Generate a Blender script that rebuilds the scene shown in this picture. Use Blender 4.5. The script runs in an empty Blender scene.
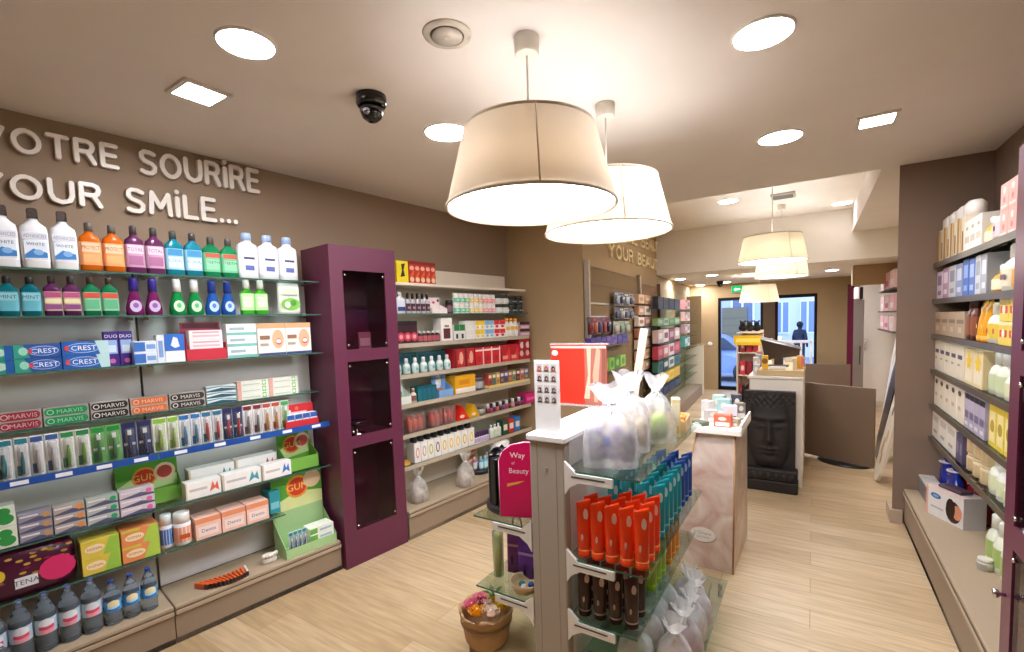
import bpy, math, random
from mathutils import Vector, Matrix
random.seed(7)
SC = bpy.context.scene
COL = SC.collection
R = math.radians
# ------------------------------------------------------------------ camera
FPX, PX, PY, HC = 467.6, 516.8, 355.3, 1.60
def _rot():
    a, b, c = R(3.9385), R(32.4219), R(-1.8371)
    rx = Matrix(((1, 0, 0), (0, math.cos(a), -math.sin(a)), (0, math.sin(a), math.cos(a))))
    ry = Matrix(((math.cos(b), 0, math.sin(b)), (0, 1, 0), (-math.sin(b), 0, math.cos(b))))
    rz = Matrix(((math.cos(c), -math.sin(c), 0), (math.sin(c), math.cos(c), 0), (0, 0, 1)))
    return rz @ rx @ ry
RM = _rot()
EYE = Vector((0, 0, HC))
def ray(x, y):
    w = RM.transposed() @ Vector(((x - PX) / FPX, (y - PY) / FPX, 1))
    return Vector((w.x, w.z, -w.y))
def proj(p):
    q = Vector(p) - EYE
    w = RM @ Vector((q.x, -q.z, q.y))
    return PX + FPX * w.x / w.z, PY + FPX * w.y / w.z
def onpl(x, y, p, n):
    d = ray(x, y); n = Vector(n)
    return EYE + d * (((Vector(p) - EYE).dot(n)) / d.dot(n))
def onz(x, y, z=0.0): return onpl(x, y, (0, 0, z), (0, 0, 1))
def onx(x, y, X): return onpl(x, y, (X, 0, 0), (1, 0, 0))
def ony(x, y, Y): return onpl(x, y, (0, Y, 0), (0, 1, 0))
cd = bpy.data.cameras.new('camera'); cam = bpy.data.objects.new('camera', cd); COL.objects.link(cam)
def _w(v): return Vector((v[0], v[2], -v[1]))
_r, _d, _f = _w(RM[0]), _w(RM[1]), _w(RM[2])
m4 = Matrix((_r, -_d, -_f)).transposed().to_4x4(); m4.translation = EYE
cam.matrix_world = m4
cd.sensor_width = 36; cd.sensor_fit = 'HORIZONTAL'; cd.lens = FPX / 1024 * 36
cd.shift_x = -(PX - 512) / 1024; cd.shift_y = (PY - 326) / 1024
cd.clip_start = .05; cd.clip_end = 200
SC.camera = cam
# ------------------------------------------------------------------ materials
def lin(h):
    h = h.lstrip('#'); o = []
    for i in (0, 2, 4):
        c = int(h[i:i + 2], 16) / 255
        o.append(c / 12.92 if c <= .04045 else ((c + .055) / 1.055) ** 2.4)
    return (o[0], o[1], o[2], 1)
_M = {}
def _new(name):
    m = bpy.data.materials.new(name); m.use_nodes = True
    nt = m.node_tree; nt.nodes.clear()
    out = nt.nodes.new('ShaderNodeOutputMaterial')
    return m, nt, out
def m(h, kind='card', **k):
    key = (h, kind, tuple(sorted(k.items())))
    if key in _M: return _M[key]
    c = lin(h)
    mat, nt, out = _new(kind + '_' + h.lstrip('#'))
    N = nt.nodes.new; L = nt.links.new
    if kind == 'emit':
        e = N('ShaderNodeEmission'); e.inputs[0].default_value = c; e.inputs[1].default_value = k.get('s', 1)
        L(e.outputs[0], out.inputs[0])
    elif kind in ('clear', 'liquid', 'cello', 'organza'):
        tr = N('ShaderNodeBsdfTransparent'); tr.inputs[0].default_value = c
        gl = N('ShaderNodeBsdfGlossy'); gl.inputs['Roughness'].default_value = k.get('r', .06)
        lw = N('ShaderNodeLayerWeight'); lw.inputs[0].default_value = k.get('f', .25)
        a = tr.outputs[0]
        mixv = {'clear': 0.0, 'liquid': .62, 'cello': .2, 'organza': .5}[kind]
        mixv = k.get('mix', mixv)
        if mixv:
            df = N('ShaderNodeBsdfDiffuse'); df.inputs[0].default_value = c
            if kind in ('organza', 'cello'):
                tr.inputs[0].default_value = (1, 1, 1, 1); d1 = df; tl = N('ShaderNodeBsdfTranslucent'); tl.inputs[0].default_value = c
                df = N('ShaderNodeMixShader'); df.inputs[0].default_value = .45; L(d1.outputs[0], df.inputs[1]); L(tl.outputs[0], df.inputs[2])
            mx = N('ShaderNodeMixShader'); mx.inputs[0].default_value = mixv
            L(tr.outputs[0], mx.inputs[1]); L(df.outputs[0], mx.inputs[2]); a = mx.outputs[0]
            if kind in ('organza', 'cello'):
                nz = N('ShaderNodeTexNoise'); nz.inputs['Scale'].default_value = 22 if kind == 'organza' else 16
                rp = N('ShaderNodeMapRange'); rp.inputs[1].default_value = .35; rp.inputs[2].default_value = .7
                rp.inputs[3].default_value = mixv * .75; rp.inputs[4].default_value = min(.95, mixv * 1.3)
                tc = N('ShaderNodeTexCoord'); L(tc.outputs['Object'], nz.inputs['Vector'])
                L(nz.outputs[0], rp.inputs[0]); L(rp.outputs[0], mx.inputs[0])
        m2 = N('ShaderNodeMixShader')
        mr = N('ShaderNodeMath'); mr.operation = 'MULTIPLY'; mr.inputs[1].default_value = k.get('g', .6)
        L(lw.outputs['Fresnel'], mr.inputs[0]); L(mr.outputs[0], m2.inputs[0])
        L(a, m2.inputs[1]); L(gl.outputs[0], m2.inputs[2]); L(m2.outputs[0], out.inputs[0])
    elif kind == 'water':
        b = N('ShaderNodeBsdfPrincipled'); b.inputs['Base Color'].default_value = c; b.inputs['Roughness'].default_value = .03; b.inputs['IOR'].default_value = 1.25
        b.inputs['Transmission Weight'].default_value = .87; L(b.outputs[0], out.inputs[0])
        tc = N('ShaderNodeTexCoord'); wv = N('ShaderNodeTexWave'); wv.bands_direction = 'Z'; wv.inputs['Scale'].default_value = 9; L(tc.outputs['Object'], wv.inputs['Vector'])
        bp = N('ShaderNodeBump'); bp.inputs['Strength'].default_value = .35; bp.inputs['Distance'].default_value = .004; L(wv.outputs['Fac'], bp.inputs['Height']); L(bp.outputs[0], b.inputs['Normal'])
    elif kind == 'shade':
        df = N('ShaderNodeBsdfDiffuse'); df.inputs[0].default_value = c
        tl = N('ShaderNodeBsdfTranslucent'); tl.inputs[0].default_value = c
        nz = N('ShaderNodeTexWave'); nz.inputs['Scale'].default_value = 40; nz.bands_direction = 'Z'
        tc = N('ShaderNodeTexCoord'); L(tc.outputs['Object'], nz.inputs['Vector'])
        bp = N('ShaderNodeBump'); bp.inputs['Strength'].default_value = .05; L(nz.outputs['Fac'], bp.inputs['Height'])
        L(bp.outputs[0], df.inputs['Normal'])
        mx = N('ShaderNodeMixShader'); mx.inputs[0].default_value = k.get('t', .5)
        L(df.outputs[0], mx.inputs[1]); L(tl.outputs[0], mx.inputs[2]); L(mx.outputs[0], out.inputs[0])
    else:
        b = N('ShaderNodeBsdfPrincipled'); L(b.outputs[0], out.inputs[0])
        rough = {'card': .5, 'plastic': .3, 'gloss': .15, 'matte': .85, 'metal': .3, 'chrome': .12, 'wall': .9, 'fabric': .95, 'wood': .5}[kind]
        b.inputs['Roughness'].default_value = k.get('r', rough)
        b.inputs['Metallic'].default_value = 1 if kind in ('metal', 'chrome') else 0
        amp = {'wall': .05, 'wood': .16, 'fabric': .12}.get(kind, .05); sc = {'wall': 3, 'wood': 6, 'fabric': 60}.get(kind, 25)
        nz = N('ShaderNodeTexNoise'); nz.inputs['Scale'].default_value = k.get('sc', sc); nz.inputs['Detail'].default_value = 3
        tc = N('ShaderNodeTexCoord')
        if kind == 'wood':
            mp = N('ShaderNodeMapping'); mp.inputs['Scale'].default_value = (1, 8, 1)
            L(tc.outputs['Object'], mp.inputs[0]); L(mp.outputs[0], nz.inputs['Vector'])
        else: L(tc.outputs['Object'], nz.inputs['Vector'])
        mr = N('ShaderNodeMapRange'); mr.inputs[3].default_value = 1 - k.get('amp', amp); mr.inputs[4].default_value = 1 + k.get('amp', amp)
        L(nz.outputs[0], mr.inputs[0])
        vm = N('ShaderNodeVectorMath'); vm.operation = 'SCALE'; vm.inputs[0].default_value = c[:3]
        L(mr.outputs[0], vm.inputs['Scale']); L(vm.outputs[0], b.inputs['Base Color'])
        if k.get('bump'):
            bp = N('ShaderNodeBump'); bp.inputs['Strength'].default_value = k['bump']; bp.inputs['Distance'].default_value = .01
            L(nz.outputs[0], bp.inputs['Height']); L(bp.outputs[0], b.inputs['Normal'])
    _M[key] = mat
    return mat
def floor_mat():
    mat, nt, out = _new('oak_planks'); N = nt.nodes.new; L = nt.links.new
    b = N('ShaderNodeBsdfPrincipled'); b.inputs['Roughness'].default_value = .42; L(b.outputs[0], out.inputs[0])
    tc = N('ShaderNodeTexCoord'); br = N('ShaderNodeTexBrick')
    br.offset = .37; br.inputs['Scale'].default_value = 1; br.inputs['Brick Width'].default_value = 1.25; br.inputs['Row Height'].default_value = .18
    br.inputs['Mortar Size'].default_value = .0025; br.inputs['Bias'].default_value = 0
    br.inputs['Color1'].default_value = lin('#c8b08c'); br.inputs['Color2'].default_value = lin('#b39871'); br.inputs['Mortar'].default_value = lin('#a98e68')
    L(tc.outputs['Object'], br.inputs['Vector'])
    mp = N('ShaderNodeMapping'); mp.inputs['Scale'].default_value = (1.2, 14, 1); L(tc.outputs['Object'], mp.inputs[0])
    nz = N('ShaderNodeTexNoise'); nz.inputs['Scale'].default_value = 3; nz.inputs['Detail'].default_value = 6; L(mp.outputs[0], nz.inputs['Vector'])
    mr = N('ShaderNodeMapRange'); mr.inputs[1].default_value = .3; mr.inputs[2].default_value = .7; mr.inputs[3].default_value = .78; mr.inputs[4].default_value = 1.12
    L(nz.outputs[0], mr.inputs[0])
    vm = N('ShaderNodeVectorMath'); vm.operation = 'SCALE'; L(br.outputs[0], vm.inputs[0]); L(mr.outputs[0], vm.inputs['Scale'])
    L(vm.outputs[0], b.inputs['Base Color'])
    return mat
def marble_mat():
    mat, nt, out = _new('pink_marble_paper'); N = nt.nodes.new; L = nt.links.new
    b = N('ShaderNodeBsdfPrincipled'); b.inputs['Roughness'].default_value = .3; L(b.outputs[0], out.inputs[0])
    tc = N('ShaderNodeTexCoord'); nz = N('ShaderNodeTexNoise'); nz.inputs['Scale'].default_value = 4; nz.inputs['Detail'].default_value = 8; nz.inputs['Distortion'].default_value = 1.5
    L(tc.outputs['Object'], nz.inputs['Vector'])
    cr = N('ShaderNodeValToRGB'); e = cr.color_ramp.elements
    e[0].position = .3; e[0].color = lin('#bc9484'); e[1].position = .68; e[1].color = lin('#e2d6ca')
    x = cr.color_ramp.elements.new(.5); x.color = lin('#d2bcac')
    L(nz.outputs[0], cr.inputs[0]); L(cr.outputs[0], b.inputs['Base Color'])
    return mat
# ------------------------------------------------------------------ mesh builder
_TXT = {}
def text_geo(s):
    if s not in _TXT:
        cu = bpy.data.curves.new('t', 'FONT'); cu.body = s; cu.resolution_u = 2; cu.fill_mode = 'FRONT'
        ob = bpy.data.objects.new('t', cu)
        me = bpy.data.meshes.new_from_object(ob)
        vs = [(v.co.x, v.co.y) for v in me.vertices]; fs = [tuple(p.vertices) for p in me.polygons]
        bpy.data.meshes.remove(me); bpy.data.objects.remove(ob); bpy.data.curves.remove(cu)
        x0 = min(v[0] for v in vs); x1 = max(v[0] for v in vs); y0 = min(v[1] for v in vs); y1 = max(v[1] for v in vs)
        _TXT[s] = ([((v[0] - (x0 + x1) / 2) / (y1 - y0), (v[1] - (y0 + y1) / 2) / (y1 - y0)) for v in vs], fs, (x1 - x0) / (y1 - y0))
    return _TXT[s]
def sup(w, d, p, n, a0=0.0, a1=2 * math.pi, closed=True):
    o = []
    for i in range(n):
        t = a0 + (a1 - a0) * i / (n if closed else n - 1)
        c, s = math.cos(t), math.sin(t)
        o.append((w / 2 * math.copysign(abs(c) ** (2 / p), c), d / 2 * math.copysign(abs(s) ** (2 / p), s)))
    return o
class MB:
    def __init__(s): s.v = []; s.f = []; s.mi = []; s.sm = []; s.mats = []; s.T = None
    def mat(s, mt):
        if mt not in s.mats: s.mats.append(mt)
        return s.mats.index(mt)
    def add(s, vs, fs, mt, smooth=False):
        o = len(s.v); i = s.mat(mt)
        s.v += [tuple(s.T @ Vector(v)) if s.T else tuple(v) for v in vs]
        for f in fs: s.f.append(tuple(o + k for k in f)); s.mi.append(i); s.sm.append(smooth)
        return s
    def box(s, x0, x1, y0, y1, z0, z1, mt, top=None, c=0.0, front=None):
        if c:
            r = lambda z, k: (z, x0 + k, x1 - k, y0 + k, y1 - k)
            rs = [r(z0, c), r(z0 + c, 0), r(z1 - c, 0), r(z1, c)]
            vs = []; fs = []
            for (z, a, b, p, q) in rs:
                e = c
                vs += [(a + e, p, z), (b - e, p, z), (b, p + e, z), (b, q - e, z), (b - e, q, z), (a + e, q, z), (a, q - e, z), (a, p + e, z)]
            for k in range(3):
                for i in range(8): fs.append((k * 8 + i, k * 8 + (i + 1) % 8, k * 8 + 8 + (i + 1) % 8, k * 8 + 8 + i))
            fs += [tuple(range(7, -1, -1)), tuple(range(24, 32))]
            return s.add(vs, fs, mt)
        vs = [(x0, y0, z0), (x1, y0, z0), (x1, y1, z0), (x0, y1, z0), (x0, y0, z1), (x1, y0, z1), (x1, y1, z1), (x0, y1, z1)]
        s.add(vs, [(0, 3, 2, 1), (1, 2, 6, 5), (2, 3, 7, 6), (3, 0, 4, 7)], mt)
        s.add(vs[4:], [(0, 1, 2, 3)], top or mt)
        return s.add([vs[0], vs[1], vs[5], vs[4]], [(0, 1, 2, 3)], front or mt)
    def loft(s, rings, mt, smooth=True, caps=True, closed=True, mts=None):
        n = len(rings[0]); vs = [p for r in rings for p in r]
        for k in range(len(rings) - 1):
            fs = [(k * n + i, k * n + (i + 1) % n, (k + 1) * n + (i + 1) % n, (k + 1) * n + i) for i in range(n if closed else n - 1)]
            mm = mts[k] if mts else mt
            o = len(s.v) if k == 0 else o
            if k == 0: s.v += [tuple(s.T @ Vector(v)) if s.T else tuple(v) for v in vs]
            i_ = s.mat(mm)
            for f in fs: s.f.append(tuple(o + q for q in f)); s.mi.append(i_); s.sm.append(smooth)
        if caps:
            s.f.append(tuple(o + q for q in range(n - 1, -1, -1))); s.mi.append(s.mat(mts[0] if mts else mt)); s.sm.append(False)
            b = o + n * (len(rings) - 1)
            s.f.append(tuple(b + q for q in range(n))); s.mi.append(s.mat(mts[-1] if mts else mt)); s.sm.append(False)
        return s
    def body(s, secs, mt, n=16, mts=None, x=0, y=0):
        return s.loft([[(px + x, py + y, z) for px, py in sup(w, d, p, n)] for (z, w, d, p) in secs], mt, mts=mts)
    def lathe(s, prof, mt, n=20, x=0, y=0, caps=True, smooth=True, mts=None):
        return s.loft([[(x + r * math.cos(2 * math.pi * i / n), y + r * math.sin(2 * math.pi * i / n), z) for i in range(n)] for r, z in prof], mt, smooth, caps, mts=mts)
    def tube(s, pts, r, mt, n=8, flat=None, caps=True):
        pts = [Vector(p) for p in pts]; rings = []; up = Vector(flat) if flat else None
        for i, p in enumerate(pts):
            t = (pts[min(i + 1, len(pts) - 1)] - pts[max(i - 1, 0)]).normalized()
            a = (up if up else (Vector((0, 0, 1)) if abs(t.z) < .9 else Vector((1, 0, 0))))
            u = t.cross(a).normalized(); w = u.cross(t).normalized()
            rr = r[i] if isinstance(r, (list, tuple)) else r
            rings.append([tuple(p + u * rr * math.cos(2 * math.pi * k / n) + w * rr * math.sin(2 * math.pi * k / n)) for k in range(n)])
        return s.loft(rings, mt, caps=caps)
    def ball(s, x, y, z, r, mt, n=10, sx=1, sy=1, sz=1):
        k = max(4, n // 2)
        rings = [[(x + sx * r * math.sin(math.pi * j / k) * math.cos(2 * math.pi * i / n), y + sy * r * math.sin(math.pi * j / k) * math.sin(2 * math.pi * i / n), z - sz * r * math.cos(math.pi * j / k)) for i in range(n)] for j in range(k + 1)]
        rings[0] = [(x + (p[0] - x) * 1 + 1e-4 * math.cos(i), y + 1e-4 * math.sin(i), z - sz * r) for i, p in enumerate(rings[0])]
        rings[-1] = [(x + 1e-4 * math.cos(i), y + 1e-4 * math.sin(i), z + sz * r) for i in range(n)]
        return s.loft(rings, mt)
    def rect(s, x0, x1, z0, z1, y, mt): return s.add([(x0, y, z0), (x1, y, z0), (x1, y, z1), (x0, y, z1)], [(0, 1, 2, 3)], mt)
    def ell(s, cx, cz, rx, rz, y, mt, n=14, tilt=0):
        ct, st = math.cos(tilt), math.sin(tilt)
        vs = []
        for i in range(n):
            a, b = rx * math.cos(2 * math.pi * i / n), rz * math.sin(2 * math.pi * i / n)
            vs.append((cx + a * ct - b * st, y, cz + a * st + b * ct))
        return s.add(vs, [tuple(range(n))], mt)
    def poly(s, pts, y, mt): return s.add([(x, y, z) for x, z in pts], [tuple(range(len(pts)))], mt)
    def text(s, st, cx, cz, h, y, mt, wmax=None):
        vs, fs, w = text_geo(st)
        k = 1.0
        if wmax and w * h > wmax: k = wmax / (w * h)
        return s.add([(cx + a * h * k, y, cz + b * h) for a, b in vs], fs, mt)
    def mesh(s, name):
        me = bpy.data.meshes.new(name); me.from_pydata(s.v, [], s.f)
        for x in s.mats: me.materials.append(x)
        me.polygons.foreach_set('material_index', s.mi); me.polygons.foreach_set('use_smooth', s.sm)
        me.update(); return me
# ------------------------------------------------------------------ objects
USED = set()
def tag(o, label=None, cat=None, group=None, kind=None):
    if label: o['label'] = label
    if cat: o['category'] = cat
    if group: o['group'] = group
    if kind: o['kind'] = kind
    return o
def obj(name, me, parent=None, loc=None, rotz=0):
    if isinstance(me, MB): me = me.mesh(name)
    o = bpy.data.objects.new(name, me); COL.objects.link(o)
    if parent: o.parent = parent
    if loc is not None: o.location = loc
    o.rotation_euler = (0, 0, rotz)
    return o
def thing(name, parts, label, cat, loc=(0, 0, 0), rotz=0, group=None):
    """parts: [(part_name, mesh[, label[, subparts]])]; one entry without a part name = a one mesh thing"""
    if len(parts) == 1 and len(parts[0]) < 4:
        o = obj(name, parts[0][1], None, loc, rotz)
    else:
        o = bpy.data.objects.new(name, None); COL.objects.link(o); o.empty_display_size = .05
        o.location = loc; o.rotation_euler = (0, 0, rotz)
        for p in parts:
            c = obj(p[0], p[1], o)
            if len(p) > 2 and p[2]: c['label'] = p[2]
            if len(p) > 3:
                for q in p[3]: obj(q[0], q[1], c)
    return tag(o, label, cat, group)
def struct(name, mb): return tag(obj(name, mb), kind='structure')
ORD = 'first second third fourth fifth sixth seventh eighth ninth tenth eleventh twelfth thirteenth fourteenth fifteenth sixteenth seventeenth eighteenth nineteenth twentieth'.split()
def o_(i): 
    return ORD[i - 1] if i <= 20 else ('twenty-' + ORD[i - 21] if i < 30 else 'thirtieth' if i == 30 else 'thirty-' + ORD[i - 31])
# frames: a shelf run seen from the aisle.  t runs to the viewer's right, off runs into the wall
class Fr:
    def __init__(s, O, r):
        s.O = Vector((O[0], O[1], 0)); s.r = Vector((r[0], r[1], 0)).normalized()
        s.a = Vector((s.r.y, -s.r.x, 0)); s.rz = math.atan2(s.r.y, s.r.x)
    def P(s, t, off, z): 
        q = s.O + s.r * t - s.a * off; q.z = z; return q
    def t(s, x, z, off):
        lo, hi = -3.0, 9.0
        f = lambda t: proj(s.P(t, off, z))[0] - x
        a, b = s.lim
        for _ in range(60):
            mid = (a + b) / 2
            if f(mid) > 0: b = mid
            else: a = mid
        return (a + b) / 2
    def z(s, x, y, off):
        return onpl(x, y, s.O - s.a * off, s.a).z
U1 = Fr((-2.625, 1.90), (.1424, .9898)); U1.lim = (-2.2, 1.5)
U2 = Fr((-2.527, 2.40), (.106, .994)); U2.lim = (-.5, 4)
RU = Fr((.58, 4.40), (0, -1)); RU.lim = (-1, 3.2)
WU = Fr((-1.93, 4.32), (-.06, .998)); WU.lim = (-1, 8)
_CACHE = {}
def q2(v, s=.002): return round(round(v / s) * s, 4)
def row(fr, off, z, x0, x1, n, ytop, maker, name, label, cat, group=None, gap=.06, tiers=1, h=None, yx=None, frm='r', rot=0.0, start=0, xz=None, dz=0.0):
    """n things side by side between picture columns x0 and x1; label may hold {o} (ordinal from the named end) and {tier}"""
    t0 = fr.t(x0, z, off); t1 = fr.t(x1, z, off)
    w = (t1 - t0) / n
    hh = h if h else (fr.z(yx if yx else (x0 + x1) / 2, ytop, off) - z)
    hh = hh / tiers
    ww, hq = q2(w * (1 - gap)), q2(hh - .001)
    key = (maker, ww, hq)
    if key not in _CACHE:
        parts, d = maker(ww, hq)
        _CACHE[key] = ([(p[0], p[1].mesh(p[0] if len(parts) > 1 else name)) + tuple(p[2:]) for p in parts], d)
    parts, d = _CACHE[key]
    out = []
    for k in range(tiers):
        for i in range(n):
            num = (n - i if frm == 'r' else i + 1) + start
            tier = ('' if tiers == 1 else ['lower', 'upper'][k] if tiers == 2 else ['bottom', 'middle', 'top'][k])
            p = fr.P(t0 + (i + .5) * w, off + d / 2, z + .001 + k * hh + dz)
            lb = label.format(o=o_(num), tier=tier) if isinstance(label, str) else label[k * n + i]
            out.append(thing(name, parts, lb, cat, p, fr.rz + rot, group))
    return out
# ------------------------------------------------------------------ product makers (w, h) -> parts, depth
def gfx(b, w, h, y, items, z0=0.0):
    for k, g in enumerate(items):
        yy = y - .0004 * (k + 1)
        c = m(g[-1], 'card')
        if g[0] == 'r': b.rect((g[1] - .5) * w, (g[2] - .5) * w, z0 + g[3] * h, z0 + g[4] * h, yy, c)
        elif g[0] == 'e': b.ell((g[1] - .5) * w, z0 + g[2] * h, g[3] * w, g[4] * h, yy, c)
        elif g[0] == 'c': b.ell((g[1] - .5) * w, z0 + g[2] * h, g[3] * h, g[3] * h, yy, c)
        elif g[0] == 't': b.text(g[1], (g[2] - .5) * w, z0 + g[3] * h, g[4] * h, yy, c, w * .9)
        elif g[0] == 'p': b.poly([((px - .5) * w, z0 + pz * h) for px, pz in g[1]], yy, c)
def carton(col, gx=(), d=.06, top=None, kind='card'):
    def f(w, h):
        b = MB(); dd = d
        b.box(-w / 2, w / 2, -dd / 2, dd / 2, 0, h, m(col, kind), top=m(top, kind) if top else None, c=0 if top else min(.0012, h * .05))
        gfx(b, w, h, -dd / 2, gx)
        return [('carton', b)], dd
    return f
def neck_cap(b, r, z0, z1, mt, n=12): b.lathe([(r, z0), (r, z1 - .1 * (z1 - z0)), (r * .85, z1)], mt, n)
def rect_bottle(body, cap, lab, gx=(), dr=.5, kind='liquid', capkind='plastic', sh=.70, capw=.42, l0=.12, l1=.6, shoulder=.1):
    def f(w, h):
        d = min(w * dr * 1.15, .16) if w > .05 else w * .8
        b = MB(); n = 16
        b.body([(0, w * .9, d * .9, 4), (h * .02, w, d, 4), (h * (sh - .06), w, d, 4), (h * sh, w * .93, d * .9, 3.5), (h * (sh + shoulder * .6), w * .55, d * .62, 2.5), (h * (sh + shoulder), w * capw * .9, w * capw * .9, 2), (h * (sh + shoulder + .03), w * capw * .9, w * capw * .9, 2)], m(body, kind), n)
        c = MB(); c.body([(h * (sh + shoulder + .02), w * capw, w * capw, 2), (h * .975, w * capw * .96, w * capw * .96, 2), (h, w * capw * .8, w * capw * .8, 2)], m(cap, capkind), 12)
        parts = [('bottle_body', b), ('cap', c)]
        if lab:
            l = MB(); pts = sup(w * 1.015, d * 1.03, 4, 12, math.pi, 2 * math.pi, False)
            l.loft([[(x, y, h * l0) for x, y in pts], [(x, y, h * l1) for x, y in pts]], m(lab, 'card'), caps=False, closed=False)
            gfx(l, w * .9, h * (l1 - l0), -d * .515 - .0005, gx, h * l0)
            parts.append(('label', l))
        return parts, d * 1.04
    return f
def cone_bottle(body, cap, lab, gx=(), kind='liquid'):
    def f(w, h):
        d = w * .75; b = MB()
        b.body([(0, w * .9, d * .9, 2.6), (h * .03, w, d, 2.6), (h * .2, w, d, 2.6), (h * .45, w * .72, d * .75, 2.4), (h * .6, w * .5, d * .62, 2.2), (h * .66, w * .46, w * .46, 2)], m(body, kind), 16)
        c = MB(); c.body([(h * .64, w * .56, w * .56, 2), (h * .95, w * .5, w * .5, 2), (h, w * .42, w * .42, 2)], m(cap, 'plastic'), 12)
        l = MB(); l.ell(0, h * .24, w * .33, h * .16, -d * .5 - .0012, m(lab)); gfx(l, w, h, -d * .5 - .0014, gx)
        return [('bottle_body', b), ('cap', c), ('label', l)], d * 1.02
    return f
def round_jar(body, cap, lab=None, gx=(), capf=.3, r=1.0, kind='plastic'):
    def f(w, h):
        b = MB(); hb = h * (1 - capf); rr = w / 2
        b.lathe([(rr * .92, 0), (rr, h * .03), (rr, hb * .93), (rr * .8, hb)], m(body, kind), 14)
        c = MB(); c.lathe([(rr * .92 * r, hb * .97), (rr * .92 * r, h * .97), (rr * .8 * r, h)], m(cap, 'plastic'), 14)
        parts = [('jar', b), ('lid', c)]
        if lab:
            l = MB(); pts = [(rr * 1.01 * math.cos(a), rr * 1.01 * math.sin(a)) for a in [math.pi * (1 + i / 8) for i in range(9)]]
            l.loft([[(x, y, hb * .15) for x, y in pts], [(x, y, hb * .82) for x, y in pts]], m(lab), caps=False, closed=False)
            gfx(l, w, hb, -rr * 1.02, gx)
            parts.append(('label', l))
        return parts, w * 1.02
    return f
def pump_bottle(body, cap, lab=None, gx=(), wide=1.0):
    def f(w, h):
        d = w * .8; b = MB()
        b.body([(0, w * .9, d * .9, 2.5), (h * .02, w, d, 2.5), (h * .5, w, d, 2.5), (h * .62, w * .8, d * .8, 2.3), (h * .7, w * .4, w * .4, 2), (h * .72, w * .4, w * .4, 2)], m(body, 'plastic'), 14)
        c = MB(); c.lathe([(w * .24, h * .71), (w * .24, h * .95), (w * .18, h)], m(cap, 'plastic'), 12)
        parts = [('bottle_body', b), ('cap', c)]
        if lab:
            l = MB(); pts = sup(w * 1.015, d * 1.03, 2.5, 9, math.pi * 1.1, math.pi * 1.9, False)
            l.loft([[(x, y, h * .12) for x, y in pts], [(x, y, h * .48) for x, y in pts]], m(lab), caps=False, closed=False)
            gfx(l, w * .7, h * .36, -d * .515 - .0004, gx, h * .12)
            parts.append(('label', l))
        return parts, d * 1.04
    return f
def sun_tube(body, cap, lab, band):
    """tube standing on its cap, crimped slanted top"""
    def f(w, h):
        b = MB(); n = 16; rs = []
        for z, ww, dd in ((.10, .86, .80), (.16, .9, .84), (.5, .96, .66), (.8, .98, .32), (.93, 1.0, .1)):
            rs.append([(x, y, z * h) for x, y in sup(w * ww, w * dd, 2.2, n)])
        rs.append([(x, y, h * (.93 + .07 * (x / w + .5))) for x, y in sup(w * .98, w * .05, 2.2, n)])
        b.loft(rs, m(body, 'plastic'))
        c = MB(); c.lathe([(w * .44, 0), (w * .45, h * .01), (w * .45, h * .105)], m(cap, 'plastic'), 16)
        r_ = MB(); r_.lathe([(w * .455, h * .105), (w * .465, h * .118), (w * .455, h * .13)], m(band, 'plastic'), 16)
        l = MB(); l.ell(w * .1, h * .74, w * .17, h * .1, -w * .235, m(lab)); l2 = MB(); l2.ell(-w * .2, h * .36, w * .08, h * .06, -w * .405, m(lab))
        return [('tube', b), ('cap', c), ('cap_band', r_), ('label', l), ('label', l2)], w * .92
    return f
def brush_pack(cl, accent, card):
    """toothbrush blister pack: printed card, clear bubble, brush"""
    def f(w, h):
        b = MB(); d = .022
        b.box(-w / 2, w / 2, .006, .011, 0, h, m(card, 'card'))
        gfx(b, w, h, .006, [('r', .05, .95, .84, .97, accent), ('r', .08, .4, .05, .3, accent), ('r', .1, .9, .35, .42, '#ffffff')])
        c = MB(); c.body([(h * .06, w * .7, .016, 4), (h * .8, w * .7, .016, 4), (h * .84, w * .5, .01, 4)], m('#f4f6f6', 'cello', mix=.12), 12, y=-.003)
        t = MB(); t.tube([(0, -.004, h * .09), (0, -.002, h * .4), (0, -.004, h * .62), (0, -.004, h * .80)], [w * .12, w * .17, w * .09, w * .1], m(cl, 'plastic'), 6)
        t.box(-w * .14, w * .14, -.0095, -.004, h * .65, h * .79, m('#f2f4f4', 'plastic'))
        return [('card', b), ('toothbrush', t), ('blister', c)], d
    return f
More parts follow.
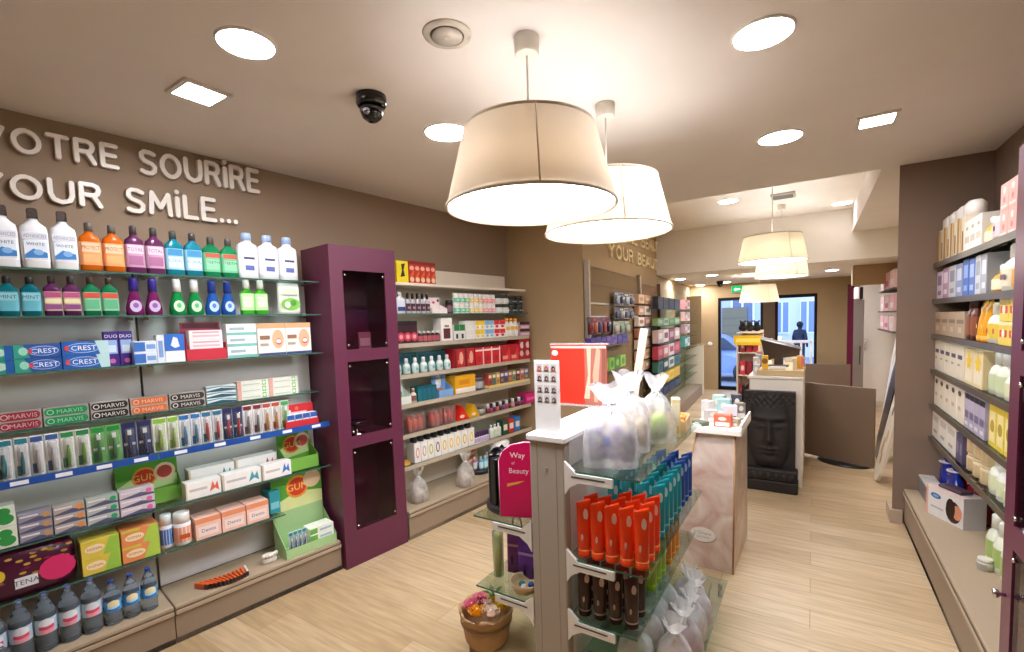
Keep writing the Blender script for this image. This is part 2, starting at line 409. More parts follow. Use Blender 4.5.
def water_bottle(lab, cap, sw):
    def f(w, h):
        rr = w / 2; b = MB()
        prof = [(rr * .8, 0), (rr, h * .02), (rr * .96, h * .08), (rr, h * .12), (rr * .95, h * .2), (rr, h * .24), (rr * .97, h * .3), (rr * .97, h * .58), (rr, h * .6), (rr * .95, h * .68), (rr * .6, h * .82), (rr * .36, h * .9), (rr * .3, h * .95)]
        b.lathe(prof, m('#cfe3f8', 'water'), 16)
        c = MB(); c.lathe([(rr * .34, h * .935), (rr * .34, h * .99), (rr * .3, h)], m(cap, 'plastic'), 12)
        l = MB(); l.lathe([(rr * 1.005, h * .31), (rr * 1.005, h * .57)], m(lab), 16, caps=False)
        l2 = []
        for k, (kind, c0) in enumerate(sw):
            pts = [(rr * (1.02 + k * .006) * math.cos(a), rr * (1.02 + k * .006) * math.sin(a)) for a in [math.pi * (1.5 + .22 * (i / 3 - 1)) for i in range(7)]]
            hh = [(.33, .48), (.4, .55), (.46, .56)][k]
            nn = len(pts)
            rise = [.06 * h * math.sin(math.pi * i / (nn - 1)) for i in range(nn)]
            l.loft([[(x, y, h * hh[0] - rise[i] * .3) for i, (x, y) in enumerate(pts)], [(x, y, h * hh[1] - .04 * h + rise[i]) for i, (x, y) in enumerate(pts)]], m(c0), caps=False, closed=False)
        return [('bottle_body', b), ('cap', c), ('label', l)], w
    return f
def gift_bag_parts(w, d, h, tint, fill, seed=1, kind='organza', mix=.5):
    rnd = random.Random(seed); n = 28; b = MB(); rs = []
    ph = [rnd.random() * 6 for _ in range(4)]
    def ring(z, ww, dd, p, ruff, k):
        o = []
        for i, (x, y) in enumerate(sup(ww, dd, p, n)):
            a = 2 * math.pi * i / n
            q = 1 + ruff * (math.sin(5 * a + ph[0] + z * 9) * .6 + math.sin(9 * a + ph[1]) * .4)
            o.append((x * q, y * q, z + (ruff * .12 * h * math.sin(4 * a + ph[2]) if k else 0)))
        return o
    for z, s_, p, rf in ((0, .92, 5, .01), (.02, 1, 5, .01), (.3, .98, 4, .03), (.5, .86, 3, .07), (.62, .6, 2.4, .12), (.7, .3, 2, .16), (.735, .2, 2, .12), (.78, .34, 2, .22), (.88, .52, 2, .25), (.97, .66, 2, .28)):
        rs.append(ring(z * h, w * s_, d * (s_ if s_ < .4 else s_), p, rf, z > .9))
    b.loft(rs, m(tint, kind, mix=mix), caps=False)
    b.f.append(tuple(range(n - 1, -1, -1))); b.mi.append(0); b.sm.append(False)
    t = MB(); t.lathe([(w * .115, h * .722), (w * .125, h * .735), (w * .115, h * .748)], m('#f4f2f4', 'fabric'), 14)
    t.tube([(0, -w * .12, h * .735), (w * .05, -w * .2, h * .68), (w * .03, -w * .24, h * .6)], w * .012, m('#f4f2f4', 'fabric'), 5)
    t.tube([(0, -w * .12, h * .735), (-w * .05, -w * .19, h * .69), (-w * .06, -w * .23, h * .62)], w * .012, m('#f4f2f4', 'fabric'), 5)
    parts = [('pouch', b), ('ribbon', t)]
    for k, (fx, fz, fw, fh, fc) in enumerate(fill):
        q = MB(); q.body([(h * fz, w * fw, w * fw * .6, 4), (h * (fz + fh * .8), w * fw, w * fw * .6, 4), (h * (fz + fh), w * fw * .5, w * fw * .4, 3)], m(fc, 'plastic'), 12, x=(fx - .5) * w)
        parts.append(('gift_item', q))
    return parts
def display_box(col, gx, d=.1, ff=.3):
    """counter display: open tray, tall printed back card"""
    def f(w, h):
        b = MB(); th = .003; c = m(col)
        b.box(-w / 2, w / 2, -d / 2, d / 2, 0, th, c); b.box(-w / 2, w / 2, -d / 2, -d / 2 + th, th, h * ff, c)
        for s in (-1, 1):
            x0, x1 = (-w / 2, -w / 2 + th) if s < 0 else (w / 2 - th, w / 2)
            b.add([(x, y, z) for x in (x0, x1) for y, z in ((-d / 2, th), (d / 2, th), (d / 2, h * (ff + .3)), (-d / 2, h * ff))], [(0, 1, 2, 3), (7, 6, 5, 4), (0, 4, 5, 1), (1, 5, 6, 2), (2, 6, 7, 3), (3, 7, 4, 0)], c)
        bk = MB(); bk.box(-w / 2, w / 2, d / 2 - th, d / 2, th, h, c); gfx(bk, w, h, d / 2 - th, gx)
        return [('tray', b), ('back_card', bk)], d
    return f
def person_free(): pass
# ------------------------------------------------------------------ room shell
CW = m('#e8e1db', 'wall'); TAUPE = m('#98836d', 'wall'); TAN = m('#b39a74', 'wall'); CREAM = m('#f0e9dd', 'wall')
ZC, ZW, ZB = 2.65, 2.95, 2.29
def slab(name, pts, z0, z1, mt):
    """vertical prism over a ground outline"""
    b = MB(); n = len(pts)
    vs = [(x, y, z0) for x, y in pts] + [(x, y, z1) for x, y in pts]
    fs = [tuple(range(n - 1, -1, -1)), tuple(range(n, 2 * n))] + [(i, (i + 1) % n, n + (i + 1) % n, n + i) for i in range(n)]
    b.add(vs, fs, mt); return struct(name, b)
def lwx(y): return -3.05 + .085 * (y - 1.6)
slab('floor', [(-3.6, -1.6), (1.5, -1.6), (1.5, 10.95), (-3.6, 10.95)], -.12, 0, floor_mat())
slab('wall_left', [(lwx(-1.6), -1.6), (lwx(4.3), 4.3), (lwx(4.3) - .2, 4.3), (lwx(-1.6) - .2, -1.6)], 0, ZC, TAUPE)
slab('wall_rear', [(-3.55, -1.72), (1.5, -1.72), (1.5, -1.6), (-3.55, -1.6)], 0, ZC, TAUPE)
wr = WU.P(6.66, 0, 0)
slab('wall_recess', [(-3.05, 4.30), (WU.P(0, 0, 0).x, 4.30), (WU.P(0, 0, 0).x, 4.32), (wr.x, wr.y), (-3.05, wr.y)], 0, ZW, TAN)
slab('wall_right', [(1.02, -1.6), (1.2, -1.6), (1.2, 4.44), (1.02, 4.44)], 0, ZC, m('#826d5c', 'wall'))  # same taupe paint, with the dimness of this side put into the colour
slab('wall_partition', [(.52, 4.44), (1.2, 4.44), (1.2, 4.62), (.56, 4.62)], 0, ZC, m('#826d5c', 'wall'))  # taupe again, darkened in the colour to stand in for shade
slab('wall_corridor', [(1.2, 4.44), (1.4, 4.44), (1.4, 10.95), (1.2, 10.95)], 0, ZW, CREAM)
slab('ceiling', [(-3.6, -1.72), (1.5, -1.72), (1.5, 4.46), (-3.6, 4.46)], ZC, ZW + .1, CW)
slab('ceiling_side_soffit', [(.42, 4.46), (1.5, 4.46), (1.5, 7.6), (.42, 7.6)], ZC, ZW + .1, CW)
slab('ceiling_well', [(-2.3, 4.46), (.42, 4.46), (.42, 7.6), (-2.3, 7.6)], ZW, ZW + .1, CREAM)
slab('ceiling_back', [(-2.6, 7.6), (1.5, 7.6), (1.5, 11.15), (-2.6, 11.15)], ZB, ZW + .1, CREAM)
q0 = ony(853, 260, 8.6); 
slab('wall_bulkhead', [(q0.x, 8.6), (1.2, 8.6), (1.2, 8.9), (q0.x, 8.9)], ony(870, 284, 8.6).z, ZB, TAN)
dx0, dx1 = ony(718, 330, 10.95).x, ony(763, 330, 10.95).x
wx0, wx1 = ony(775, 330, 10.95).x, ony(817, 330, 10.95).x
zt = ony(740, 297, 10.95).z; wl = wr.x
slab('wall_far_side', [(wl - .1, 10.95), (dx0, 10.95), (dx0, 11.1), (wl - .1, 11.1)], 0, ZB, TAN)
slab('wall_far_pier', [(dx1, 10.95), (wx0, 10.95), (wx0, 11.1), (dx1, 11.1)], 0, zt, m('#5d4a38', 'wall'))
slab('wall_far_lintel', [(dx0, 10.95), (wx1, 10.95), (wx1, 11.1), (dx0, 11.1)], zt, ZB, TAN)
slab('wall_far_end', [(wx1, 10.95), (1.4, 10.95), (1.4, 11.1), (wx1, 11.1)], 0, ZB, TAN)
b = MB()
b.box(.505, .52, 4.41, 4.64, 0, .1, m('#b3a08a')); b.box(.52, .58, 4.41, 4.44, 0, .1, m('#b3a08a'))
struct('baseboard_partition', b)
def framed(name, x0, x1, z1, kindname):
    fr = MB(); k = m('#2e2926', 'metal', r=.5); t = .05
    fr.box(x0, x0 + t, 10.97, 11.07, 0, z1, k); fr.box(x1 - t, x1, 10.97, 11.07, 0, z1, k); fr.box(x0 + t, x1 - t, 10.97, 11.07, z1 - t * 1.3, z1, k); fr.box(x0 + t, x1 - t, 10.97, 11.07, 0, t * 1.6, k)
    root = struct(name, fr)
    g = MB(); g.box(x0 + t, x1 - t, 11.01, 11.025, t * 1.6, z1 - t * 1.3, m('#eaf2ff', 'clear', g=.5)); obj(kindname, g, root)
    return root
d1 = framed('door_1', dx0, dx1, zt, 'pane')
h = MB(); h.tube([(dx1 - .12, 10.93, .9), (dx1 - .12, 10.93, 1.2)], .012, m('#b8b8b8', 'chrome')); h.box(dx1 - .125, dx1 - .115, 10.93, 10.97, .92, .935, m('#b8b8b8', 'chrome')); h.box(dx1 - .125, dx1 - .115, 10.93, 10.97, 1.165, 1.18, m('#b8b8b8', 'chrome'))
obj('handle', h, d1)
framed('window_1', wx0, wx1, zt, 'pane')
# ------------------------------------------------------------------ outside
b = MB(); b.box(-30, 30, 11.15, 60, -.55, -.45, m('#7d828c', 'wall')); struct('street', b)
def building(x0, x1, y, hgt, col, name_label, nx, nz, wcol):
    b = MB(); b.box(x0, x1, y, y + 6, -.45, hgt, m(col, 'wall')); parts = [('facade', b)]
    t = bpy.data.objects.new('building', None); COL.objects.link(t); t.location = ((x0 + x1) / 2, y, -.45)
    tag(t, name_label, 'building')
    f = obj('facade', b, t); f.matrix_parent_inverse = Matrix.Translation(t.location).inverted()
    for i in range(nx):
        for k in range(nz):
            cx = x0 + (x1 - x0) * (i + .5) / nx; cz = .3 + (hgt - .5) * (k + .5) / nz; ww = (x1 - x0) / nx * .3; hh = (hgt - .5) / nz * .34
            w = MB(); w.box(-ww, ww, -.06, .0, -hh, hh, m('#e6eaf0')); w.rect(-ww * .85, ww * .85, -hh * .9, hh * .9, -.062, m(wcol, 'gloss')); w.box(-.04, .04, -.08, -.06, -hh, hh, m('#e6eaf0'))
            o = obj('window', w, t); o.location = (cx - t.location.x, 0, cz + .45)
    return t
bq = building(-8.5, -1.95, 24, 7, '#b4c0d6', 'pale blue street facade seen through the glass door', 4, 2, '#5b6c8c')
ga, gb = ony(722, 308, 23.9), ony(747, 350, 23.9)
gt = MB(); gt.box(ga.x + 5.225, gb.x + 5.225, -.15, -.09, .02, ga.z + .45, m('#77705c', 'matte'))
for i in range(6): gt.box(ga.x + 5.225, gb.x + 5.225, -.16, -.15, .2 + i * .35, .22 + i * .35, m('#5e5848'))
obj('gate', gt, bq)
building(-1.8, 2.4, 26, 7.5, '#d2d8e4', 'whitish blue house front seen through the far window', 4, 3, '#8296bf')
def lamp_disc(px, py, hw, z, label, s=9.0, grp='round recessed downlights', r=None):
    p = onz(px, py, z); rr = r or (onz(px + hw, py, z) - onz(px - hw, py, z)).length / 2
    f = MB(); f.lathe([(rr, 0), (rr * 1.1, 0), (rr * 1.1, -.004), (rr * 1.02, -.008), (rr, -.004)], m('#f2eee6', 'plastic'), 32, caps=False)
    l = MB(); l.lathe([(rr, -.002), (rr, -.005)], m('#f8f8ff', 'emit', s=s), 32)
    return thing('downlight', [('trim_ring', f), ('diffuser', l)], label, 'ceiling light', (p.x, p.y, z - .0005), 0, grp)
S1 = 92.0
lamp_disc(246, 43, 26, ZC, 'large round ceiling downlight above the white wall lettering', S1)
lamp_disc(763, 33, 26, ZC, 'large round ceiling downlight nearest the right-hand purple cabinet, glowing white', S1)
lamp_disc(780, 137, 18, ZC, 'round ceiling downlight just before the ceiling step, beside the square spotlight', S1)
lamp_disc(447, 132, 0, ZC, 'round downlight half hidden behind the big beige pendant shade', S1, r=.115)
lamp_disc(728, 201, 0, ZW, 'downlight in the raised ceiling above the back pendants', 70, r=.1)
lamp_disc(842, 203, 0, ZW, 'downlight in the raised ceiling close to the side soffit', 14, r=.1)
for px, py, lb in ((680, 279, 'small downlight in the low back ceiling nearest the product wall'), (700, 285, 'small downlight near the far wall, left of the exit sign'), (712, 275, 'small downlight in the low back ceiling in front of the dome camera'), (832, 270, 'small downlight in the low back ceiling near the tan bulkhead'), (829, 278, 'small downlight by the far window, beyond the one near the tan bulkhead'), (726, 282, 'small downlight beside the dark dome camera near the exit sign')):
    lamp_disc(px, py, 0, ZB, lb, 95, 'small downlights of the low back ceiling', r=.085)
def square_spot(px, py, label, s):
    p = onz(px, py, ZC); a = .075
    f = MB(); k = m('#dcd6cc', 'plastic')
    for x0, x1, y0, y1 in ((-a * 1.25, a * 1.25, -a * 1.25, -a), (-a * 1.25, a * 1.25, a, a * 1.25), (-a * 1.25, -a, -a, a), (a, a * 1.25, -a, a)): f.box(x0, x1, y0, y1, -.012, 0, k)
    l = MB(); l.box(-a, a, -a, a, -.006, -.002, m('#f8f8ff', 'emit', s=s))
    thing('square_spotlight', [('frame', f), ('diffuser', l)], label, 'ceiling light', (p.x, p.y, ZC - .0005))
square_spot(199, 92, 'square recessed spotlight above the white wall lettering', 110)
square_spot(877, 119, 'square recessed spotlight in front of the taupe partition wall', 60)
def vent(px, py, label):
    p = onz(px, py, ZC); k = m('#d3cabd', 'plastic'); f = MB()
    f.lathe([(.062, 0), (.088, 0), (.087, -.004), (.062, -.008)], k, 28, caps=False)
    c = MB(); c.lathe([(.02, -.004), (.055, -.006), (.056, -.010), (.001, -.012)], k, 28); c.lathe([(.012, 0), (.012, -.014)], k, 10)
    d = MB(); d.lathe([(.0615, -.001), (.0615, -.003)], m('#6e665c'), 28)
    thing('ceiling_vent', [('rim', f), ('valve_disc', c), ('throat', d)], label, 'vent', (p.x, p.y, ZC - .0005))
vent(447, 34, 'round white air valve on the ceiling beside the pendant cord')
p = onz(783, 195, ZW); b = MB(); b.box(-.12, .12, -.12, .12, -.02, 0, m('#b8b0a4', 'plastic'), c=.004)
for i in range(5): b.box(-.1, .1, -.09 + i * .04, -.075 + i * .04, -.026, -.02, m('#7b746a'))
tag(obj('ceiling_grille', b, None, (p.x, p.y, ZW - .0005)), 'small square grille on the raised ceiling', 'vent')
def dome(px, py, z, s, label):
    p = onz(px, py, z); k = m('#1b1817', 'gloss')
    a = MB(); a.lathe([(.058 * s, 0), (.06 * s, -.03 * s), (.052 * s, -.042 * s)], k, 24)
    c = MB(); c.lathe([(.045 * s, -.042 * s), (.046 * s, -.06 * s), (.036 * s, -.085 * s), (.016 * s, -.1 * s), (.001, -.103 * s)], m('#0d0c0c', 'gloss', r=.05), 24)
    e = MB(); e.ball(.012 * s, -.035 * s, -.07 * s, .016 * s, m('#8a8a90', 'chrome'), 10)
    thing('dome_camera', [('mount', a), ('dome', c), ('camera_lens', e)], label, 'security camera', (p.x, p.y, z - .0005))
dome(371, 96, ZC, 1.15, 'black dome security camera on the main ceiling')
dome(720, 281, ZB, 1.1, 'small dark dome camera on the low back ceiling')
# ------------------------------------------------------------------ pendants
def pendant(X, Y, z0, z1, r0, r1, zc, label, col, tr, se, sb, grp=None):
    n = 48; s = MB(); t = .004
    s.lathe([(r0, z0), (r1, z1), (r1 - t, z1), (r0 - t, z0), (r0, z0)], m(col, 'shade', t=tr), n, caps=False)
    hm = MB(); c2 = m('#e2d6c0', 'fabric')
    hm.lathe([(r0 - t, z0 - .002), (r0 + .003, z0 - .002), (r0 + .003, z0 + .008), (r0 - .001, z0 + .008)], c2, n, caps=False)
    hm.lathe([(r1 - t, z1 - .008), (r1 + .002, z1 - .008), (r1 + .002, z1 + .002), (r1 - t, z1 + .002)], c2, n, caps=False)
    a = -.95; hm.tube([(r0 * 1.004 * math.cos(a), r0 * 1.004 * math.sin(a), z0), (r1 * 1.004 * math.cos(a), r1 * 1.004 * math.sin(a), z1)], .003, c2, 5)
    d = MB(); d.lathe([(r0 - .008, z0 + .012), (r0 - .008, z0 + .014)], m('#f8f8ff', 'emit', s=se), n); d.lathe([(r0 - .008, z0 + .0145), (r0 - .008, z0 + .018)], m('#f2ede4', 'plastic'), n)  # second disc: unseen plastic layer added to stop the diffuser's upward glow
    w = MB(); k = m('#e4ded2', 'plastic')
    w.tube([(0, 0, z1 - .12), (0, 0, zc - .03)], .004, k, 6)
    for i in range(3):
        a = 2 * math.pi * i / 3; w.tube([(0, 0, z1 - .03), ((r1 - t) * math.cos(a), (r1 - t) * math.sin(a), z1 - .006)], .003, m('#b8b8b8', 'chrome'), 5)
    cp = MB(); cp.lathe([(.04, zc - .065), (.045, zc - .06), (.047, zc - .001)], k, 20)
    bl = MB()
    for i in range(3):
        a = 2 * math.pi * i / 3 + .4; bl.ball(.09 * math.cos(a), .09 * math.sin(a), z1 - .16, .035, m('#f8f8ff', 'emit', s=sb), 10)
        bl.tube([(.09 * math.cos(a), .09 * math.sin(a), z1 - .13), (0, 0, z1 - .1)], .012, k, 6)
    parts = [('lampshade', s), ('shade_trim', hm), ('diffuser', d), ('cord', w), ('ceiling_cup', cp), ('bulb', bl)]
    return thing('pendant_lamp', parts, label, 'pendant lamp', (X, Y, 0), 0, grp)
pendant(-.905, 1.56, 2.032, 2.312, .318, .245, ZC, 'large drum pendant lamp nearest the viewer, with beige fabric shade', '#eadfce', .4, 14.0, 30)
pendant(-.868, 2.243, 2.032, 2.285, .308, .245, ZC, 'cream drum pendant lamp just behind the big beige one', '#f6f0e2', .6, 14.0, 40)
p = ony(772, 262, 5.44); p2 = ony(772, 238, 5.44)
pendant(p.x, 5.44, p.z, p2.z + .02, .315, .26, ZW, 'cream pendant lamp over the counter, the nearest of the back three', '#f2ead8', .5, 12, 100)
p = ony(781, 277, 6.74); pendant(p.x, 6.74, p.z, p.z + .3, .3, .25, ZW, 'pendant lamp half hidden behind the nearest counter pendant', '#f4ecdc', .55, 12, 100)
p = ony(759, 302, 9.0); p2 = ony(759, 285, 9.0)
pendant(p.x, 9.0, p.z, p2.z, .31, .25, ZB, 'small looking pendant lamp hanging in front of the glass door', '#f2ead8', .5, 10, 90)
# ------------------------------------------------------------------ wall lettering
STROKES = {
 'V': (.86, [[(0, 1), (.43, 0), (.86, 1)]]), 'O': (.92, [[(.46 + .46 * math.sin(a), .5 + .5 * math.cos(a)) for a in [2 * math.pi * i / 20 for i in range(21)]]]),
 'T': (.74, [[(0, 1), (.74, 1)], [(.37, 1), (.37, 0)]]),
 'R': (.74, [[(0, 0), (0, 1), (.45, 1), (.62, .93), (.68, .76), (.62, .58), (.45, .5), (0.1, .5)], [(.45, .5), (.72, 0)]]),
 'E': (.62, [[(.62, 1), (0, 1), (0, 0), (.62, 0)], [(0, .52), (.55, .52)]]),
 'S': (.66, [[(.64, .93), (.45, 1), (.18, 1), (.04, .88), (.03, .7), (.15, .57), (.5, .46), (.64, .33), (.62, .12), (.47, 0), (.18, 0), (0, .06)]]),
 'U': (.8, [[(0, 1), (0, .36), (.1, .11), (.4, 0), (.7, .11), (.8, .36), (.8, 1)]]),
 'I': (.04, [[(.02, .86), (.02, 0)], [(.02, 1.14), (.02, 1.17)]]),
 'Y': (.8, [[(0, 1), (.4, .48), (.8, 1)], [(.4, .48), (.4, 0)]]),
 'M': (.9, [[(0, 0), (.06, 1), (.45, .3), (.84, 1), (.9, 0)]]), 'L': (.58, [[(0, 1), (0, 0), (.58, 0)]]), '.': (.04, [[(.02, .02), (.02, .05)]]),
 'B': (.7, [[(0, 0), (0, 1), (.4, 1), (.58, .9), (.58, .65), (.4, .53), (0, .53)], [(.4, .53), (.64, .42), (.66, .12), (.45, 0), (0, 0)]]),
 'A': (.86, [[(0, 0), (.43, 1), (.86, 0)], [(.18, .34), (.68, .34)]]),
 'N': (.78, [[(0, 0), (0, 1), (.78, 0), (.78, 1)]]),
}
def lettering(fr, txt, anchors, z0, z1, H, label, col, name='wall_lettering', gapf=.36, rad=.1, H2=None):
    """anchors: ((index, t), (index, t)) of letter centres"""
    xs = []; x = 0
    for ch in txt:
        if ch == ' ': xs.append(None); x += .8; continue
        w = STROKES[ch][0]; xs.append((x, w)); x += w + gapf
    (i0, t0), (i1, t1) = anchors
    c = lambda i: xs[i][0] + xs[i][1] / 2
    k = (t1 - t0) / (c(i1) - c(i0))
    root = bpy.data.objects.new(name, None); COL.objects.link(root); p = fr.P(t0, 0, (z0 + z1) / 2); root.location = p; root.rotation_euler = (0, 0, fr.rz); tag(root, label, 'wall sign')
    for i, ch in enumerate(txt):
        if ch == ' ': continue
        tc = t0 + k * (xs[i][0] - c(i0)); f = (tc - t0) / (t1 - t0); Hh = H + ((H2 or H) - H) * f; jj = 0; zz = z0 + (z1 - z0) * f
        b = MB(); mt = m(col, 'plastic')
        for st in STROKES[ch][1]:
            pts = [(tc - t0 + px * k, -.022, zz - (z0 + z1) / 2 + pz * Hh) for px, pz in st]
            rr = rad * Hh
            for (q0_, q1_) in zip(pts, pts[1:]):
                a = Vector(q0_); d = Vector(q1_) - a
                jj += 1; yj = -jj * .00025
                ang = math.atan2(d.z, d.x); n = 10; ring = []
                e = Vector(q1_)
                for j in range(n): th = ang + math.pi / 2 + math.pi * j / (n - 1); ring.append((a.x + rr * math.cos(th), a.z + rr * math.sin(th)))
                for j in range(n): th = ang - math.pi / 2 + math.pi * j / (n - 1); ring.append((e.x + rr * math.cos(th), e.z + rr * math.sin(th)))
                s2 = [(a.x + (x - a.x) * .8, z) for x, z in ring]
                cx = sum(x for x, _ in ring) / len(ring); cz = sum(z for _, z in ring) / len(ring)
                b.loft([[(x, -.004, z) for x, z in ring], [(x, -.024 + yj, z) for x, z in ring], [(x + (cx - x) * .04, -.03 + yj, z + (cz - z) * .04) for x, z in ring]], mt, smooth=False)
        obj('letter', b, root)
LW = Fr((lwx(1.6), 1.6), (.085, .996)); LW.lim = (-2, 3)
def lt(x, y): 
    q = onpl(x, y, LW.O + LW.a * .03, LW.a); return (q - LW.O).dot(LW.r), q.z
tO, zO = lt(27.5, 154); tE, zE = lt(254, 192)
lettering(LW, 'VOTRE SOURIRE', ((1, tO), (12, tE)), zO + .01, zE + .008, .098, 'upper line of white raised wall lettering reading VOTRE SOURIRE', '#efe6da', H2=.128)
tO, zO = lt(28, 201); tE, zE = lt(236, 223)
lettering(LW, 'YOUR SMILE...', ((1, tO), (12, tE)), zO + .015, zE + .002, .098, 'lower line of white raised wall lettering reading YOUR SMILE', '#efe6da', H2=.124)
def wt(x, y):
    q = onpl(x, y, WU.O + WU.a * .03, WU.a); return (q - WU.O).dot(WU.r), q.z
t0, z0 = wt(612, 256); t1, z1 = wt(660, 270)
lettering(WU, 'YOUR BEAUTY', ((0, t0), (10, t1)), z0, z1, .14, 'lower line of raised gold lettering high on the product wall', '#f0deb0')
t0, z0 = wt(612, 238); t1, z1 = wt(662, 254)
lettering(WU, 'VOTRE BEAUTE', ((0, t0), (11, t1)), z0 + .02, z1 + .02, .14, 'upper line of raised gold lettering, partly behind the cream pendant', '#f0deb0')
# ------------------------------------------------------------------ shelf runs
GLASS = m('#eef8f4', 'clear', g=.5); GEDGE = m('#5f8f80', 'clear', mix=.5, g=.5)
def fbox(fr, name, t0, t1, o0, o1, z0, z1, mt, label, cat, group=None, extra=None, kind=None):
    """box on a shelf frame, origin at its base centre"""
    p = fr.P((t0 + t1) / 2, (o0 + o1) / 2, z0); w = (t1 - t0) / 2; d = (o1 - o0) / 2; h = z1 - z0
    b = MB(); b.box(-w, w, -d, d, 0, h, mt, c=min(.003, h * .2, w * .2, d * .2))
    parts = [(name, b)] + (extra(w, d, h) if extra else [])
    if len(parts) > 1: parts[0] = ('body', b)
    return thing(name, parts, label, cat, p, fr.rz, group)
def glass_shelf(fr, t0, t1, o0, o1, z, label, group=None, rail=None, tags=0):
    p = fr.P((t0 + t1) / 2, (o0 + o1) / 2, z - .008); w = (t1 - t0) / 2; d = (o1 - o0) / 2
    b = MB(); b.box(-w, w, -d, d, 0, .008, GLASS, front=GEDGE)
    parts = [('glass_plate', b)]
    for s in (-1, 1):
        k = MB(); x = s * (w - .03)
        k.box(x - .012, x + .012, d - .05, d, -.014, -.001, m('#c8c8c8', 'chrome')); parts.append(('bracket', k))
    if rail:
        r = MB(); r.box(-w, w, -d - .004, -d - .001, -.022, .012, m(rail, 'plastic'))
        for i in range(tags):
            x = -w + (i + .5) * 2 * w / tags; r.rect(x - .028, x + .028, -.014, .004, -d - .0045, m('#f4f6fa'))
        parts.append(('price_rail', r))
    return thing('glass_shelf', parts, label, 'shelf', p, fr.rz, group)
def plinth(fr, t0, t1, depth, h, mt, lip, label):
    p = fr.P((t0 + t1) / 2, 0, 0); w = (t1 - t0) / 2
    b = MB(); b.box(-w, w, .012, depth, .001, h - .05, mt); b.box(-w + .001, w - .001, .012, .02, .001, .03, m('#3a332c'))
    c = MB(); c.box(-w, w, 0, depth, h - .048, h - .022, lip, c=.004); 
    c.box(-w, w, .008, depth, h - .021, h, lip, c=.004); c.box(-w + .001, w - .001, .003, .012, h - .0235, h - .0195, m('#5a4c3e')); c.box(-w + .001, w - .001, .011, .014, h - .054, h - .0485, m('#5a4c3e'))
    return thing('display_plinth', [('kick_panel', b), ('deck', c)], label, 'shelf base', p, fr.rz)
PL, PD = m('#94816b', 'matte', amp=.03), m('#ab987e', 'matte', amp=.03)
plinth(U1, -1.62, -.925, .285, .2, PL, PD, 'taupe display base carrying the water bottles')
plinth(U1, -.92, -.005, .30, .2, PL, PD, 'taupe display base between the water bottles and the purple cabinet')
BKC = m('#e0dedc', 'matte', amp=.02)
for t0, t1, nm in ((-1.62, -.925, 'grey back panel behind the shelves above the water bottles'), (-.915, -.005, 'grey back panel behind the shelves beside the purple cabinet')):
    fbox(U1, 'shelf_back_panel', t0, t1, .302, .312, .201, 1.93, BKC, nm, 'panel')
fbox(U1, 'shelf_upright', -.924, -.916, .296, .314, .201, 1.935, m('#55504c', 'metal'), 'thin dark metal upright between the two grey back panels', 'upright')
SH1 = [(1.91, 'topmost'), (1.70, 'second'), (1.452, 'third'), (1.19, 'fourth'), (.995, 'toothbrush'), (.70, 'sixth'), (.465, 'lowest')]
for z, nm in SH1:
    for t0, t1, sd in ((-1.62, -.925, 'above the water bottles'), (-.92, -.008, 'beside the purple cabinet')):
        o0 = .17 if nm == 'fourth' else .06 if nm == 'toothbrush' else .085
        lb = f'{nm} glass shelf counted from above, {sd}' if nm not in ('toothbrush', 'topmost', 'lowest') else f'{nm} glass shelf {sd}'
        if nm == 'lowest' and t1 > -.5: t1 = U1.t(284.5, .465, .10)
        glass_shelf(U1, t0, t1, o0, .30, z, lb, 'glass shelves of the mouth care wall', rail='#1f4fa0' if nm == 'toothbrush' else None, tags=5 if nm == 'toothbrush' else 0)
# ---- row 1 : large mouthwash
A = 'on the topmost shelf'
row(U1, .10, 1.91, -10, 81, 3, 208, rect_bottle('#eceef0', '#c9ccd6', '#f4f6f8', [('r', 0, 1, .74, .98, '#dfe3ea'), ('t', 'ADVANCED', .5, .86, .12, '#8b93ad'), ('r', .05, .95, .05, .68, '#e8f1fa'), ('p', [(.05, .2), (.4, .42), (.95, .3), (.95, .12), (.05, .08)], '#3b7fc4'), ('e', .6, .3, .2, .1, '#7fb4e0'), ('t', 'WHITE', .5, .58, .1, '#5a6478')], kind='plastic', capkind='clear'), 'mouthwash_bottle', '{o} large white mouthwash bottle from the orange ones ' + A, 'bottle', 'large white mouthwash bottles')
row(U1, .10, 1.91, 81, 127, 2, 224, rect_bottle('#f07818', '#6a625c', '#f0a060', [('r', .05, .95, .55, .95, '#f6c9a0'), ('t', 'PROTECT', .5, .75, .16, '#7a3a20'), ('r', .1, .9, .12, .45, '#f4b070')]), 'mouthwash_bottle', ['orange mouthwash bottle beside the white bottles ' + A, 'orange mouthwash bottle beside the mauve bottles ' + A], 'bottle', 'orange mouthwash bottles')
row(U1, .10, 1.91, 127, 167, 2, 227, rect_bottle('#7a3a6a', '#4a4648', '#c79ab8', [('r', .05, .95, .6, .96, '#e8cfe0'), ('t', 'TOTAL', .5, .78, .16, '#7a2a5a'), ('r', .08, .92, .1, .5, '#a8688f')]), 'mouthwash_bottle', ['mauve mouthwash bottle beside the orange bottles ' + A, 'mauve mouthwash bottle beside the turquoise bottles ' + A], 'bottle', 'mauve mouthwash bottles')
row(U1, .10, 1.91, 167, 205, 2, 232, rect_bottle('#1f96ac', '#4a4a4c', '#9cd0e0', [('r', .05, .95, .66, .97, '#3a8fc0'), ('r', .08, .92, .1, .6, '#cfe6ee'), ('t', 'COOL', .5, .42, .14, '#30607a')]), 'mouthwash_bottle', ['turquoise mouthwash bottle beside the mauve bottles ' + A, 'turquoise mouthwash bottle beside the green bottles ' + A], 'bottle', 'turquoise mouthwash bottles')
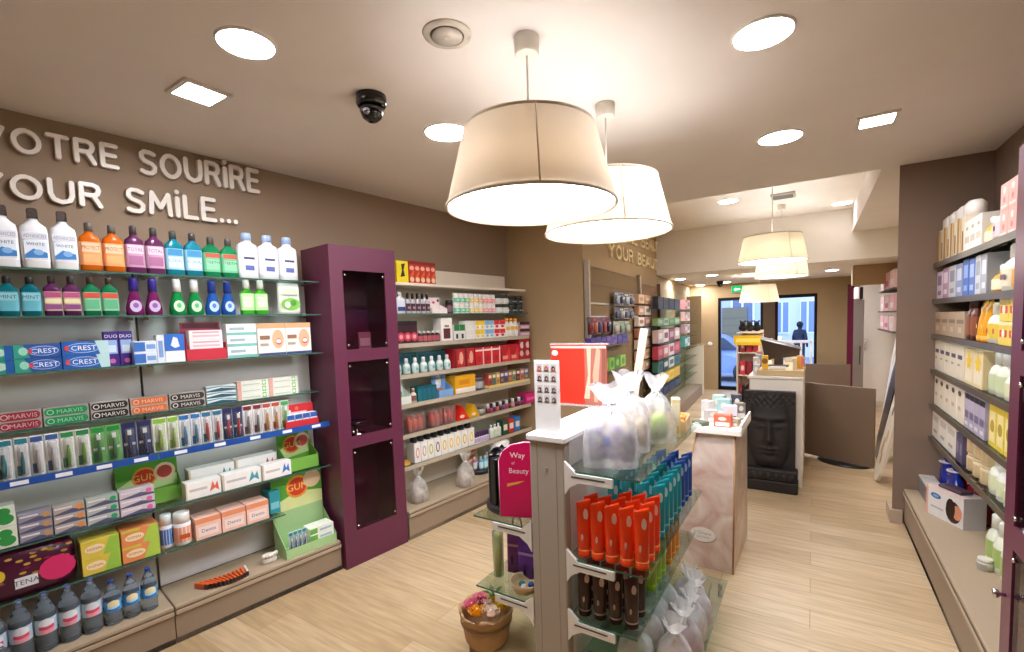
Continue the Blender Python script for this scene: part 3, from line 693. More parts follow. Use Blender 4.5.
row(U1, .10, 1.91, 205, 240, 2, 238, rect_bottle('#1f9c62', '#5a5650', '#6cc090', [('r', .02, .98, .74, .97, '#c0543c'), ('r', .08, .92, .12, .64, '#8fd0a8'), ('t', 'TEETH', .5, .5, .14, '#1f5a3c')]), 'mouthwash_bottle', ['green mouthwash bottle with a red band beside the turquoise bottles ' + A, 'green mouthwash bottle with a red band beside the white rinse ' + A], 'bottle', 'green mouthwash bottles with a red band')
row(U1, .10, 1.91, 240, 300, 3, 235, rect_bottle('#eef0f2', '#a8c2ea', '#eef0f2', [('r', .2, .8, .62, .72, '#3a3f6a'), ('r', .25, .75, .12, .34, '#5a6ab0')], dr=.5, kind='plastic', sh=.74, capw=.5, shoulder=.08), 'rinse_bottle', '{o} white rinse bottle with pale blue cap, counted from the purple cabinet', 'bottle', 'white rinse bottles with pale blue caps')
# ---- row 2 : small mouthwash
A = 'on the second shelf'
row(U1, .10, 1.70, -2, 44, 2, 276, rect_bottle('#157a86', '#2c2c30', '#5fb0c0', [('r', .06, .94, .55, .95, '#8cc8d2'), ('t', 'MINT', .5, .74, .18, '#124a60')]), 'mouthwash_bottle', ['small teal mouthwash bottle at the viewer end ' + A, 'small teal mouthwash bottle beside the purple labelled bottles ' + A], 'bottle', 'small teal mouthwash bottles')
row(U1, .10, 1.70, 45, 83, 2, 276, rect_bottle('#6a3060', '#3a3436', '#d8c0a8', [('r', 0, 1, .7, .97, '#b04a7a'), ('r', 0, 1, .4, .62, '#e8e0b0'), ('r', 0, 1, .08, .34, '#8a4a84')]), 'mouthwash_bottle', ['purple labelled mouthwash bottle beside the teal bottles ' + A, 'purple labelled mouthwash bottle beside the red and green bottles ' + A], 'bottle', 'small purple labelled mouthwash bottles')
row(U1, .10, 1.70, 84, 121, 2, 277, rect_bottle('#1f8a58', '#4a3a34', '#8fcaa4', [('r', 0, 1, .68, .97, '#c84a3a'), ('r', .06, .94, .1, .6, '#5fb484')]), 'mouthwash_bottle', ['red and green mouthwash bottle beside the purple labelled ones ' + A, 'red and green mouthwash bottle beside the purple capped bottles ' + A], 'bottle', 'small red and green mouthwash bottles')
row(U1, .10, 1.70, 127, 165, 2, 278, cone_bottle('#8a2a6a', '#3a2a90', '#c9b8d8', [('e', .5, .26, .16, .07, '#8a5aa8')]), 'rinse_bottle', ['magenta cone shaped rinse with purple cap beside the red and green bottles', 'magenta cone shaped rinse with purple cap beside the green cone bottles ' + A], 'bottle', 'magenta cone shaped rinses')
row(U1, .10, 1.70, 171, 206, 2, 279, cone_bottle('#1fa050', '#f0f2f0', '#c8ecc8', [('e', .5, .26, .14, .07, '#5abf70')]), 'rinse_bottle', ['green cone shaped rinse with white cap beside the magenta ones ' + A, 'green cone shaped rinse with white cap beside the blue ones ' + A], 'bottle', 'green cone shaped rinses')
row(U1, .10, 1.70, 207, 238, 2, 281, cone_bottle('#2a66c0', '#1c3a90', '#b8d4f2', [('e', .5, .26, .14, .07, '#4a80cc')]), 'rinse_bottle', ['blue cone shaped rinse beside the green cone bottles ' + A, 'blue cone shaped rinse beside the bright green square bottles ' + A], 'bottle', 'blue cone shaped rinses')
row(U1, .10, 1.70, 242, 270, 2, 280, rect_bottle('#4cc832', '#f2f4f0', '#b8f0a0', [('r', .1, .9, .2, .8, '#d8f6c8')], sh=.62, capw=.5), 'rinse_bottle', ['bright green rinse with white cap beside the blue cones ' + A, 'bright green rinse with white cap beside the leaf printed pouch ' + A], 'bottle', 'bright green rinses with white caps')
def pouch(w, h):
    d = w * .4; b = MB(); b.body([(0, w * .9, d, 3), (h * .1, w, d, 3), (h * .7, w, d * .6, 3), (h * .95, w * .98, d * .12, 3), (h, w * .97, d * .1, 3)], m('#e9eee4', 'plastic'), 16)
    gfx(b, w, h, -d * .53, [('e', .5, .32, .45, .2, '#7cbf4a'), ('e', .35, .3, .12, .1, '#ffffff'), ('e', .62, .36, .14, .1, '#4a9a30'), ('r', .15, .85, .62, .8, '#cfe0c4')])
    return [('pouch', b)], d * 1.1
row(U1, .10, 1.70, 280, 303, 1, 283, pouch, 'refill_pouch', 'white and green leaf printed pouch beside the purple cabinet ' + A, 'pouch')
# ---- row 3 : toothpaste cartons
A = 'on the third shelf'
crest = [('p', [(0, 0), (.34, 0), (.2, 1), (0, 1)], '#2fa08c'), ('e', .2, .5, .1, .3, '#9fe0c8'), ('e', .62, .5, .34, .36, '#e8f2fa'), ('e', .62, .5, .33, .33, '#2a6ac0'), ('t', 'CREST', .64, .5, .34, '#ffffff'), ('e', .34, .5, .05, .2, '#d04a5a')]
def kk(k): return ['lower' if i == 0 else 'upper' for i in range(k)]
row(U1, .10, 1.452, -14, 15, 1, 346, carton('#2a9a8a', [('e', .4, .5, .4, .3, '#bfe6d4'), ('r', .7, 1, 0, 1, '#1c5fa8')], d=.05), 'toothpaste_carton', '{tier} green toothpaste carton at the viewer end ' + A, 'carton', 'green toothpaste cartons', tiers=2, gap=.02)
row(U1, .10, 1.452, 15, 63, 1, 344, carton('#1f57a8', crest, d=.05), 'toothpaste_carton', '{tier} blue CREST carton with green swirl, next to the green cartons', 'carton', 'blue and green swirl toothpaste cartons', tiers=2, gap=.02)
row(U1, .10, 1.452, 63, 111, 1, 341, carton('#2262b4', [('e', .45, .5, .36, .36, '#e8f2fa'), ('e', .45, .5, .35, .33, '#2a72c8'), ('t', 'CREST', .46, .5, .34, '#ffffff'), ('p', [(.8, 0), (1, 0), (1, 1), (.7, 1)], '#bfe4e6'), ('e', .1, .5, .05, .2, '#d04a5a')], d=.05), 'toothpaste_carton', '{tier} blue CREST carton with pale tail, below the purple cartons', 'carton', 'blue toothpaste cartons with pale tail', tiers=2, gap=.02)
row(U1, .155, 1.452, 106, 135, 2, 331, carton('#4a2a86', [('r', .1, .9, .35, .75, '#9cc0ea'), ('r', .2, .8, .4, .6, '#e0ecf8'), ('t', 'DUO', .5, .86, .09, '#ffffff'), ('c', .5, .14, .07, '#d06aa8')], d=.05), 'upright_carton', ['upright purple carton nearest the blue toothpaste ' + A, 'upright purple carton nearest the white and blue packs ' + A], 'carton', 'upright purple cartons', gap=.04)
row(U1, .10, 1.452, 135, 158, 1, 341, carton('#dfe8f4', [('r', 0, .5, .1, .9, '#3a74c4'), ('r', .55, .95, .3, .7, '#7aa8e0')], d=.06), 'small_carton', '{tier} white and blue pack beside the purple cartons ' + A, 'carton', 'white and blue packs', tiers=2, gap=.02)
row(U1, .10, 1.452, 158, 166, 1, 335, carton('#e8eef6', [('r', .2, .8, .2, .8, '#7aa0d8')], d=.06), 'small_carton', 'slim white upright pack beside the blue tooth carton ' + A, 'carton', gap=.04)
row(U1, .10, 1.452, 166, 186, 1, 334, carton('#f0f2f6', [('r', 0, 1, .4, 1, '#2f6cc4'), ('p', [(.3, .6), (.45, .9), (.65, .85), (.75, .55), (.5, .5)], '#dfeaf8')], d=.07), 'tooth_carton', 'blue topped carton with a white tooth picture ' + A, 'carton', gap=.03)
def red_tray(w, h):
    d = .09; b = MB(); c = m('#c8283c', 'card')
    b.box(-w / 2, w / 2, -d / 2, d / 2, 0, .004, c); b.box(-w / 2, w / 2, -d / 2, -d / 2 + .003, .004, h * .3, c); b.box(-w / 2, -w / 2 + .003, -d / 2, d / 2, .004, h * .45, c); b.box(w / 2 - .003, w / 2, -d / 2, d / 2, .004, h * .45, c)
    bk = MB(); bk.box(-w / 2, w / 2, d / 2 - .003, d / 2, .004, h, m('#b8405a')); gfx(bk, w, h, d / 2 - .003, [('r', .05, .95, .84, .97, '#6a3040')])
    return [('tray', b), ('back_card', bk)], d
row(U1, .10, 1.452, 187, 227.5, 1, 322, red_tray, 'display_tray', 'red display tray full of white packs ' + A, 'display tray', gap=.0)
row(U1, .112, 1.452, 190, 225, 1, 331, carton('#f0e6e6', [('r', .1, .9, .3, .5, '#e0b8c0'), ('r', .1, .9, .7, .85, '#d8a0a8')], d=.06), 'white_pack', '{tier} white pack with pink print in the red tray', 'carton', 'white packs in the red tray', tiers=3, gap=.05, dz=.005)
row(U1, .10, 1.452, 228, 258, 1, 324, carton('#eef4f2', [('r', 0, 1, 0, .25, '#7ac0b4'), ('r', .1, .6, .45, .7, '#a0b8c0')], d=.08), 'flat_carton', ['bottom flat white and teal carton ' + A, 'second flat white and teal carton from below ' + A, 'top flat white and teal carton ' + A], 'carton', 'flat white and teal cartons', tiers=3, gap=.02)
face = [('r', 0, 1, .84, 1, '#d8a878'), ('r', 0, 1, 0, .08, '#3a4a7a'), ('e', .72, .5, .22, .3, '#e8b48c'), ('e', .74, .42, .1, .08, '#ffffff'), ('e', .74, .42, .11, .1, '#c84848'), ('e', .74, .43, .09, .06, '#ffffff'), ('r', .06, .42, .5, .62, '#9a6a50'), ('r', .06, .36, .3, .38, '#b0a090')]
row(U1, .10, 1.452, 259, 312, 2, 323, carton('#f2ede4', face, d=.08), 'smile_carton', ['white carton with a smile picture beside the teal cartons ' + A, 'white carton with a smile picture beside the purple cabinet ' + A], 'carton', 'white cartons with a smile picture', gap=.02)
# ---- row 4 : MARVIS cartons and stacks
A = 'on the fourth shelf'
def marvis(col, txt='#f0ece4'): return carton('#b8b0a8', [('e', .12, .5, .1, .42, col), ('e', .88, .5, .1, .42, col), ('r', .12, .88, .08, .92, col), ('c', .15, .5, .3, txt), ('c', .15, .5, .2, col), ('t', 'MARVIS', .58, .5, .46, txt)], d=.05, kind='card')
MV = [(-2, 43, '#a8283c', 'red', 403, '#e8c0c4'), (44, 90, '#1f9a5a', 'green', 394, '#a0e0b8'), (91, 130, '#1c1a1a', 'black', 388, '#f0ece4'), (131, 169, '#e8743a', 'orange', 383, '#f6d0b0'), (170, 206, '#3a302c', 'dark brown', 380, '#e8e4dc')]
for x0, x1, c, nm, yt, tc in MV:
    row(U1, .19, 1.19, x0, x1, 1, yt, marvis(c, tc), 'toothpaste_carton', '{tier} ' + nm + ' MARVIS toothpaste carton ' + A, 'carton', nm + ' MARVIS cartons', tiers=2, gap=.02, h=.085)
row(U1, .19, 1.19, 207, 237, 1, 375, carton('#eaf2f2', [('p', [(0, .2), (.5, .6), (1, .3), (1, 0), (0, 0)], '#3a6070'), ('p', [(0, .8), (.5, .95), (1, .6), (1, .4), (.5, .8), (0, .6)], '#5fa0a8')], d=.06), 'toothpaste_carton', '{tier} white carton with teal waves beside the dark brown MARVIS ' + A, 'carton', 'white cartons with teal waves', tiers=3, gap=.02, h=.105)
row(U1, .19, 1.19, 238, 299, 2, 370, carton('#f0f2e6', [('r', .0, .12, 0, 1, '#e8b0a0'), ('r', .78, .9, .1, .9, '#5ac04a'), ('e', .84, .5, .05, .3, '#e6f6d0'), ('r', .15, .7, .3, .45, '#c8d8b8')], d=.06), 'toothpaste_carton', [f'{tr} white carton with a green mark, {sd}' for tr in ('bottom', 'middle', 'top') for sd in ('in the stack beside the teal wave cartons', 'in the stack nearest the purple cabinet')], 'carton', 'white cartons with a green mark', tiers=3, gap=.02, h=.115)
# ---- row 5 : toothbrushes
A = 'in the toothbrush row'
seq = [('#2a8aa0', '#1f7a8a', '#f0f2f2', 'teal'), ('#d0d6d8', '#3a5a9a', '#f2f4f4', 'white and blue'), ('#7ac050', '#2a8a4a', '#f2f4ee', 'green'), ('#3a9a50', '#1c8a3c', '#6ab85a', 'bright green'), ('#2a3a7a', '#1c2450', '#2a3060', 'navy'), ('#a8d060', '#8ac040', '#eef4d8', 'lime'), ('#5aa0d0', '#2a70b0', '#eef4f8', 'light blue'), ('#d84a4a', '#2a7090', '#eef2f2', 'red and teal'), ('#d03a4a', '#1c2450', '#2a3268', 'navy and red'), ('#8a8a90', '#7a1c2a', '#f4f2f0', 'white and maroon'), ('#e8a040', '#b84a3a', '#f4f2ee', 'white and rust'), ('#7ac86a', '#3aa05a', '#dff0d0', 'pale green'), ('#e06a8a', '#c83a4a', '#f6eef0', 'pink'), ('#3a6ad0', '#2a50b0', '#e6ecf8', 'blue'), ('#5ab0c0', '#3a8a9a', '#e8f4f4', 'aqua')]
edges = [-6, 17] + [17 + 15.3 * i for i in range(1, 11)]
while edges[-1] < 284: edges.append(edges[-1] + max(7.2, 11.5 - .25 * (len(edges) - 12)))
N = len(edges) - 1
mk = [brush_pack(a, b_, c) for a, b_, c, _ in seq]
for i in range(N):
    s = (i // 2) % len(seq)
    x0, x1 = edges[i], edges[i + 1]; f = (i + .5) / N
    row(U1, .072, .995, x0, x1, 1, 0, mk[s], 'toothbrush_pack', f'{seq[s][3]} toothbrush pack, {o_(N - i)} from the purple cabinet ' + A, 'toothbrush', 'toothbrush blister packs', gap=.1, h=.178)
row(U1, .12, .995, 287, 292, 1, 0, carton('#cfd8e8', d=.04), 'small_carton', 'narrow pale pack between the toothbrushes and the red card', 'carton', gap=.02, h=.1)
row(U1, .062, .995, 286, 319, 1, 390, display_box('#c8242c', [('c', .5, .8, .09, '#e86a5a'), ('r', .2, .8, .55, .64, '#f0d0c8')], d=.075), 'display_tray', 'small red display tray with a red card beside the purple cabinet', 'display tray', gap=.0, h=.135)
row(U1, .068, .995, 287.5, 318, 4, 400, carton('#e8f0f8', [('r', 0, 1, .6, 1, '#2a5aa8'), ('r', .2, .8, .3, .5, '#5aa0d8')], d=.05), 'floss_pack', '{o} blue and white floss pack from the purple cabinet in the red tray', 'carton', 'floss packs in the red tray', gap=.14, h=.075, dz=.004)
# ---- row 6
A = 'on the sixth shelf'
row(U1, .10, .70, -12, 19, 1, 506, carton('#e6efe0', [('r', .0, .5, .1, .9, '#e8f2e0'), ('e', .65, .35, .3, .25, '#2f9a4a'), ('e', .6, .7, .25, .2, '#2f9a4a')], d=.07), 'gum_carton', '{tier} white carton with green leaves at the viewer end ' + A, 'carton', 'white cartons with green leaves', tiers=2, gap=.02)
swo = lambda c, e: carton(c, [('p', [(0, .1), (.6, .5), (1, .2), (1, 0), (0, 0)], '#5a5a7a'), ('c', .84, .55, .3, e), ('r', .05, .6, .62, .8, '#e8e6ee')], d=.07)
for x0, x1, yt, c, e, nm in ((20, 54, 502, '#9a98a8', '#c89a60', 'grey'), (55, 87, 496, '#b8b0a8', '#e0924a', 'grey and orange'), (88, 120, 489, '#b6c0b8', '#2fa070', 'grey and green'), (121, 156, 482, '#d6ccd4', '#e070a8', 'pale pink')):
    row(U1, .10, .70, x0, x1, 1, yt, swo(c, e), 'toothpaste_carton', '{tier} ' + nm + ' toothpaste carton ' + A, 'carton', nm + ' toothpaste cartons', tiers=3, gap=.02, h=.13)
gum = [('r', 0, 1, .55, 1, '#5aa83a'), ('p', [(0, .4), (.4, .66), (1, .5), (1, .3), (0, .2)], '#d0e8a0'), ('c', .45, .55, .22, '#f0a030'), ('c', .45, .55, .18, '#d8402a'), ('c', .78, .6, .2, '#f0d8b8'), ('c', .78, .6, .14, '#c8504a'), ('t', 'GUM', .45, .55, .14, '#f8d060')]
row(U1, .195, .70, 120, 184, 1, 458, display_box('#7ab84a', gum, d=.08), 'display_box', 'green display box with fruit pictures behind the pink cartons ' + A, 'display box', gap=.02)
wg = lambda c: carton('#f2f2ee', [('r', .1, .6, .45, .6, '#c8c4c0'), ('p', [(.66, .2), (.76, .85), (.82, .5), (.9, .8), (.94, .2), (.82, .4)], c), ('r', .0, .04, 0, 1, '#d8c8a8')], d=.075)
for x0, x1, c, nm in ((186, 222, '#e06a5a', 'coral'), (223, 262, '#4aa0b0', 'teal'), (263, 292, '#3a78c8', 'blue')):
    row(U1, .10, .70, x0, x1, 1, 0, wg(c), 'toothpaste_carton', f'white toothpaste carton with {nm} mark in the front row ' + A, 'carton', gap=.02, h=.092)
row(U1, .185, .70, 190, 236, 1, 0, wg('#4aa0a0'), 'toothpaste_carton', 'white carton raised in the back row nearest the pink cartons ' + A, 'carton', gap=.02, h=.14)
row(U1, .185, .70, 237, 278, 1, 0, wg('#d04a4a'), 'toothpaste_carton', 'white carton raised in the back row beside the green display box ' + A, 'carton', gap=.02, h=.14)
row(U1, .135, .70, 287, 319, 1, 436, display_box('#7ab84a', gum, d=.13), 'display_box', 'green display box with fruit pictures beside the purple cabinet ' + A, 'display box', gap=.0, h=.27)
# ---- row 7
A = 'on the lowest shelf'
def bagpack(w, h):
    d = .17; b = MB(); b.body([(0, w * .95, d * .9, 3), (h * .15, w, d, 3), (h * .75, w * .98, d, 3), (h, w * .85, d * .7, 2.5)], m('#4a1230', 'plastic'), 24)
    rn = random.Random(3)
    for i in range(36): 
        x, z = rn.uniform(-.46, .46), rn.uniform(.35, .92); b.ell(x * w, z * h, .012, .006, -d * .515, m(rn.choice(['#b8862a', '#8a1c40', '#6a1a50', '#c8a040'])), 8)
    gfx(b, w, h, -d * .52, [('e', .12, .3, .16, .3, '#d0246a'), ('e', .8, .42, .17, .26, '#d82a6c'), ('r', .42, .62, .2, .42, '#e6e8ee'), ('t', 'TENA', .52, .31, .1, '#3a4a7a'), ('e', .3, .55, .05, .12, '#e8c83a')])
    return [('gift_pack', b)], d * 1.04
row(U1, .10, .465, -38, 82, 1, 535, bagpack, 'gift_pack', 'dark magenta pack with gold dots behind the pink labelled water', 'pack', gap=.02, h=.215)
sig = lambda a, c: carton(a, [('p', [(.55, 0), (1, 0), (1, 1), (.75, 1)], c), ('e', .35, .5, .26, .24, '#f4e2b8'), ('t', 'SIGNAL', .35, .5, .15, '#c83a2a'), ('r', .0, .5, .85, 1, '#d8c840')], d=.13)
for x0, x1, a, c, nm in ((83, 122, '#e0c850', '#9ac84a', 'yellow'), (123, 161, '#e8905a', '#b0d050', 'orange')):
    row(U1, .10, .465, x0, x1, 1, 0, sig(a, c), 'toothpaste_carton', '{tier} ' + nm + ' SIGNAL carton above the blue labelled water bottles', 'carton', nm + ' SIGNAL cartons', tiers=2, gap=.02, h=.165)
row(U1, .13, .465, 162, 176, 1, 515, round_jar('#dfe8f2', '#e8eef4', '#3a78c0'), 'tub', 'small white tub with blue label ' + A, 'tub', gap=.06)
row(U1, .10, .465, 176, 195, 1, 513, round_jar('#eeeef0', '#f4f4f2', '#e8a888', [('r', .2, .8, .3, .5, '#c8542a')]), 'tub', 'small white tub with orange label beside the pink packs', 'tub', gap=.06)
row(U1, .10, .465, 196, 270, 3, 0, carton('#f2c8b8', [('r', .0, 1, .75, 1, '#e8946a'), ('r', .1, .9, .15, .6, '#f8e2da'), ('t', 'Dento', .5, .4, .16, '#5a4a7a')], d=.12), 'pink_pack', ['pink pack beside the white tubs ' + A, 'middle one of three pink packs ' + A, 'pink pack beside the turquoise bag ' + A], 'pack', 'pink packs', gap=.05, h=.12)
row(U1, .15, .465, 270.5, 281, 1, 0, carton('#2f98a8', [('r', .1, .9, .2, .5, '#7cc8d0')], d=.12), 'turquoise_bag', 'turquoise bag beside the pink packs ' + A, 'pack', gap=.02, h=.14)
# ---- deck
A = 'on the display base'
pw = water_bottle('#b8d0e0', '#7a86c8', [('p', '#e8a0b4'), ('p', '#d84a6a'), ('p', '#dfe8f2')])
row(U1, .06, .2, -16, 106, 5, 0, pw, 'water_bottle', '{o} pink labelled water bottle from the blue labelled ones', 'bottle', 'water bottles with pink labels', gap=.04, h=.262)
bw = water_bottle('#4aa0d8', '#1c4aa8', [('p', '#2f7cc8'), ('p', '#bfe4f4'), ('p', '#f2e8b8')])
row(U1, .06, .2, 106, 161, 3, 0, bw, 'water_bottle', ['blue labelled water bottle beside the pink labelled ones', 'middle one of the three blue labelled water bottles', 'blue labelled water bottle at the end of the row'], 'bottle', 'water bottles with blue labels', gap=.04, h=.215)
row(U1, .012, .2, -60, 14, 3, 0, water_bottle('#c4d4e0', '#d8e0f0', [('p', '#d8e4ee')]), 'water_bottle', '{o} clear water bottle at the base edge from the pink labelled bottles', 'bottle', 'clear water bottles at the base edge', gap=.1, h=.12)
# fanned orange sachets, teeth model, corner display
t0, t1 = U1.t(201, .2, .07), U1.t(248, .2, .07)
def sachet(col):
    b = MB(); b.box(-.006, .006, -.045, .045, 0, .03, m(col, 'plastic'), c=.002); b.box(-.0062, .0062, -.0455, -.02, .002, .028, m('#3a2420', 'plastic')); return b.mesh('sachet')
sm_ = [sachet('#e0622a'), sachet('#e8d8c8')]
for i in range(12):
    p = U1.P(t0 + (t1 - t0) * (i + .5) / 12, .085 - .035 * math.sin(i / 11 * 2.6), .202)
    o = obj('sachet', sm_[1] if i > 10 else sm_[0], None, p, U1.rz); o.rotation_euler = (0, 0, U1.rz + .5 - i * .06)
    tag(o, f'{"pale" if i > 10 else "orange"} sachet, {o_(12 - i)} from the white animal figure, fanned on the base', 'sachet', 'fanned sachets')
b = MB(); k = m('#e6e0d6', 'plastic', bump=.1)
b.body([(0, .085, .06, 3), (.02, .09, .065, 3), (.04, .07, .05, 2.5), (.05, .05, .04, 2)], k, 18)
for i in range(6): b.ball(-.036 + .0145 * i, -.02 - .012 * math.sin(i * math.pi / 5), .05, .011, k, 10, sz=1.3)
tag(obj('tooth_model', b, None, U1.P(U1.t(269, .2, .1), .1, .201), U1.rz), 'white moulded jaw model with a row of teeth on the display base', 'model')
row(U1, .02, .2, 287, 337, 1, 474, display_box('#a8cc90', [('r', 0, 1, .52, 1, '#5aa83a'), ('p', [(0, .6), (.5, .72), (1, .66), (1, .5), (0, .5)], '#e0e8a0'), ('c', .5, .78, .15, '#f0a030'), ('c', .5, .78, .12, '#d8402a'), ('t', 'GUM', .5, .78, .09, '#f8d060'), ('c', .8, .84, .12, '#e8c8a0')], d=.17, ff=.12), 'display_box', 'green corner display with a fruit picture on the base beside the purple cabinet', 'display box', gap=.0)
row(U1, .035, .2, 291, 309, 4, 0, brush_pack('#6a5ab0', '#2a8a9a', '#d0e8e8'), 'toothbrush_pack', ['teal toothbrush pack standing first in the corner display', 'teal toothbrush pack standing second in the corner display', 'teal toothbrush pack standing third in the corner display', 'teal toothbrush pack standing fourth in the corner display'], 'toothbrush', 'toothbrush packs in the corner display', gap=.15, h=.15, dz=.004)
row(U1, .035, .2, 311, 335, 1, 0, carton('#eef2e6', [('r', .0, .3, .1, .9, '#6ab04a'), ('r', .4, .9, .3, .6, '#9ac0d8')], d=.1), 'toothpaste_carton', '{tier} white and green carton in the corner display', 'carton', 'cartons in the corner display', tiers=3, gap=.04, h=.13, dz=.004)
# ------------------------------------------------------------------ purple cabinets
def purple_cabinet(O, r, W, D, H, label, handle=False):
    fr = Fr(O, r); p = fr.P(W / 2, 0, 0); c = m('#5f2540', 'gloss', r=.35, amp=.03)
    t = .02; f = .09; b = MB(); w = W / 2
    b.box(-w, -w + t, 0, D, .001, H, c); b.box(w - t, w, 0, D, .001, H, c); b.box(-w + t, w - t, D - t, D, .001, H, c); b.box(-w + t, w - t, 0, D - t, H - t, H, c); b.box(-w + t, w - t, 0, D - t, .001, .1, c)
    zs = [(.24, .80), (.88, 1.38), (1.46, 1.98)]
    for z0, _ in zs[1:]: b.box(-w + t, w - t, .03, D - t, z0 - .05, z0 - .03, c)
    fp = MB(); zz = [.001] + [v for q in zs for v in q] + [H]
    for i in range(0, 8, 2): fp.box(-w, w, -.02, -.001, zz[i], zz[i + 1], c)
    for z0, z1 in zs: fp.box(-w, -w + f, -.02, -.001, z0, z1, c); fp.box(w - f, w, -.02, -.001, z0, z1, c)
    parts = [('carcass', b), ('front_panel', fp)]
    for z0, z1 in zs:
        g = MB(); g.box(-w + f + .004, w - f - .004, -.016, -.010, z0 + .004, z1 - .004, m('#f0e6ea', 'clear', g=.6))
        ks = []
        for sx in (-1, 1):
            for z in (z0 + .03, z1 - .03):
                x = sx * (w - f - .015); k = MB(); ks.append(('glass_fixing', k))
                k.T = Matrix.Translation((x, -.016, z)) @ Matrix.Rotation(R(90), 4, 'X'); k.lathe([(.008, 0), (.008, .008), (.004, .01)], m('#d8d8da', 'chrome'), 12); k.T = None
        parts.append(('glass_pane', g, None, ks))
    if handle:
        k = MB(); k.T = Matrix.Translation((-w + .045, -.0205, .62)) @ Matrix.Rotation(R(90), 4, 'X'); k.lathe([(.006, 0), (.006, .014), (.014, .02), (.015, .03), (.008, .036)], m('#e0e0e2', 'chrome'), 16); k.T = None
        parts.append(('knob', k))
    return thing('display_cabinet', parts, label, 'cabinet', p, fr.rz), fr
pc, PF = purple_cabinet((-2.616, 1.905), (.126, .992), .50, .34, 2.14, 'tall purple display cabinet between the two product walls')
# inside the cabinet
b = MB(); b.lathe([(.07, 0), (.075, .005), (.02, .02), (.015, .05), (.05, .075), (.075, .09), (.078, .095), (.06, .082), (.0, .07)], m('#c8ced0', 'chrome'), 20)
tag(obj('metal_dish', b, None, PF.P(.23, .15, .851)), 'small metal footed dish inside the middle window of the purple cabinet', 'dish')
b = MB(); b.box(-.05, .05, -.03, .03, 0, .14, m('#9a5a70'), c=.002); gfx(b, .1, .14, -.03, [('r', .1, .9, .3, .7, '#c8a0ac')])
tag(obj('perfume_carton', b, None, PF.P(.33, .17, 1.431), PF.rz), 'dim pink carton inside the top window of the purple cabinet', 'carton')
RF0 = 2.22
pc2, PF2 = purple_cabinet((.585, RF0), (0, -1), .5, .42, 2.12, 'purple display cabinet at the near end of the right-hand shelves', True)
# ------------------------------------------------------------------ second product wall, beyond the purple cabinet
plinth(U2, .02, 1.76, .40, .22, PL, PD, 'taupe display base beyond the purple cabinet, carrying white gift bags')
fbox(U2, 'shelf_back_panel', .02, 1.70, .402, .414, .221, 2.09, m('#e6dccb', 'matte', amp=.02), 'tall cream back panel behind the shelves beyond the purple cabinet', 'panel')
fbox(U2, 'display_shelf', .02, 1.73, .15, .40, 1.918, 1.94, m('#ece2d2', 'matte'), 'white topmost shelf beyond the purple cabinet', 'shelf')
for z, nm in ((1.70, 'second'), (1.468, 'third'), (1.228, 'fourth'), (1.0, 'fifth'), (.765, 'sixth'), (.515, 'lowest')):
    glass_shelf(U2, .02, 1.73, .13, .40, z, f'{nm} glass shelf from above beyond the purple cabinet', 'glass shelves beyond the purple cabinet', rail='#b8ac98' if z < 1.6 else None)
OF = .15
# ---- A
row(U2, .17, 1.94, 397, 409, 1, 261, carton('#f2dc1e', [('p', [(.3, .25), (.7, .3), (.6, .6), (.75, .9), (.4, .85), (.45, .55)], '#2a2418')], d=.1), 'yellow_carton', 'yellow carton with a black figure on the white topmost shelf', 'carton', gap=.03)
row(U2, .17, 1.94, 409.5, 436, 5, 262, carton('#b8301c', [('r', 0, 1, .85, 1, '#8a1c14'), ('e', .5, .68, .4, .1, '#f0a890'), ('p', [(.1, .3), (.9, .62), (.9, .4), (.1, .12)], '#e05a30'), ('c', .5, .16, .12, '#f0c8a0')], d=.1), 'red_carton', '{o} red carton from the yellow carton on the white topmost shelf', 'carton', 'red cartons on the white topmost shelf', frm='l', gap=.03)
# ---- B
A = 'on the second shelf beyond the cabinet'
row(U2, OF, 1.70, 397.5, 406.5, 1, 292, rect_bottle('#e8eaee', '#f2f2f2', '#dfe4f0', [('r', 0, 1, .0, .4, '#2a3a7a')], kind='plastic'), 'white_bottle', 'white bottle with navy base beside the purple cabinet', 'bottle')
row(U2, OF, 1.70, 407, 431.5, 5, 293, pump_bottle('#b8b4b8', '#1c1a1e', '#3a2a34', [('r', .1, .9, .3, .6, '#c07a90')]), 'cosmetic_bottle', '{o} black capped silver bottle from the navy based bottle', 'bottle', 'black capped silver bottles', frm='l')
row(U2, OF, 1.70, 432, 448, 1, 297, display_box('#f2e6e2', [('e', .3, .7, .1, .08, '#e0566a'), ('e', .6, .7, .1, .08, '#e0566a'), ('e', .9, .82, .08, .08, '#4a2a30')], d=.1), 'display_box', 'white display box with red hearts ' + A, 'display box')
row(U2, OF + .03, 1.70, 449, 455, 1, 300, round_jar('#4a2c34', '#2a1c20', '#7a5a60'), 'dark_jar', 'dark brown jar beside the white heart display', 'jar')
for x0, x1, c, l, n, nm in ((456, 471, '#5fc09a', '#d8f0e6', 3, 'green'), (471.5, 484, '#e8cc6a', '#f6f0d8', 3, 'yellow'), (484.5, 497, '#f0949a', '#f8e0e0', 3, 'pink'), (498, 511, '#dfe2dc', '#f6f6f4', 2, 'white'), (511.5, 525, '#2a3430', '#c8ccc8', 2, 'black')):
    row(U2, OF, 1.70, x0, x1, n, 0, round_jar('#f0ece6' if nm != 'black' else '#2a2c2a', '#f2efe8' if nm not in ('black', 'white') else '#2c3430', c, [('r', .2, .8, .4, .55, l)], capf=.34), 'cosmetic_jar', [f'{o_(i + 1)} {nm} labelled jar of the {tr} tier {A}' for tr in ('lower', 'upper') for i in range(n)], 'jar', nm + ' labelled jars', frm='l', tiers=2, h=.175, gap=.05)
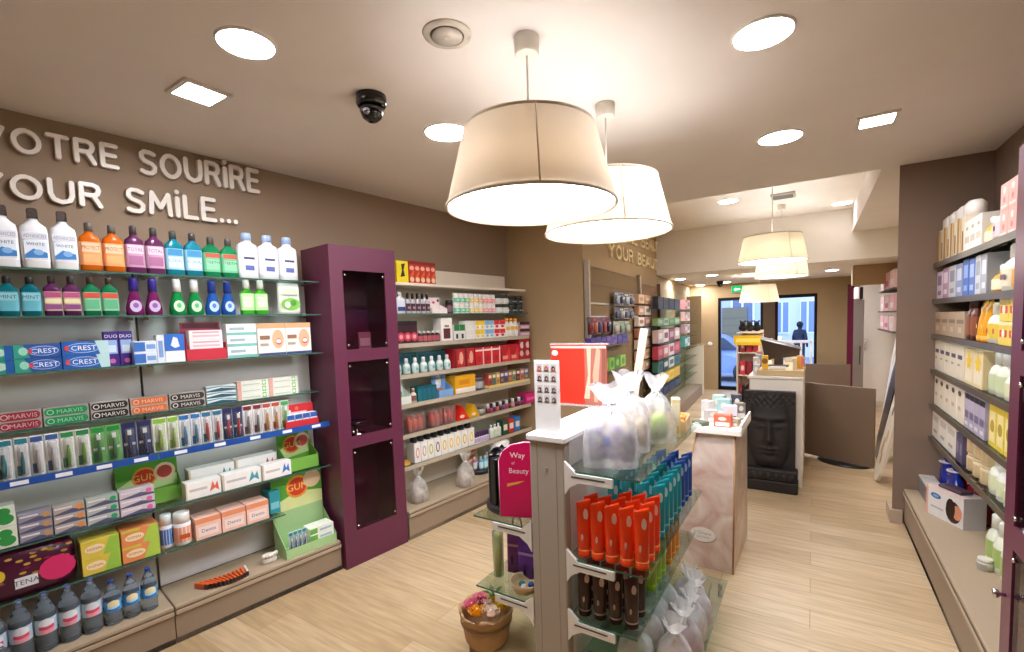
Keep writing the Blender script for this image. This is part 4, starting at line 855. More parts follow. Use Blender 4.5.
# ---- C
A = 'on the third shelf beyond the cabinet'
row(U2, OF, 1.468, 398, 418, 3, 321, carton('#3a1820', [('r', 0, 1, .8, 1, '#1c1014'), ('c', .5, .3, .2, '#c83a50'), ('c', .5, .3, .1, '#e8a0a8')], d=.1), 'dark_red_carton', ['dark red carton right beside the purple cabinet ' + A, 'middle dark red carton ' + A, 'dark red carton beside the small dark bottles ' + A], 'carton', 'dark red cartons', frm='l', gap=.03)
row(U2, OF, 1.468, 419, 441, 5, 331, rect_bottle('#3a1c20', '#e8e4de', '#b0545c', kind='plastic', capw=.6), 'small_bottle', '{o} small dark red bottle from the dark red cartons', 'bottle', 'small dark red bottles', frm='l')
row(U2, OF, 1.468, 441.5, 453, 1, 318, carton('#f0ebe4', [('r', .2, .8, .1, .55, '#5a1c28'), ('r', .3, .7, .6, .7, '#8a8088')], d=.1), 'white_carton', 'tall white carton with a maroon picture ' + A, 'carton', gap=.03)
row(U2, OF, 1.468, 454.5, 465.5, 2, 0, carton('#e6e4de', [('r', 0, 1, .6, 1, '#1f7a3a'), ('r', .3, .7, .1, .4, '#2a3430')], d=.09), 'green_top_carton', ['green topped white carton beside the maroon picture carton', 'green topped white carton beside the grey and white jars'], 'carton', 'green topped cartons', frm='l', gap=.04, h=.135)
for x0, x1, c, n, nm in ((466.5, 475.5, '#e8e6de', 2, 'cream'), (476, 485, '#f2cc2a', 2, 'yellow'), (485.5, 494, '#7fb8e0', 2, 'sky blue'), (494.5, 505.5, '#d8242c', 2, 'red')):
    row(U2, OF, 1.468, x0, x1, n, 0, carton('#f2efe8', [('r', 0, 1, .5, 1, c), ('e', .5, .3, .3, .16, c)], d=.09), 'lip_care_carton', [f'{nm} topped carton of the {tr} tier, {sd}' for tr in ('lower', 'upper') for sd in ('on the cabinet side', 'on the alcove wall side')], 'carton', nm + ' topped cartons', frm='l', tiers=2, h=.165, gap=.04)
row(U2, OF, 1.468, 506, 519, 3, 318, rect_bottle('#f2efe8', '#f09a30', '#f8f4ee', [('r', 0, 1, .5, .9, '#f0c050')], kind='plastic', capw=.6), 'white_bottle', '{o} white bottle with orange cap from the red topped cartons', 'bottle', 'white bottles with orange caps', frm='l')
row(U2, OF, 1.468, 520, 530, 1, 322, carton('#c898a8', [('r', 0, 1, .6, 1, '#3a1c2a'), ('r', .1, .9, .1, .4, '#e6d0d8')], d=.1), 'pink_carton', '{tier} dusky pink carton at the alcove end of the third shelf', 'carton', 'dusky pink cartons', tiers=2, gap=.03)
# ---- D
A = 'on the fourth shelf beyond the cabinet'
row(U2, OF, 1.228, 395, 453, 7, 357, pump_bottle('#dfe8e2', '#f2f2ee', '#bcd8d0', [('r', .2, .8, .2, .7, '#7fb0a8')]), 'white_bottle', '{o} white bottle in front of the teal cartons from the purple cabinet', 'bottle', 'white bottles in front of teal cartons', frm='l', gap=.3)
row(U2, OF + .12, 1.228, 397, 451, 8, 352, carton('#1f6a72', [('r', .1, .9, .6, .9, '#0f4a56'), ('r', .2, .8, .2, .5, '#3a8a90')], d=.08), 'teal_carton', '{o} teal carton behind the white bottles, from the purple cabinet', 'carton', 'teal cartons behind white bottles', frm='l', gap=.04)
row(U2, OF, 1.228, 455, 475, 2, 0, carton('#b81c24', [('r', 0, .2, 0, 1, '#6a1018'), ('e', .65, .5, .2, .34, '#e8a890'), ('r', .3, .5, .2, .4, '#e0705a')], d=.16), 'red_gift_box', ['red gift box with a face picture beside the teal cartons', 'red gift box with a face picture beside the striped red boxes'], 'box', 'red gift boxes with a face picture', frm='l', gap=.02, h=.165)
row(U2, OF, 1.228, 476, 501, 3, 0, carton('#d01c24', [('r', 0, 1, .78, .88, '#f2e0dc'), ('r', .82, .95, 0, 1, '#f0d8d4'), ('r', .15, .6, .2, .5, '#b0141c')], d=.16), 'red_gift_box', '{o} red gift box with white stripes from the face picture boxes', 'box', 'red gift boxes with white stripes', frm='l', gap=.02, h=.16)
row(U2, OF, 1.228, 502, 519, 2, 0, carton('#c01a2a', [('p', [(.0, .0), (1, .9), (1, 0)], '#e03a3a'), ('r', .1, .7, .15, .35, '#f0a090')], d=.15), 'red_gift_box', ['red gift box with a diagonal beside the striped red boxes', 'red gift box with a diagonal beside the tall red sets'], 'box', 'red gift boxes with a diagonal', frm='l', gap=.02, h=.165)
row(U2, OF, 1.228, 519.5, 531, 2, 0, carton('#b8182c', [('c', .5, .7, .16, '#f0d8d8'), ('c', .4, .3, .14, '#e8c0c0'), ('r', .7, .9, .3, .9, '#5a1020')], d=.15), 'red_gift_box', ['tall red gift set with white dots beside the diagonal boxes', 'tall red gift set with white dots at the alcove wall end'], 'box', 'tall red gift sets with white dots', frm='l', gap=.02, h=.21)
# ---- E
A = 'on the fifth shelf beyond the cabinet'
row(U2, OF, 1.0, 399, 412, 1, 379, display_box('#e4e8dc', [('r', .1, .9, .1, .45, '#6ab08a'), ('e', .5, .75, .3, .12, '#b8c8b0')], d=.1), 'display_box', 'white and green display box beside the purple cabinet ' + A, 'display box')
row(U2, OF, 1.0, 412.5, 418, 1, 388, pump_bottle('#d8c8b8', '#c89a80', '#8a5a50'), 'small_bottle', 'small beige bottle beside the dark teal tubs ' + A, 'bottle')
row(U2, OF, 1.0, 418.5, 437, 4, 386, carton('#0f6a70', [('r', 0, 1, .88, 1, '#0a4a58'), ('r', .8, 1, 0, 1, '#1c4a8a')], d=.1), 'teal_carton', '{o} dark teal carton from the purple cabinet ' + A, 'carton', 'dark teal cartons on the fifth shelf', frm='l', gap=.03)
row(U2, OF, 1.0, 439, 454, 1, 373, display_box('#7aa8d8', [('e', .5, .6, .2, .3, '#f0f0f2'), ('e', .5, .2, .4, .14, '#e8823a')], d=.1), 'display_box', 'blue display with a white figure and orange foot ' + A, 'display box')
row(U2, OF, 1.0, 455.5, 476, 1, 375, carton('#e8a818', [('r', .02, .98, .02, .3, '#f4ecd8'), ('r', .2, .7, .5, .75, '#d88a10')], d=.14), 'yellow_box', 'large golden yellow box ' + A, 'box', gap=.02)
row(U2, OF + .02, 1.0, 477, 488, 1, 377, round_jar('#8a8a90', '#6a5a58', '#b0b0b4'), 'grey_jar', 'grey jar beside the golden yellow box', 'jar')
cols = ['#b84a3a', '#6a7a3a', '#c8a850', '#7a3a5a', '#4a5a8a', '#a86a4a', '#8a9a50', '#5a3a4a', '#c87a6a', '#6a6a9a']
cn = ['rust', 'olive', 'sand', 'plum', 'slate', 'brown', 'moss', 'dark plum', 'salmon', 'lavender']
yt0, yt1 = U2.t(488, 1.0, OF), U2.t(529, 1.0, OF)
fbox(U2, 'display_tray', yt0, yt1, .132, .30, 1.001, 1.022, m('#e6d27a'), 'pale yellow display tray under the small coloured packs', 'tray')
for i in range(10):
    row(U2, OF, 1.022, 488.5 + i * 4, 492.3 + i * 4, 1, 0, carton(cols[i], [('r', .1, .9, .6, .85, '#e8e0d0'), ('r', .2, .8, .15, .4, cols[(i + 3) % 10])], d=.07), 'hair_care_pack', f'small {cn[i]} pack, {o_(i + 1)} along the pale yellow tray', 'carton', 'small packs on the pale yellow tray', gap=.06, h=.115)
# ---- F
A = 'on the sixth shelf beyond the cabinet'
def gift_set(c):
    def f(w, h):
        d = .1; b = MB(); k = m(c, 'plastic')
        n = max(1, round(w / .05))
        for i in range(n):
            x = -w / 2 + (i + .5) * w / n
            b.body([(.004, w / n * .8, d * .7, 3), (h * .6, w / n * .8, d * .7, 3), (h * .68, w / n * .4, d * .4, 2), (h * .85, w / n * .4, d * .4, 2)], k, 12, x=x)
        c2 = MB(); c2.box(-w / 2, w / 2, -d / 2, d / 2, .001, h, m('#f4ece8', 'clear', mix=.12, g=.8))
        return [('bottles', b), ('clear_case', c2)], d
    return f
for x0, x1, c, nm in ((409, 426, '#e8481c', 'beside the purple cabinet'), (432, 443, '#e84a2a', 'second along'), (445, 456, '#e0402a', 'third along')):
    row(U2, OF, .765, x0, x1, 1, 0, gift_set(c), 'gift_set', f'clear case of orange bottles {nm} {A}', 'gift set', 'clear cases of orange bottles', gap=.03, h=.15)
def tri(c):
    def f(w, h):
        d = .09; b = MB(); k = m(c, 'plastic')
        vs = [(-w / 2, -d / 2, 0), (w / 2, -d / 2, 0), (-w * .1, -d / 2, h), (-w / 2, d / 2, 0), (w / 2, d / 2, 0), (-w * .1, d / 2, h)]
        b.add(vs, [(0, 1, 2), (5, 4, 3), (0, 3, 4, 1), (1, 4, 5, 2), (2, 5, 3, 0)], k); gfx(b, w, h, -d / 2, [('e', .4, .25, .2, .12, '#f0d8c0')])
        return [('sachet', b)], d
    return f
row(U2, OF, .765, 457.5, 469.5, 1, 0, tri('#d8281c'), 'pyramid_pack', 'red pyramid shaped pack ' + A, 'pack', gap=.03, h=.13)
row(U2, OF, .765, 470, 480, 1, 0, tri('#e0a818'), 'pyramid_pack', 'yellow pyramid shaped pack ' + A, 'pack', gap=.03, h=.12)
row(U2, OF + .02, .765, 481, 487, 1, 0, round_jar('#b8b09a', '#6a6050'), 'small_jar', 'small stone coloured jar beside the yellow pyramid pack', 'jar', h=.07)
tc_ = ['#7a2a4a', '#a83a4a', '#5a3a6a', '#c86a5a', '#3a3440', '#8a4a7a', '#b8505a', '#6a3040', '#d89a8a', '#4a3a5a', '#9a3048', '#70405a']
for i in range(12):
    row(U2, OF, .765, 488 + i * 3.1, 490.8 + i * 3.1, 1, 0, round_jar(tc_[i], '#2a2428' if i % 2 else '#d8d0d0', capf=.45), 'nail_polish', f'small nail polish bottle, {o_(i + 1)} from the stone coloured jar', 'bottle', 'nail polish bottles on the sixth shelf', gap=.1, h=.085)
row(U2, OF, .765, 526, 536, 1, 0, carton('#d8247a', [('r', .1, .9, .3, .6, '#f06aa8')], d=.12), 'pink_box', 'bright pink box at the alcove end of the sixth shelf', 'box', gap=.03, h=.1)
# ---- G
A = 'on the lowest shelf beyond the cabinet'
row(U2, OF, .515, 403.5, 413, 1, 462, round_jar('#e0a41c', '#c8901c', '#f0c850'), 'yellow_jar', 'amber yellow jar beside the purple cabinet ' + A, 'jar')
bx = ['#c88a90', '#b8a0a8', '#b0b84a', '#5a3a5a', '#e0b830', '#e6bc28', '#e8c030', '#d8b83a', '#e2c44a']
bn = ['dusty pink', 'mauve', 'olive', 'dark plum', 'golden', 'amber', 'bright yellow', 'mustard', 'pale gold']
for i in range(9):
    def mkb(c):
        def f(w, h):
            d = .1; b = MB(); b.box(-w / 2, w / 2, -d / 2, d / 2, 0, h * .78, m('#eeebe4'), c=.001); gfx(b, w, h * .78, -d / 2, [('e', .5, .5, .3, .28, c), ('e', .5, .5, .16, .2, '#f2ead0')])
            k = MB(); k.body([(h * .78, w * .7, d * .6, 3), (h * .97, w * .7, d * .6, 3), (h, w * .5, d * .5, 2)], m('#16141a', 'plastic'), 12)
            return [('carton', b), ('black_top', k)], d
        return f
    row(U2, OF, .515, 415 + i * 6.7, 421.4 + i * 6.7, 1, 0, mkb(bx[i]), 'hair_colour_box', f'white box with {bn[i]} oval and black top {A}', 'carton', 'white boxes with black tops', gap=.05, h=.2)
row(U2, OF - .01, .515, 476, 490, 6, 0, round_jar('#e8e4ec', '#4a2a5a', '#b8a8c8', capf=.4), 'nail_care_bottle', '{o} white bottle with violet cap from the black topped boxes', 'bottle', 'white bottles with violet caps', frm='l', h=.1)
row(U2, OF, .515, 491, 502, 3, 0, rect_bottle('#e6e6dc', '#f0efe8', '#cfdcc8', kind='plastic'), 'white_bottle', '{o} white bottle from the violet capped ones ' + A, 'bottle', 'white bottles on the lowest shelf', frm='l', h=.13)
for x0, c, nm in ((503, '#2a4a3a', 'dark green'), (509, '#b83a2a', 'rust red'), (515, '#2a7ac0', 'bright blue')):
    row(U2, OF, .515, x0, x0 + 5.5, 1, 0, carton(c, [('r', .15, .85, .3, .7, '#e8e0d0')], d=.09), 'small_carton', f'{nm} carton near the alcove end {A}', 'carton', gap=.05, h=.14)
# ---- deck
def place_bag(fr, px, off, z, w, d, h, fill, label, seed, tint='#f3efee', grp=None, kind='organza', mix=.55, cat='gift bag', name='gift_bag', rot=0.0):
    t = fr.t(px, z, off); p = fr.P(t, off, z + .001)
    return thing(name, [(n, b.mesh(n)) for n, b in gift_bag_parts(w, d, h, tint, fill, seed, kind, mix)], label, cat, p, fr.rz + rot, grp)
F1 = [(.35, .05, .3, .4, '#e8d8dc'), (.65, .05, .28, .35, '#d8e4d8')]
place_bag(U2, 419, .12, .22, .14, .12, .27, F1, 'white gift bag tied with ribbon beside the purple cabinet, on the display base', 11, '#efeae2')
place_bag(U2, 466, .06, .22, .15, .12, .29, F1, 'white gift bag tied with ribbon behind the blue bottle carousel, on the display base', 12, '#efeae2')
t = U2.t(478, .22, .245); p = U2.P(t, .24, .221)
b = MB(); b.lathe([(.125, 0), (.13, .01), (.13, .03), (.12, .04)], m('#1c1a1c', 'plastic'), 28)
k = MB(); k.T = Matrix.Translation((-.03, .03, .04)) @ Matrix.Rotation(R(-8), 4, 'X'); k.poly([(-.085, 0), (.06, 0), (.075, .17), (.03, .225), (-.06, .22), (-.09, .17)], -.002, m('#e0a888')); k.poly([(-.085, 0), (-.09, .17), (-.06, .22), (.03, .225), (.075, .17), (.06, 0)], .002, m('#c8a088'))
for i in range(5): k.poly([(-.07 + .02 * i, .05 + .03 * i), (-.02 + .02 * i, .06 + .03 * i), (-.01 + .02 * i, .08 + .03 * i), (-.06 + .02 * i, .07 + .03 * i)], -.003, m(['#f0d8c0', '#e8823a', '#f0e0d0', '#d8703a', '#f4e4d4'][i]))
thing('bottle_carousel', [('turntable', b), ('placard', k)], 'black round turntable with an orange placard on the display base', 'carousel', p, U2.rz)
for i, a in enumerate((-155, -120, -90, -60, -25)):
    bb, _ = rect_bottle(['#d06a90', '#5aa8c8', '#5ab8cc', '#6ac0d0', '#8ad0d4'][i], '#e6e8ea', '#c8e4ea', kind='plastic', capw=.5)(.042, .12)
    q = Vector((.095 * math.cos(R(a)), .095 * math.sin(R(a)), .042)); q.rotate(Matrix.Rotation(U2.rz, 3, 'Z'))
    thing('small_bottle', [(n[0], n[1].mesh(n[0])) for n in bb], f'small {"pink" if i == 0 else "aqua blue"} bottle, {o_(i + 1)} around the black turntable', 'bottle', p + q, U2.rz, 'small bottles on the turntable')
def cube_bag(w, h):
    d = w * .8; b = MB(); b.body([(0, w * .95, d, 4), (h * .1, w, d, 4), (h * .8, w * .95, d * .9, 3), (h, w * .6, d * .5, 2.5)], m('#f0ece6', 'plastic', bump=.2), 20); gfx(b, w, h, -d * .52, [('r', .2, .8, .3, .36, '#8a8084')])
    return [('pouch', b)], d * 1.05
row(U2, .1, .22, 499, 514, 1, 0, cube_bag, 'white_pouch', '{tier} white pouch of the pair stacked near the pink sign', 'pouch', 'stacked white pouches', tiers=2, h=.26)
row(U2, .12, .22, 516, 532, 3, 0, carton('#8a2430', [('r', .2, .8, .4, .7, '#c86a60')], d=.1), 'red_pack', '{o} dark red pack from the stacked white pouches', 'pack', 'dark red packs on the base', frm='l', h=.14)
# ------------------------------------------------------------------ product wall behind (slat panel, posts and shelf bays)
def wp(px, z=1.2, off=0.0): return WU.t(px, z, off)
MT = m('#b9ad9a', 'metal', r=.4)
ta, tb_, tc1, td, te = wp(585), wp(637), wp(652), wp(657), wp(684)
def slat(w, d, h):
    s = MB()
    for i in range(11): s.box(-w, w, -d - .004, -d, .1 + i * .18, .106 + i * .18, m('#6a5a44'))
    for z in (h - .38, h - .52): s.box(-w, w, -d - .012, -d, z, z + .018, m('#d8cbb4', 'metal'))
    return [('slat_groove', s)]
fbox(WU, 'slatwall', ta + .05, tb_, -.02, -.002, .25, 2.15, m('#8b7350', 'matte'), 'brown slat panel on the product wall behind the red poster', 'panel', extra=slat)
def post(t, label, zt=2.2, col='#b9ad9a'):
    p = WU.P(t, -.03, 0); b = MB(); b.box(-.02, .02, -.03, .025, .02, zt, m(col, 'metal', r=.4), c=.004)
    f = MB(); f.box(-.03, .03, -.031, .026, .001, .02, m('#8a8070', 'metal'))
    thing('shelf_post', [('upright', b), ('foot', f)], label, 'post', p, WU.rz)
post(ta + .02, 'slim metal upright at the alcove corner beside the slat panel')
post(tb_ + .03, 'slim metal upright between the slat panel and the cream item rack')
post(td + .02, 'slim brown upright between the cream item rack and the glass shelf bay', 2.15, '#8a7050')
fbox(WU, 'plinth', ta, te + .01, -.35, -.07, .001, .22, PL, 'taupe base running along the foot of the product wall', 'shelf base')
def blister(c, c2):
    def f(w, h):
        b = MB(); d = .03; b.box(-w / 2, w / 2, .005, .01, 0, h, m(c)); gfx(b, w, h, .005, [('r', .1, .9, .78, .95, c2)])
        b.body([(h * .1, w * .7, .03, 3), (h * .6, w * .75, .03, 3), (h * .7, w * .5, .02, 3)], m(c2, 'plastic'), 10, y=-.008)
        h2 = MB(); h2.tube([(0, .012, h * .95), (0, .05, h * .95)], .003, m('#b8b8b8', 'chrome'), 5)
        return [('blister_card', b), ('hook', h2)], .05
    return f
def wrow(x0, x1, n, ytop, ybot, cols, what, label, cat, group, off=-.105, mkr=None):
    z = WU.z((x0 + x1) / 2, ybot, off); zt = WU.z((x0 + x1) / 2, ytop, off)
    for i in range(n):
        c = cols[i % len(cols)]; xa = x0 + (x1 - x0) * i / n; xb = x0 + (x1 - x0) * (i + 1) / n
        row(WU, off, z, xa, xb, 1, 0, mkr(c, cols[(i + 1) % len(cols)]) if mkr else blister(c, cols[(i + 1) % len(cols)]), what, label.format(o=o_(i + 1)), cat, group, gap=.08, h=max(.05, zt - z))
wrow(617, 636, 4, 293, 305, ['#6a7080', '#a8b0b8', '#4a5060', '#c8ccd0'], 'blister_pack', '{o} grey blister pack in the upper hanging row beside the first uprights', 'blister pack', 'grey blister packs hung high')
wrow(617, 636, 4, 308, 319, ['#8a8478', '#4a5268', '#c0b8a8', '#6a6a78'], 'blister_pack', '{o} grey blister pack in the second hanging row of the slat panel', 'blister pack', 'grey blister packs hung below')
wrow(591, 613, 5, 317, 334, ['#2a2c38', '#7a2a2a', '#b8603a', '#3a4a6a', '#a83a34'], 'toy_pack', '{o} dark hanging toy pack from the alcove corner on the slat panel', 'blister pack', 'dark toy packs on the slat panel')
wrow(616, 632, 3, 321, 334, ['#a8b098', '#c0bca8', '#8a9a7a'], 'blister_pack', '{o} pale green hanging pack beside the dark toy packs', 'blister pack', 'pale green packs on the slat panel')
wrow(591, 628, 7, 336, 345, ['#4a3a8a', '#5a4a9a', '#3a3470', '#6a4a90', '#7a5aa0'], 'violet_pack', '{o} violet pack from the alcove corner in the low violet row', 'pack', 'violet packs on the slat panel', mkr=lambda c, c2: carton(c, [('r', .1, .9, .5, .8, c2)], d=.06))
wrow(604, 626, 4, 357, 369, ['#6aa02a', '#8ac03a', '#4a8a2a', '#a0c850'], 'green_pack', '{o} green pack from the red poster in the lowest slat panel row', 'pack', 'green packs on the slat panel', mkr=lambda c, c2: carton(c, [('e', .5, .5, .3, .3, c2)], d=.06))
for xa_, xb_, yb_, nm in ((590, 629, 345, 'violet'), (603, 627, 369, 'green')):
    zz_ = WU.z((xa_ + xb_) / 2, yb_, -.105)
    fbox(WU, 'slatwall_shelf', WU.t(xa_, zz_, -.1), WU.t(xb_, zz_, -.1), -.115, -.031, zz_ - .012, zz_ - .001, m('#cfc4b0', 'clear', mix=.4), f'narrow clear shelf on the slat panel under the {nm} packs', 'shelf')
cr = ['#e8c8a0', '#c89a78', '#f0e0cc', '#b87a60', '#e8d0b8', '#d8a888']
for k, (ya, yb) in enumerate(((295, 304), (306, 315), (317, 326), (328, 337), (339, 348), (350, 359), (361, 370))):
    wrow(638.5, 651, 2, ya, yb, cr[k % 6:] + cr[:k % 6], 'cream_pack', '{o} pack in the ' + o_(k + 1) + ' row from above on the cream item rack', 'pack', 'packs on the cream item rack', mkr=lambda c, c2: carton(c, [('r', .2, .8, .3, .7, c2)], d=.06))
fbox(WU, 'pegboard', tb_ + .06, td - .01, -.02, -.002, .25, 2.1, m('#8a6a48', 'matte'), 'brown board carrying the cream item rack', 'panel')
fbox(WU, 'shelf_back_panel', td + .05, te - .01, -.02, -.002, .25, 2.1, m('#a8946e', 'matte'), 'tan back panel of the glass shelf bay on the product wall', 'panel')
rows3 = [(298, 309, ['#23222c', '#2c2a36', '#1c1a20'], 'dark box'), (318, 325, ['#7a9a5a', '#a8b890', '#5a8a4a'], 'green pack'), (329, 341, ['#c8a8a0', '#e8e0d8', '#8a3a4a'], 'pale pack'), (344, 356, ['#b03a44', '#c87a70', '#d8d0c8'], 'red pack'), (358, 368, ['#3a6a5a', '#2a4a4a', '#d8d4c8'], 'dark green pack'), (371, 381, ['#e0b820', '#d8a818', '#f0d040'], 'yellow pack'), (384, 391, ['#22284a', '#2a3058', '#3a3a5a'], 'navy pack')]
for k, (ya, yb, cs, nm) in enumerate(rows3):
    z = WU.z(669, yb, -.24)
    glass_shelf(WU, min(td + .06, WU.t(656.5, z, -.24)), te - .02, -.26, -.03, z - .001, f'{o_(k + 1)} glass shelf from above in the glass shelf bay of the product wall', 'glass shelves of the product wall bay')
    wrow(658, 680, 4, ya, yb, cs, nm.replace(' ', '_'), '{o} ' + nm + ' from the brown upright, on the ' + o_(k + 1) + ' shelf of the bay', 'pack', nm + 's in the glass shelf bay', off=-.24, mkr=lambda c, c2: carton(c, [('r', .15, .85, .3, .75, c2)], d=.08))
q = WU.P(te + .04, -.2, 0); b = MB(); b.box(-.02, .02, -.18, .18, .001, 1.02, m('#e6dcc8', 'matte'), c=.004); k = MB(); k.box(-.03, .03, -.19, .19, 1.021, 1.05, m('#cbb48e', 'wood'))
thing('end_panel', [('panel', b), ('top_cap', k)], 'white end panel with wooden cap at the end of the glass shelf bay', 'panel', q, WU.rz)
# last bay
tf, tg = te + .08, WU.t(692, 1.2, -.2)
for k, (ya, yb, c, nm) in enumerate(((300, 309, '#d87a80', 'rose'), (312, 321, '#e0a8a0', 'pale rose'), (324, 333, '#c8929a', 'mauve'), (336, 346, '#6ab0a8', 'aqua'))):
    z = WU.z(687, yb, -.2)
    glass_shelf(WU, tf, tg, -.24, -.03, z - .001, f'{o_(k + 1)} glass shelf from above on the last rack before the far wall', 'glass shelves of the last rack')
    wrow(685, 690, 2, ya, yb, [c, '#f0e6e0'], 'far_pack', '{o} ' + nm + ' pack on the last rack before the far wall', 'pack', nm + ' packs on the last rack', off=-.2, mkr=lambda c, c2: carton(c, [('r', .15, .85, .3, .75, c2)], d=.08))
fbox(WU, 'rack_side', max(tg, te + .3) + .02, max(tg, te + .3) + .06, -.30, -.01, .002, 2.05, m('#9a8462', 'matte'), 'tan rack side near the far wall', 'panel')
# ------------------------------------------------------------------ right-hand product wall
RT = 4.40 - RF0 - .03
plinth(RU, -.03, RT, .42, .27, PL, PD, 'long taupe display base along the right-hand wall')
fbox(RU, 'shelf_back_panel', -.03, RT, .424, .436, .271, 2.0, m('#7d6b5a', 'matte', amp=.02), 'taupe back panel behind the right-hand shelves', 'panel')
for z, nm in ((1.92, 'topmost'), (1.67, 'second'), (1.425, 'third'), (1.175, 'fourth'), (.925, 'fifth'), (.69, 'lowest')):
    glass_shelf(RU, -.02, RT - .01, .14, .42, z, f'{nm} dark edged shelf between the partition wall and the right-hand purple cabinet', 'shelves of the right-hand wall', rail='#4a4640' if z > 1.6 else '#5a5044')
OR = .16
# ---- 1
A = 'on the topmost right-hand shelf'
def gold_box(w, h):
    d = .12; b = MB(); b.box(-w / 2, w / 2, -d / 2, d / 2, 0, h * .72, m('#e8dcc4'), c=.002)
    gfx(b, w, h * .72, -d / 2, [('r', .0, .3, 0, 1, '#b88a34'), ('r', .42, .6, .05, .95, '#d8b468'), ('r', .7, .86, .1, .6, '#8a5a28')])
    k = MB(); k.body([(h * .72, w * .9, d * .8, 2.6), (h * .93, w * .9, d * .8, 2.6), (h, w * .6, d * .5, 2.2)], m('#f2ede4', 'plastic'), 16)
    return [('carton', b), ('white_top', k)], d
row(RU, OR, 1.92, 932, 964, 5, 223, gold_box, 'gold_striped_bottle', '{o} gold striped bottle with white top from the partition wall', 'bottle', 'gold striped bottles', frm='l', gap=.04, yx=934)
row(RU, OR, 1.92, 964, 981, 3, 218, carton('#efeae0', [('r', .1, .9, .3, .5, '#d0c4b0'), ('r', .3, .7, .7, .8, '#b8a890')], d=.1), 'white_carton', '{o} white carton from the gold striped bottles', 'carton', 'white cartons on the topmost right shelf', frm='l', gap=.04)
row(RU, OR, 1.92, 981.5, 988, 1, 222, pump_bottle('#e0b848', '#f0ece0', '#f2e6c0'), 'gold_bottle', 'small gold bottle with white cap beside the white cartons', 'bottle', h=.14)
row(RU, OR, 1.92, 988, 999, 1, 203, pump_bottle('#f2f0ee', '#f4f2f0', '#e8c8cc', [('c', .5, .6, .2, '#5a3a6a')]), 'white_bottle', 'large white bottle with a plum dot beside the pink cartons', 'bottle')
row(RU, OR, 1.92, 999, 1016, 2, 0, carton('#e8b0a4', [('c', .5, .75, .13, '#f4e8e4'), ('c', .5, .4, .12, '#d87a78'), ('r', .1, .9, .1, .2, '#f0d8d0')], d=.14), 'pink_carton', '{tier} pink carton of the {o} stack from the large white bottle', 'carton', 'pink cartons on the topmost right shelf', frm='l', tiers=2, gap=.04, h=.25)
# ---- 2
A = 'on the second right-hand shelf'
for i, (x0, x1, c, c2, nm, yt) in enumerate(((936.5, 942, '#d8c8d8', '#8a6a8a', 'lilac', 272), (942.3, 948, '#b890a8', '#e8dce4', 'mauve', 268), (948.3, 955, '#c8c8cc', '#8a8a98', 'silver', 266), (955.3, 962, '#8a9ac0', '#d8dcec', 'grey blue', 264), (962.3, 968, '#3a66c0', '#8ab0e8', 'bright blue', 260), (968.3, 974, '#4a72c4', '#a8c4ee', 'mid blue', 259), (974.3, 980, '#c8ccd0', '#9aa0a8', 'pale grey', 256), (980.3, 986, '#a8acb4', '#e0e2e6', 'steel grey', 254))):
    row(RU, OR, 1.67, x0, x1, 1, yt, carton(c, [('r', .15, .85, .5, .85, c2), ('r', .2, .8, .15, .3, c2)], d=.1), 'skin_care_carton', f'{nm} carton, {o_(i + 1)} from the partition wall {A}', 'carton', gap=.05)
row(RU, OR, 1.67, 987, 997, 1, 0, pump_bottle('#d8a83a', '#f0ece4', '#f4e8c8'), 'gold_bottle', 'gold bottle with white cap beside the steel grey carton', 'bottle', h=.14)
row(RU, OR, 1.67, 997, 1007, 1, 0, pump_bottle('#f2ece0', '#f4f0e8', '#e8dcc0', [('r', .1, .9, .4, .7, '#6a4a60')]), 'white_bottle', 'white bottle with a plum label ' + A, 'bottle', h=.22)
row(RU, OR, 1.67, 1007, 1018, 1, 0, pump_bottle('#e8d8b8', '#f0ece0', '#d89a3a'), 'cream_bottle', 'cream bottle with orange label ' + A, 'bottle', h=.2)
# ---- 3
A = 'on the third right-hand shelf'
row(RU, OR, 1.425, 934.5, 964, 4, 312, carton('#b8a084', [('r', .1, .9, .55, .7, '#8a7058'), ('r', .3, .7, .2, .4, '#d0bca0')], d=.16), 'tan_carton', '{o} tan carton from the partition wall ' + A, 'carton', 'tan cartons', frm='l', gap=.03)
row(RU, OR, 1.425, 964.5, 973, 2, 301, rect_bottle('#5a2a18', '#3a1c14', '#8a4a2a', kind='plastic'), 'brown_bottle', ['brown bottle beside the tan cartons ' + A, 'brown bottle beside the orange tubes ' + A], 'bottle', 'brown bottles', frm='l')
row(RU, OR, 1.425, 973.5, 983, 2, 300, sun_tube('#eaa41c', '#e89a10', '#f8dc90', '#f4c860'), 'orange_tube', ['orange yellow tube beside the brown bottles ' + A, 'orange yellow tube beside the white tubs ' + A], 'tube', 'orange yellow tubes', frm='l')
row(RU, OR, 1.425, 984, 997, 2, 0, pump_bottle('#f0e8d0', '#f4f0e0', '#e8c848', [('c', .3, .5, .2, '#d8502a')]), 'white_bottle', ['white bottle with yellow label beside the orange tubes', 'white bottle with yellow label beside the yellow and red cartons'], 'bottle', 'white bottles with yellow labels', frm='l', h=.2)
row(RU, OR, 1.425, 998, 1018, 2, 0, carton('#ecd05a', [('r', .1, .9, .35, .65, '#d8482a'), ('c', .5, .5, .2, '#f4ecd0'), ('r', 0, 1, .85, 1, '#f4e8a8')], d=.13), 'yellow_carton', '{tier} yellow and red carton of the {o} stack near the right-hand purple cabinet', 'carton', 'yellow and red cartons', frm='l', tiers=2, gap=.04, h=.22)
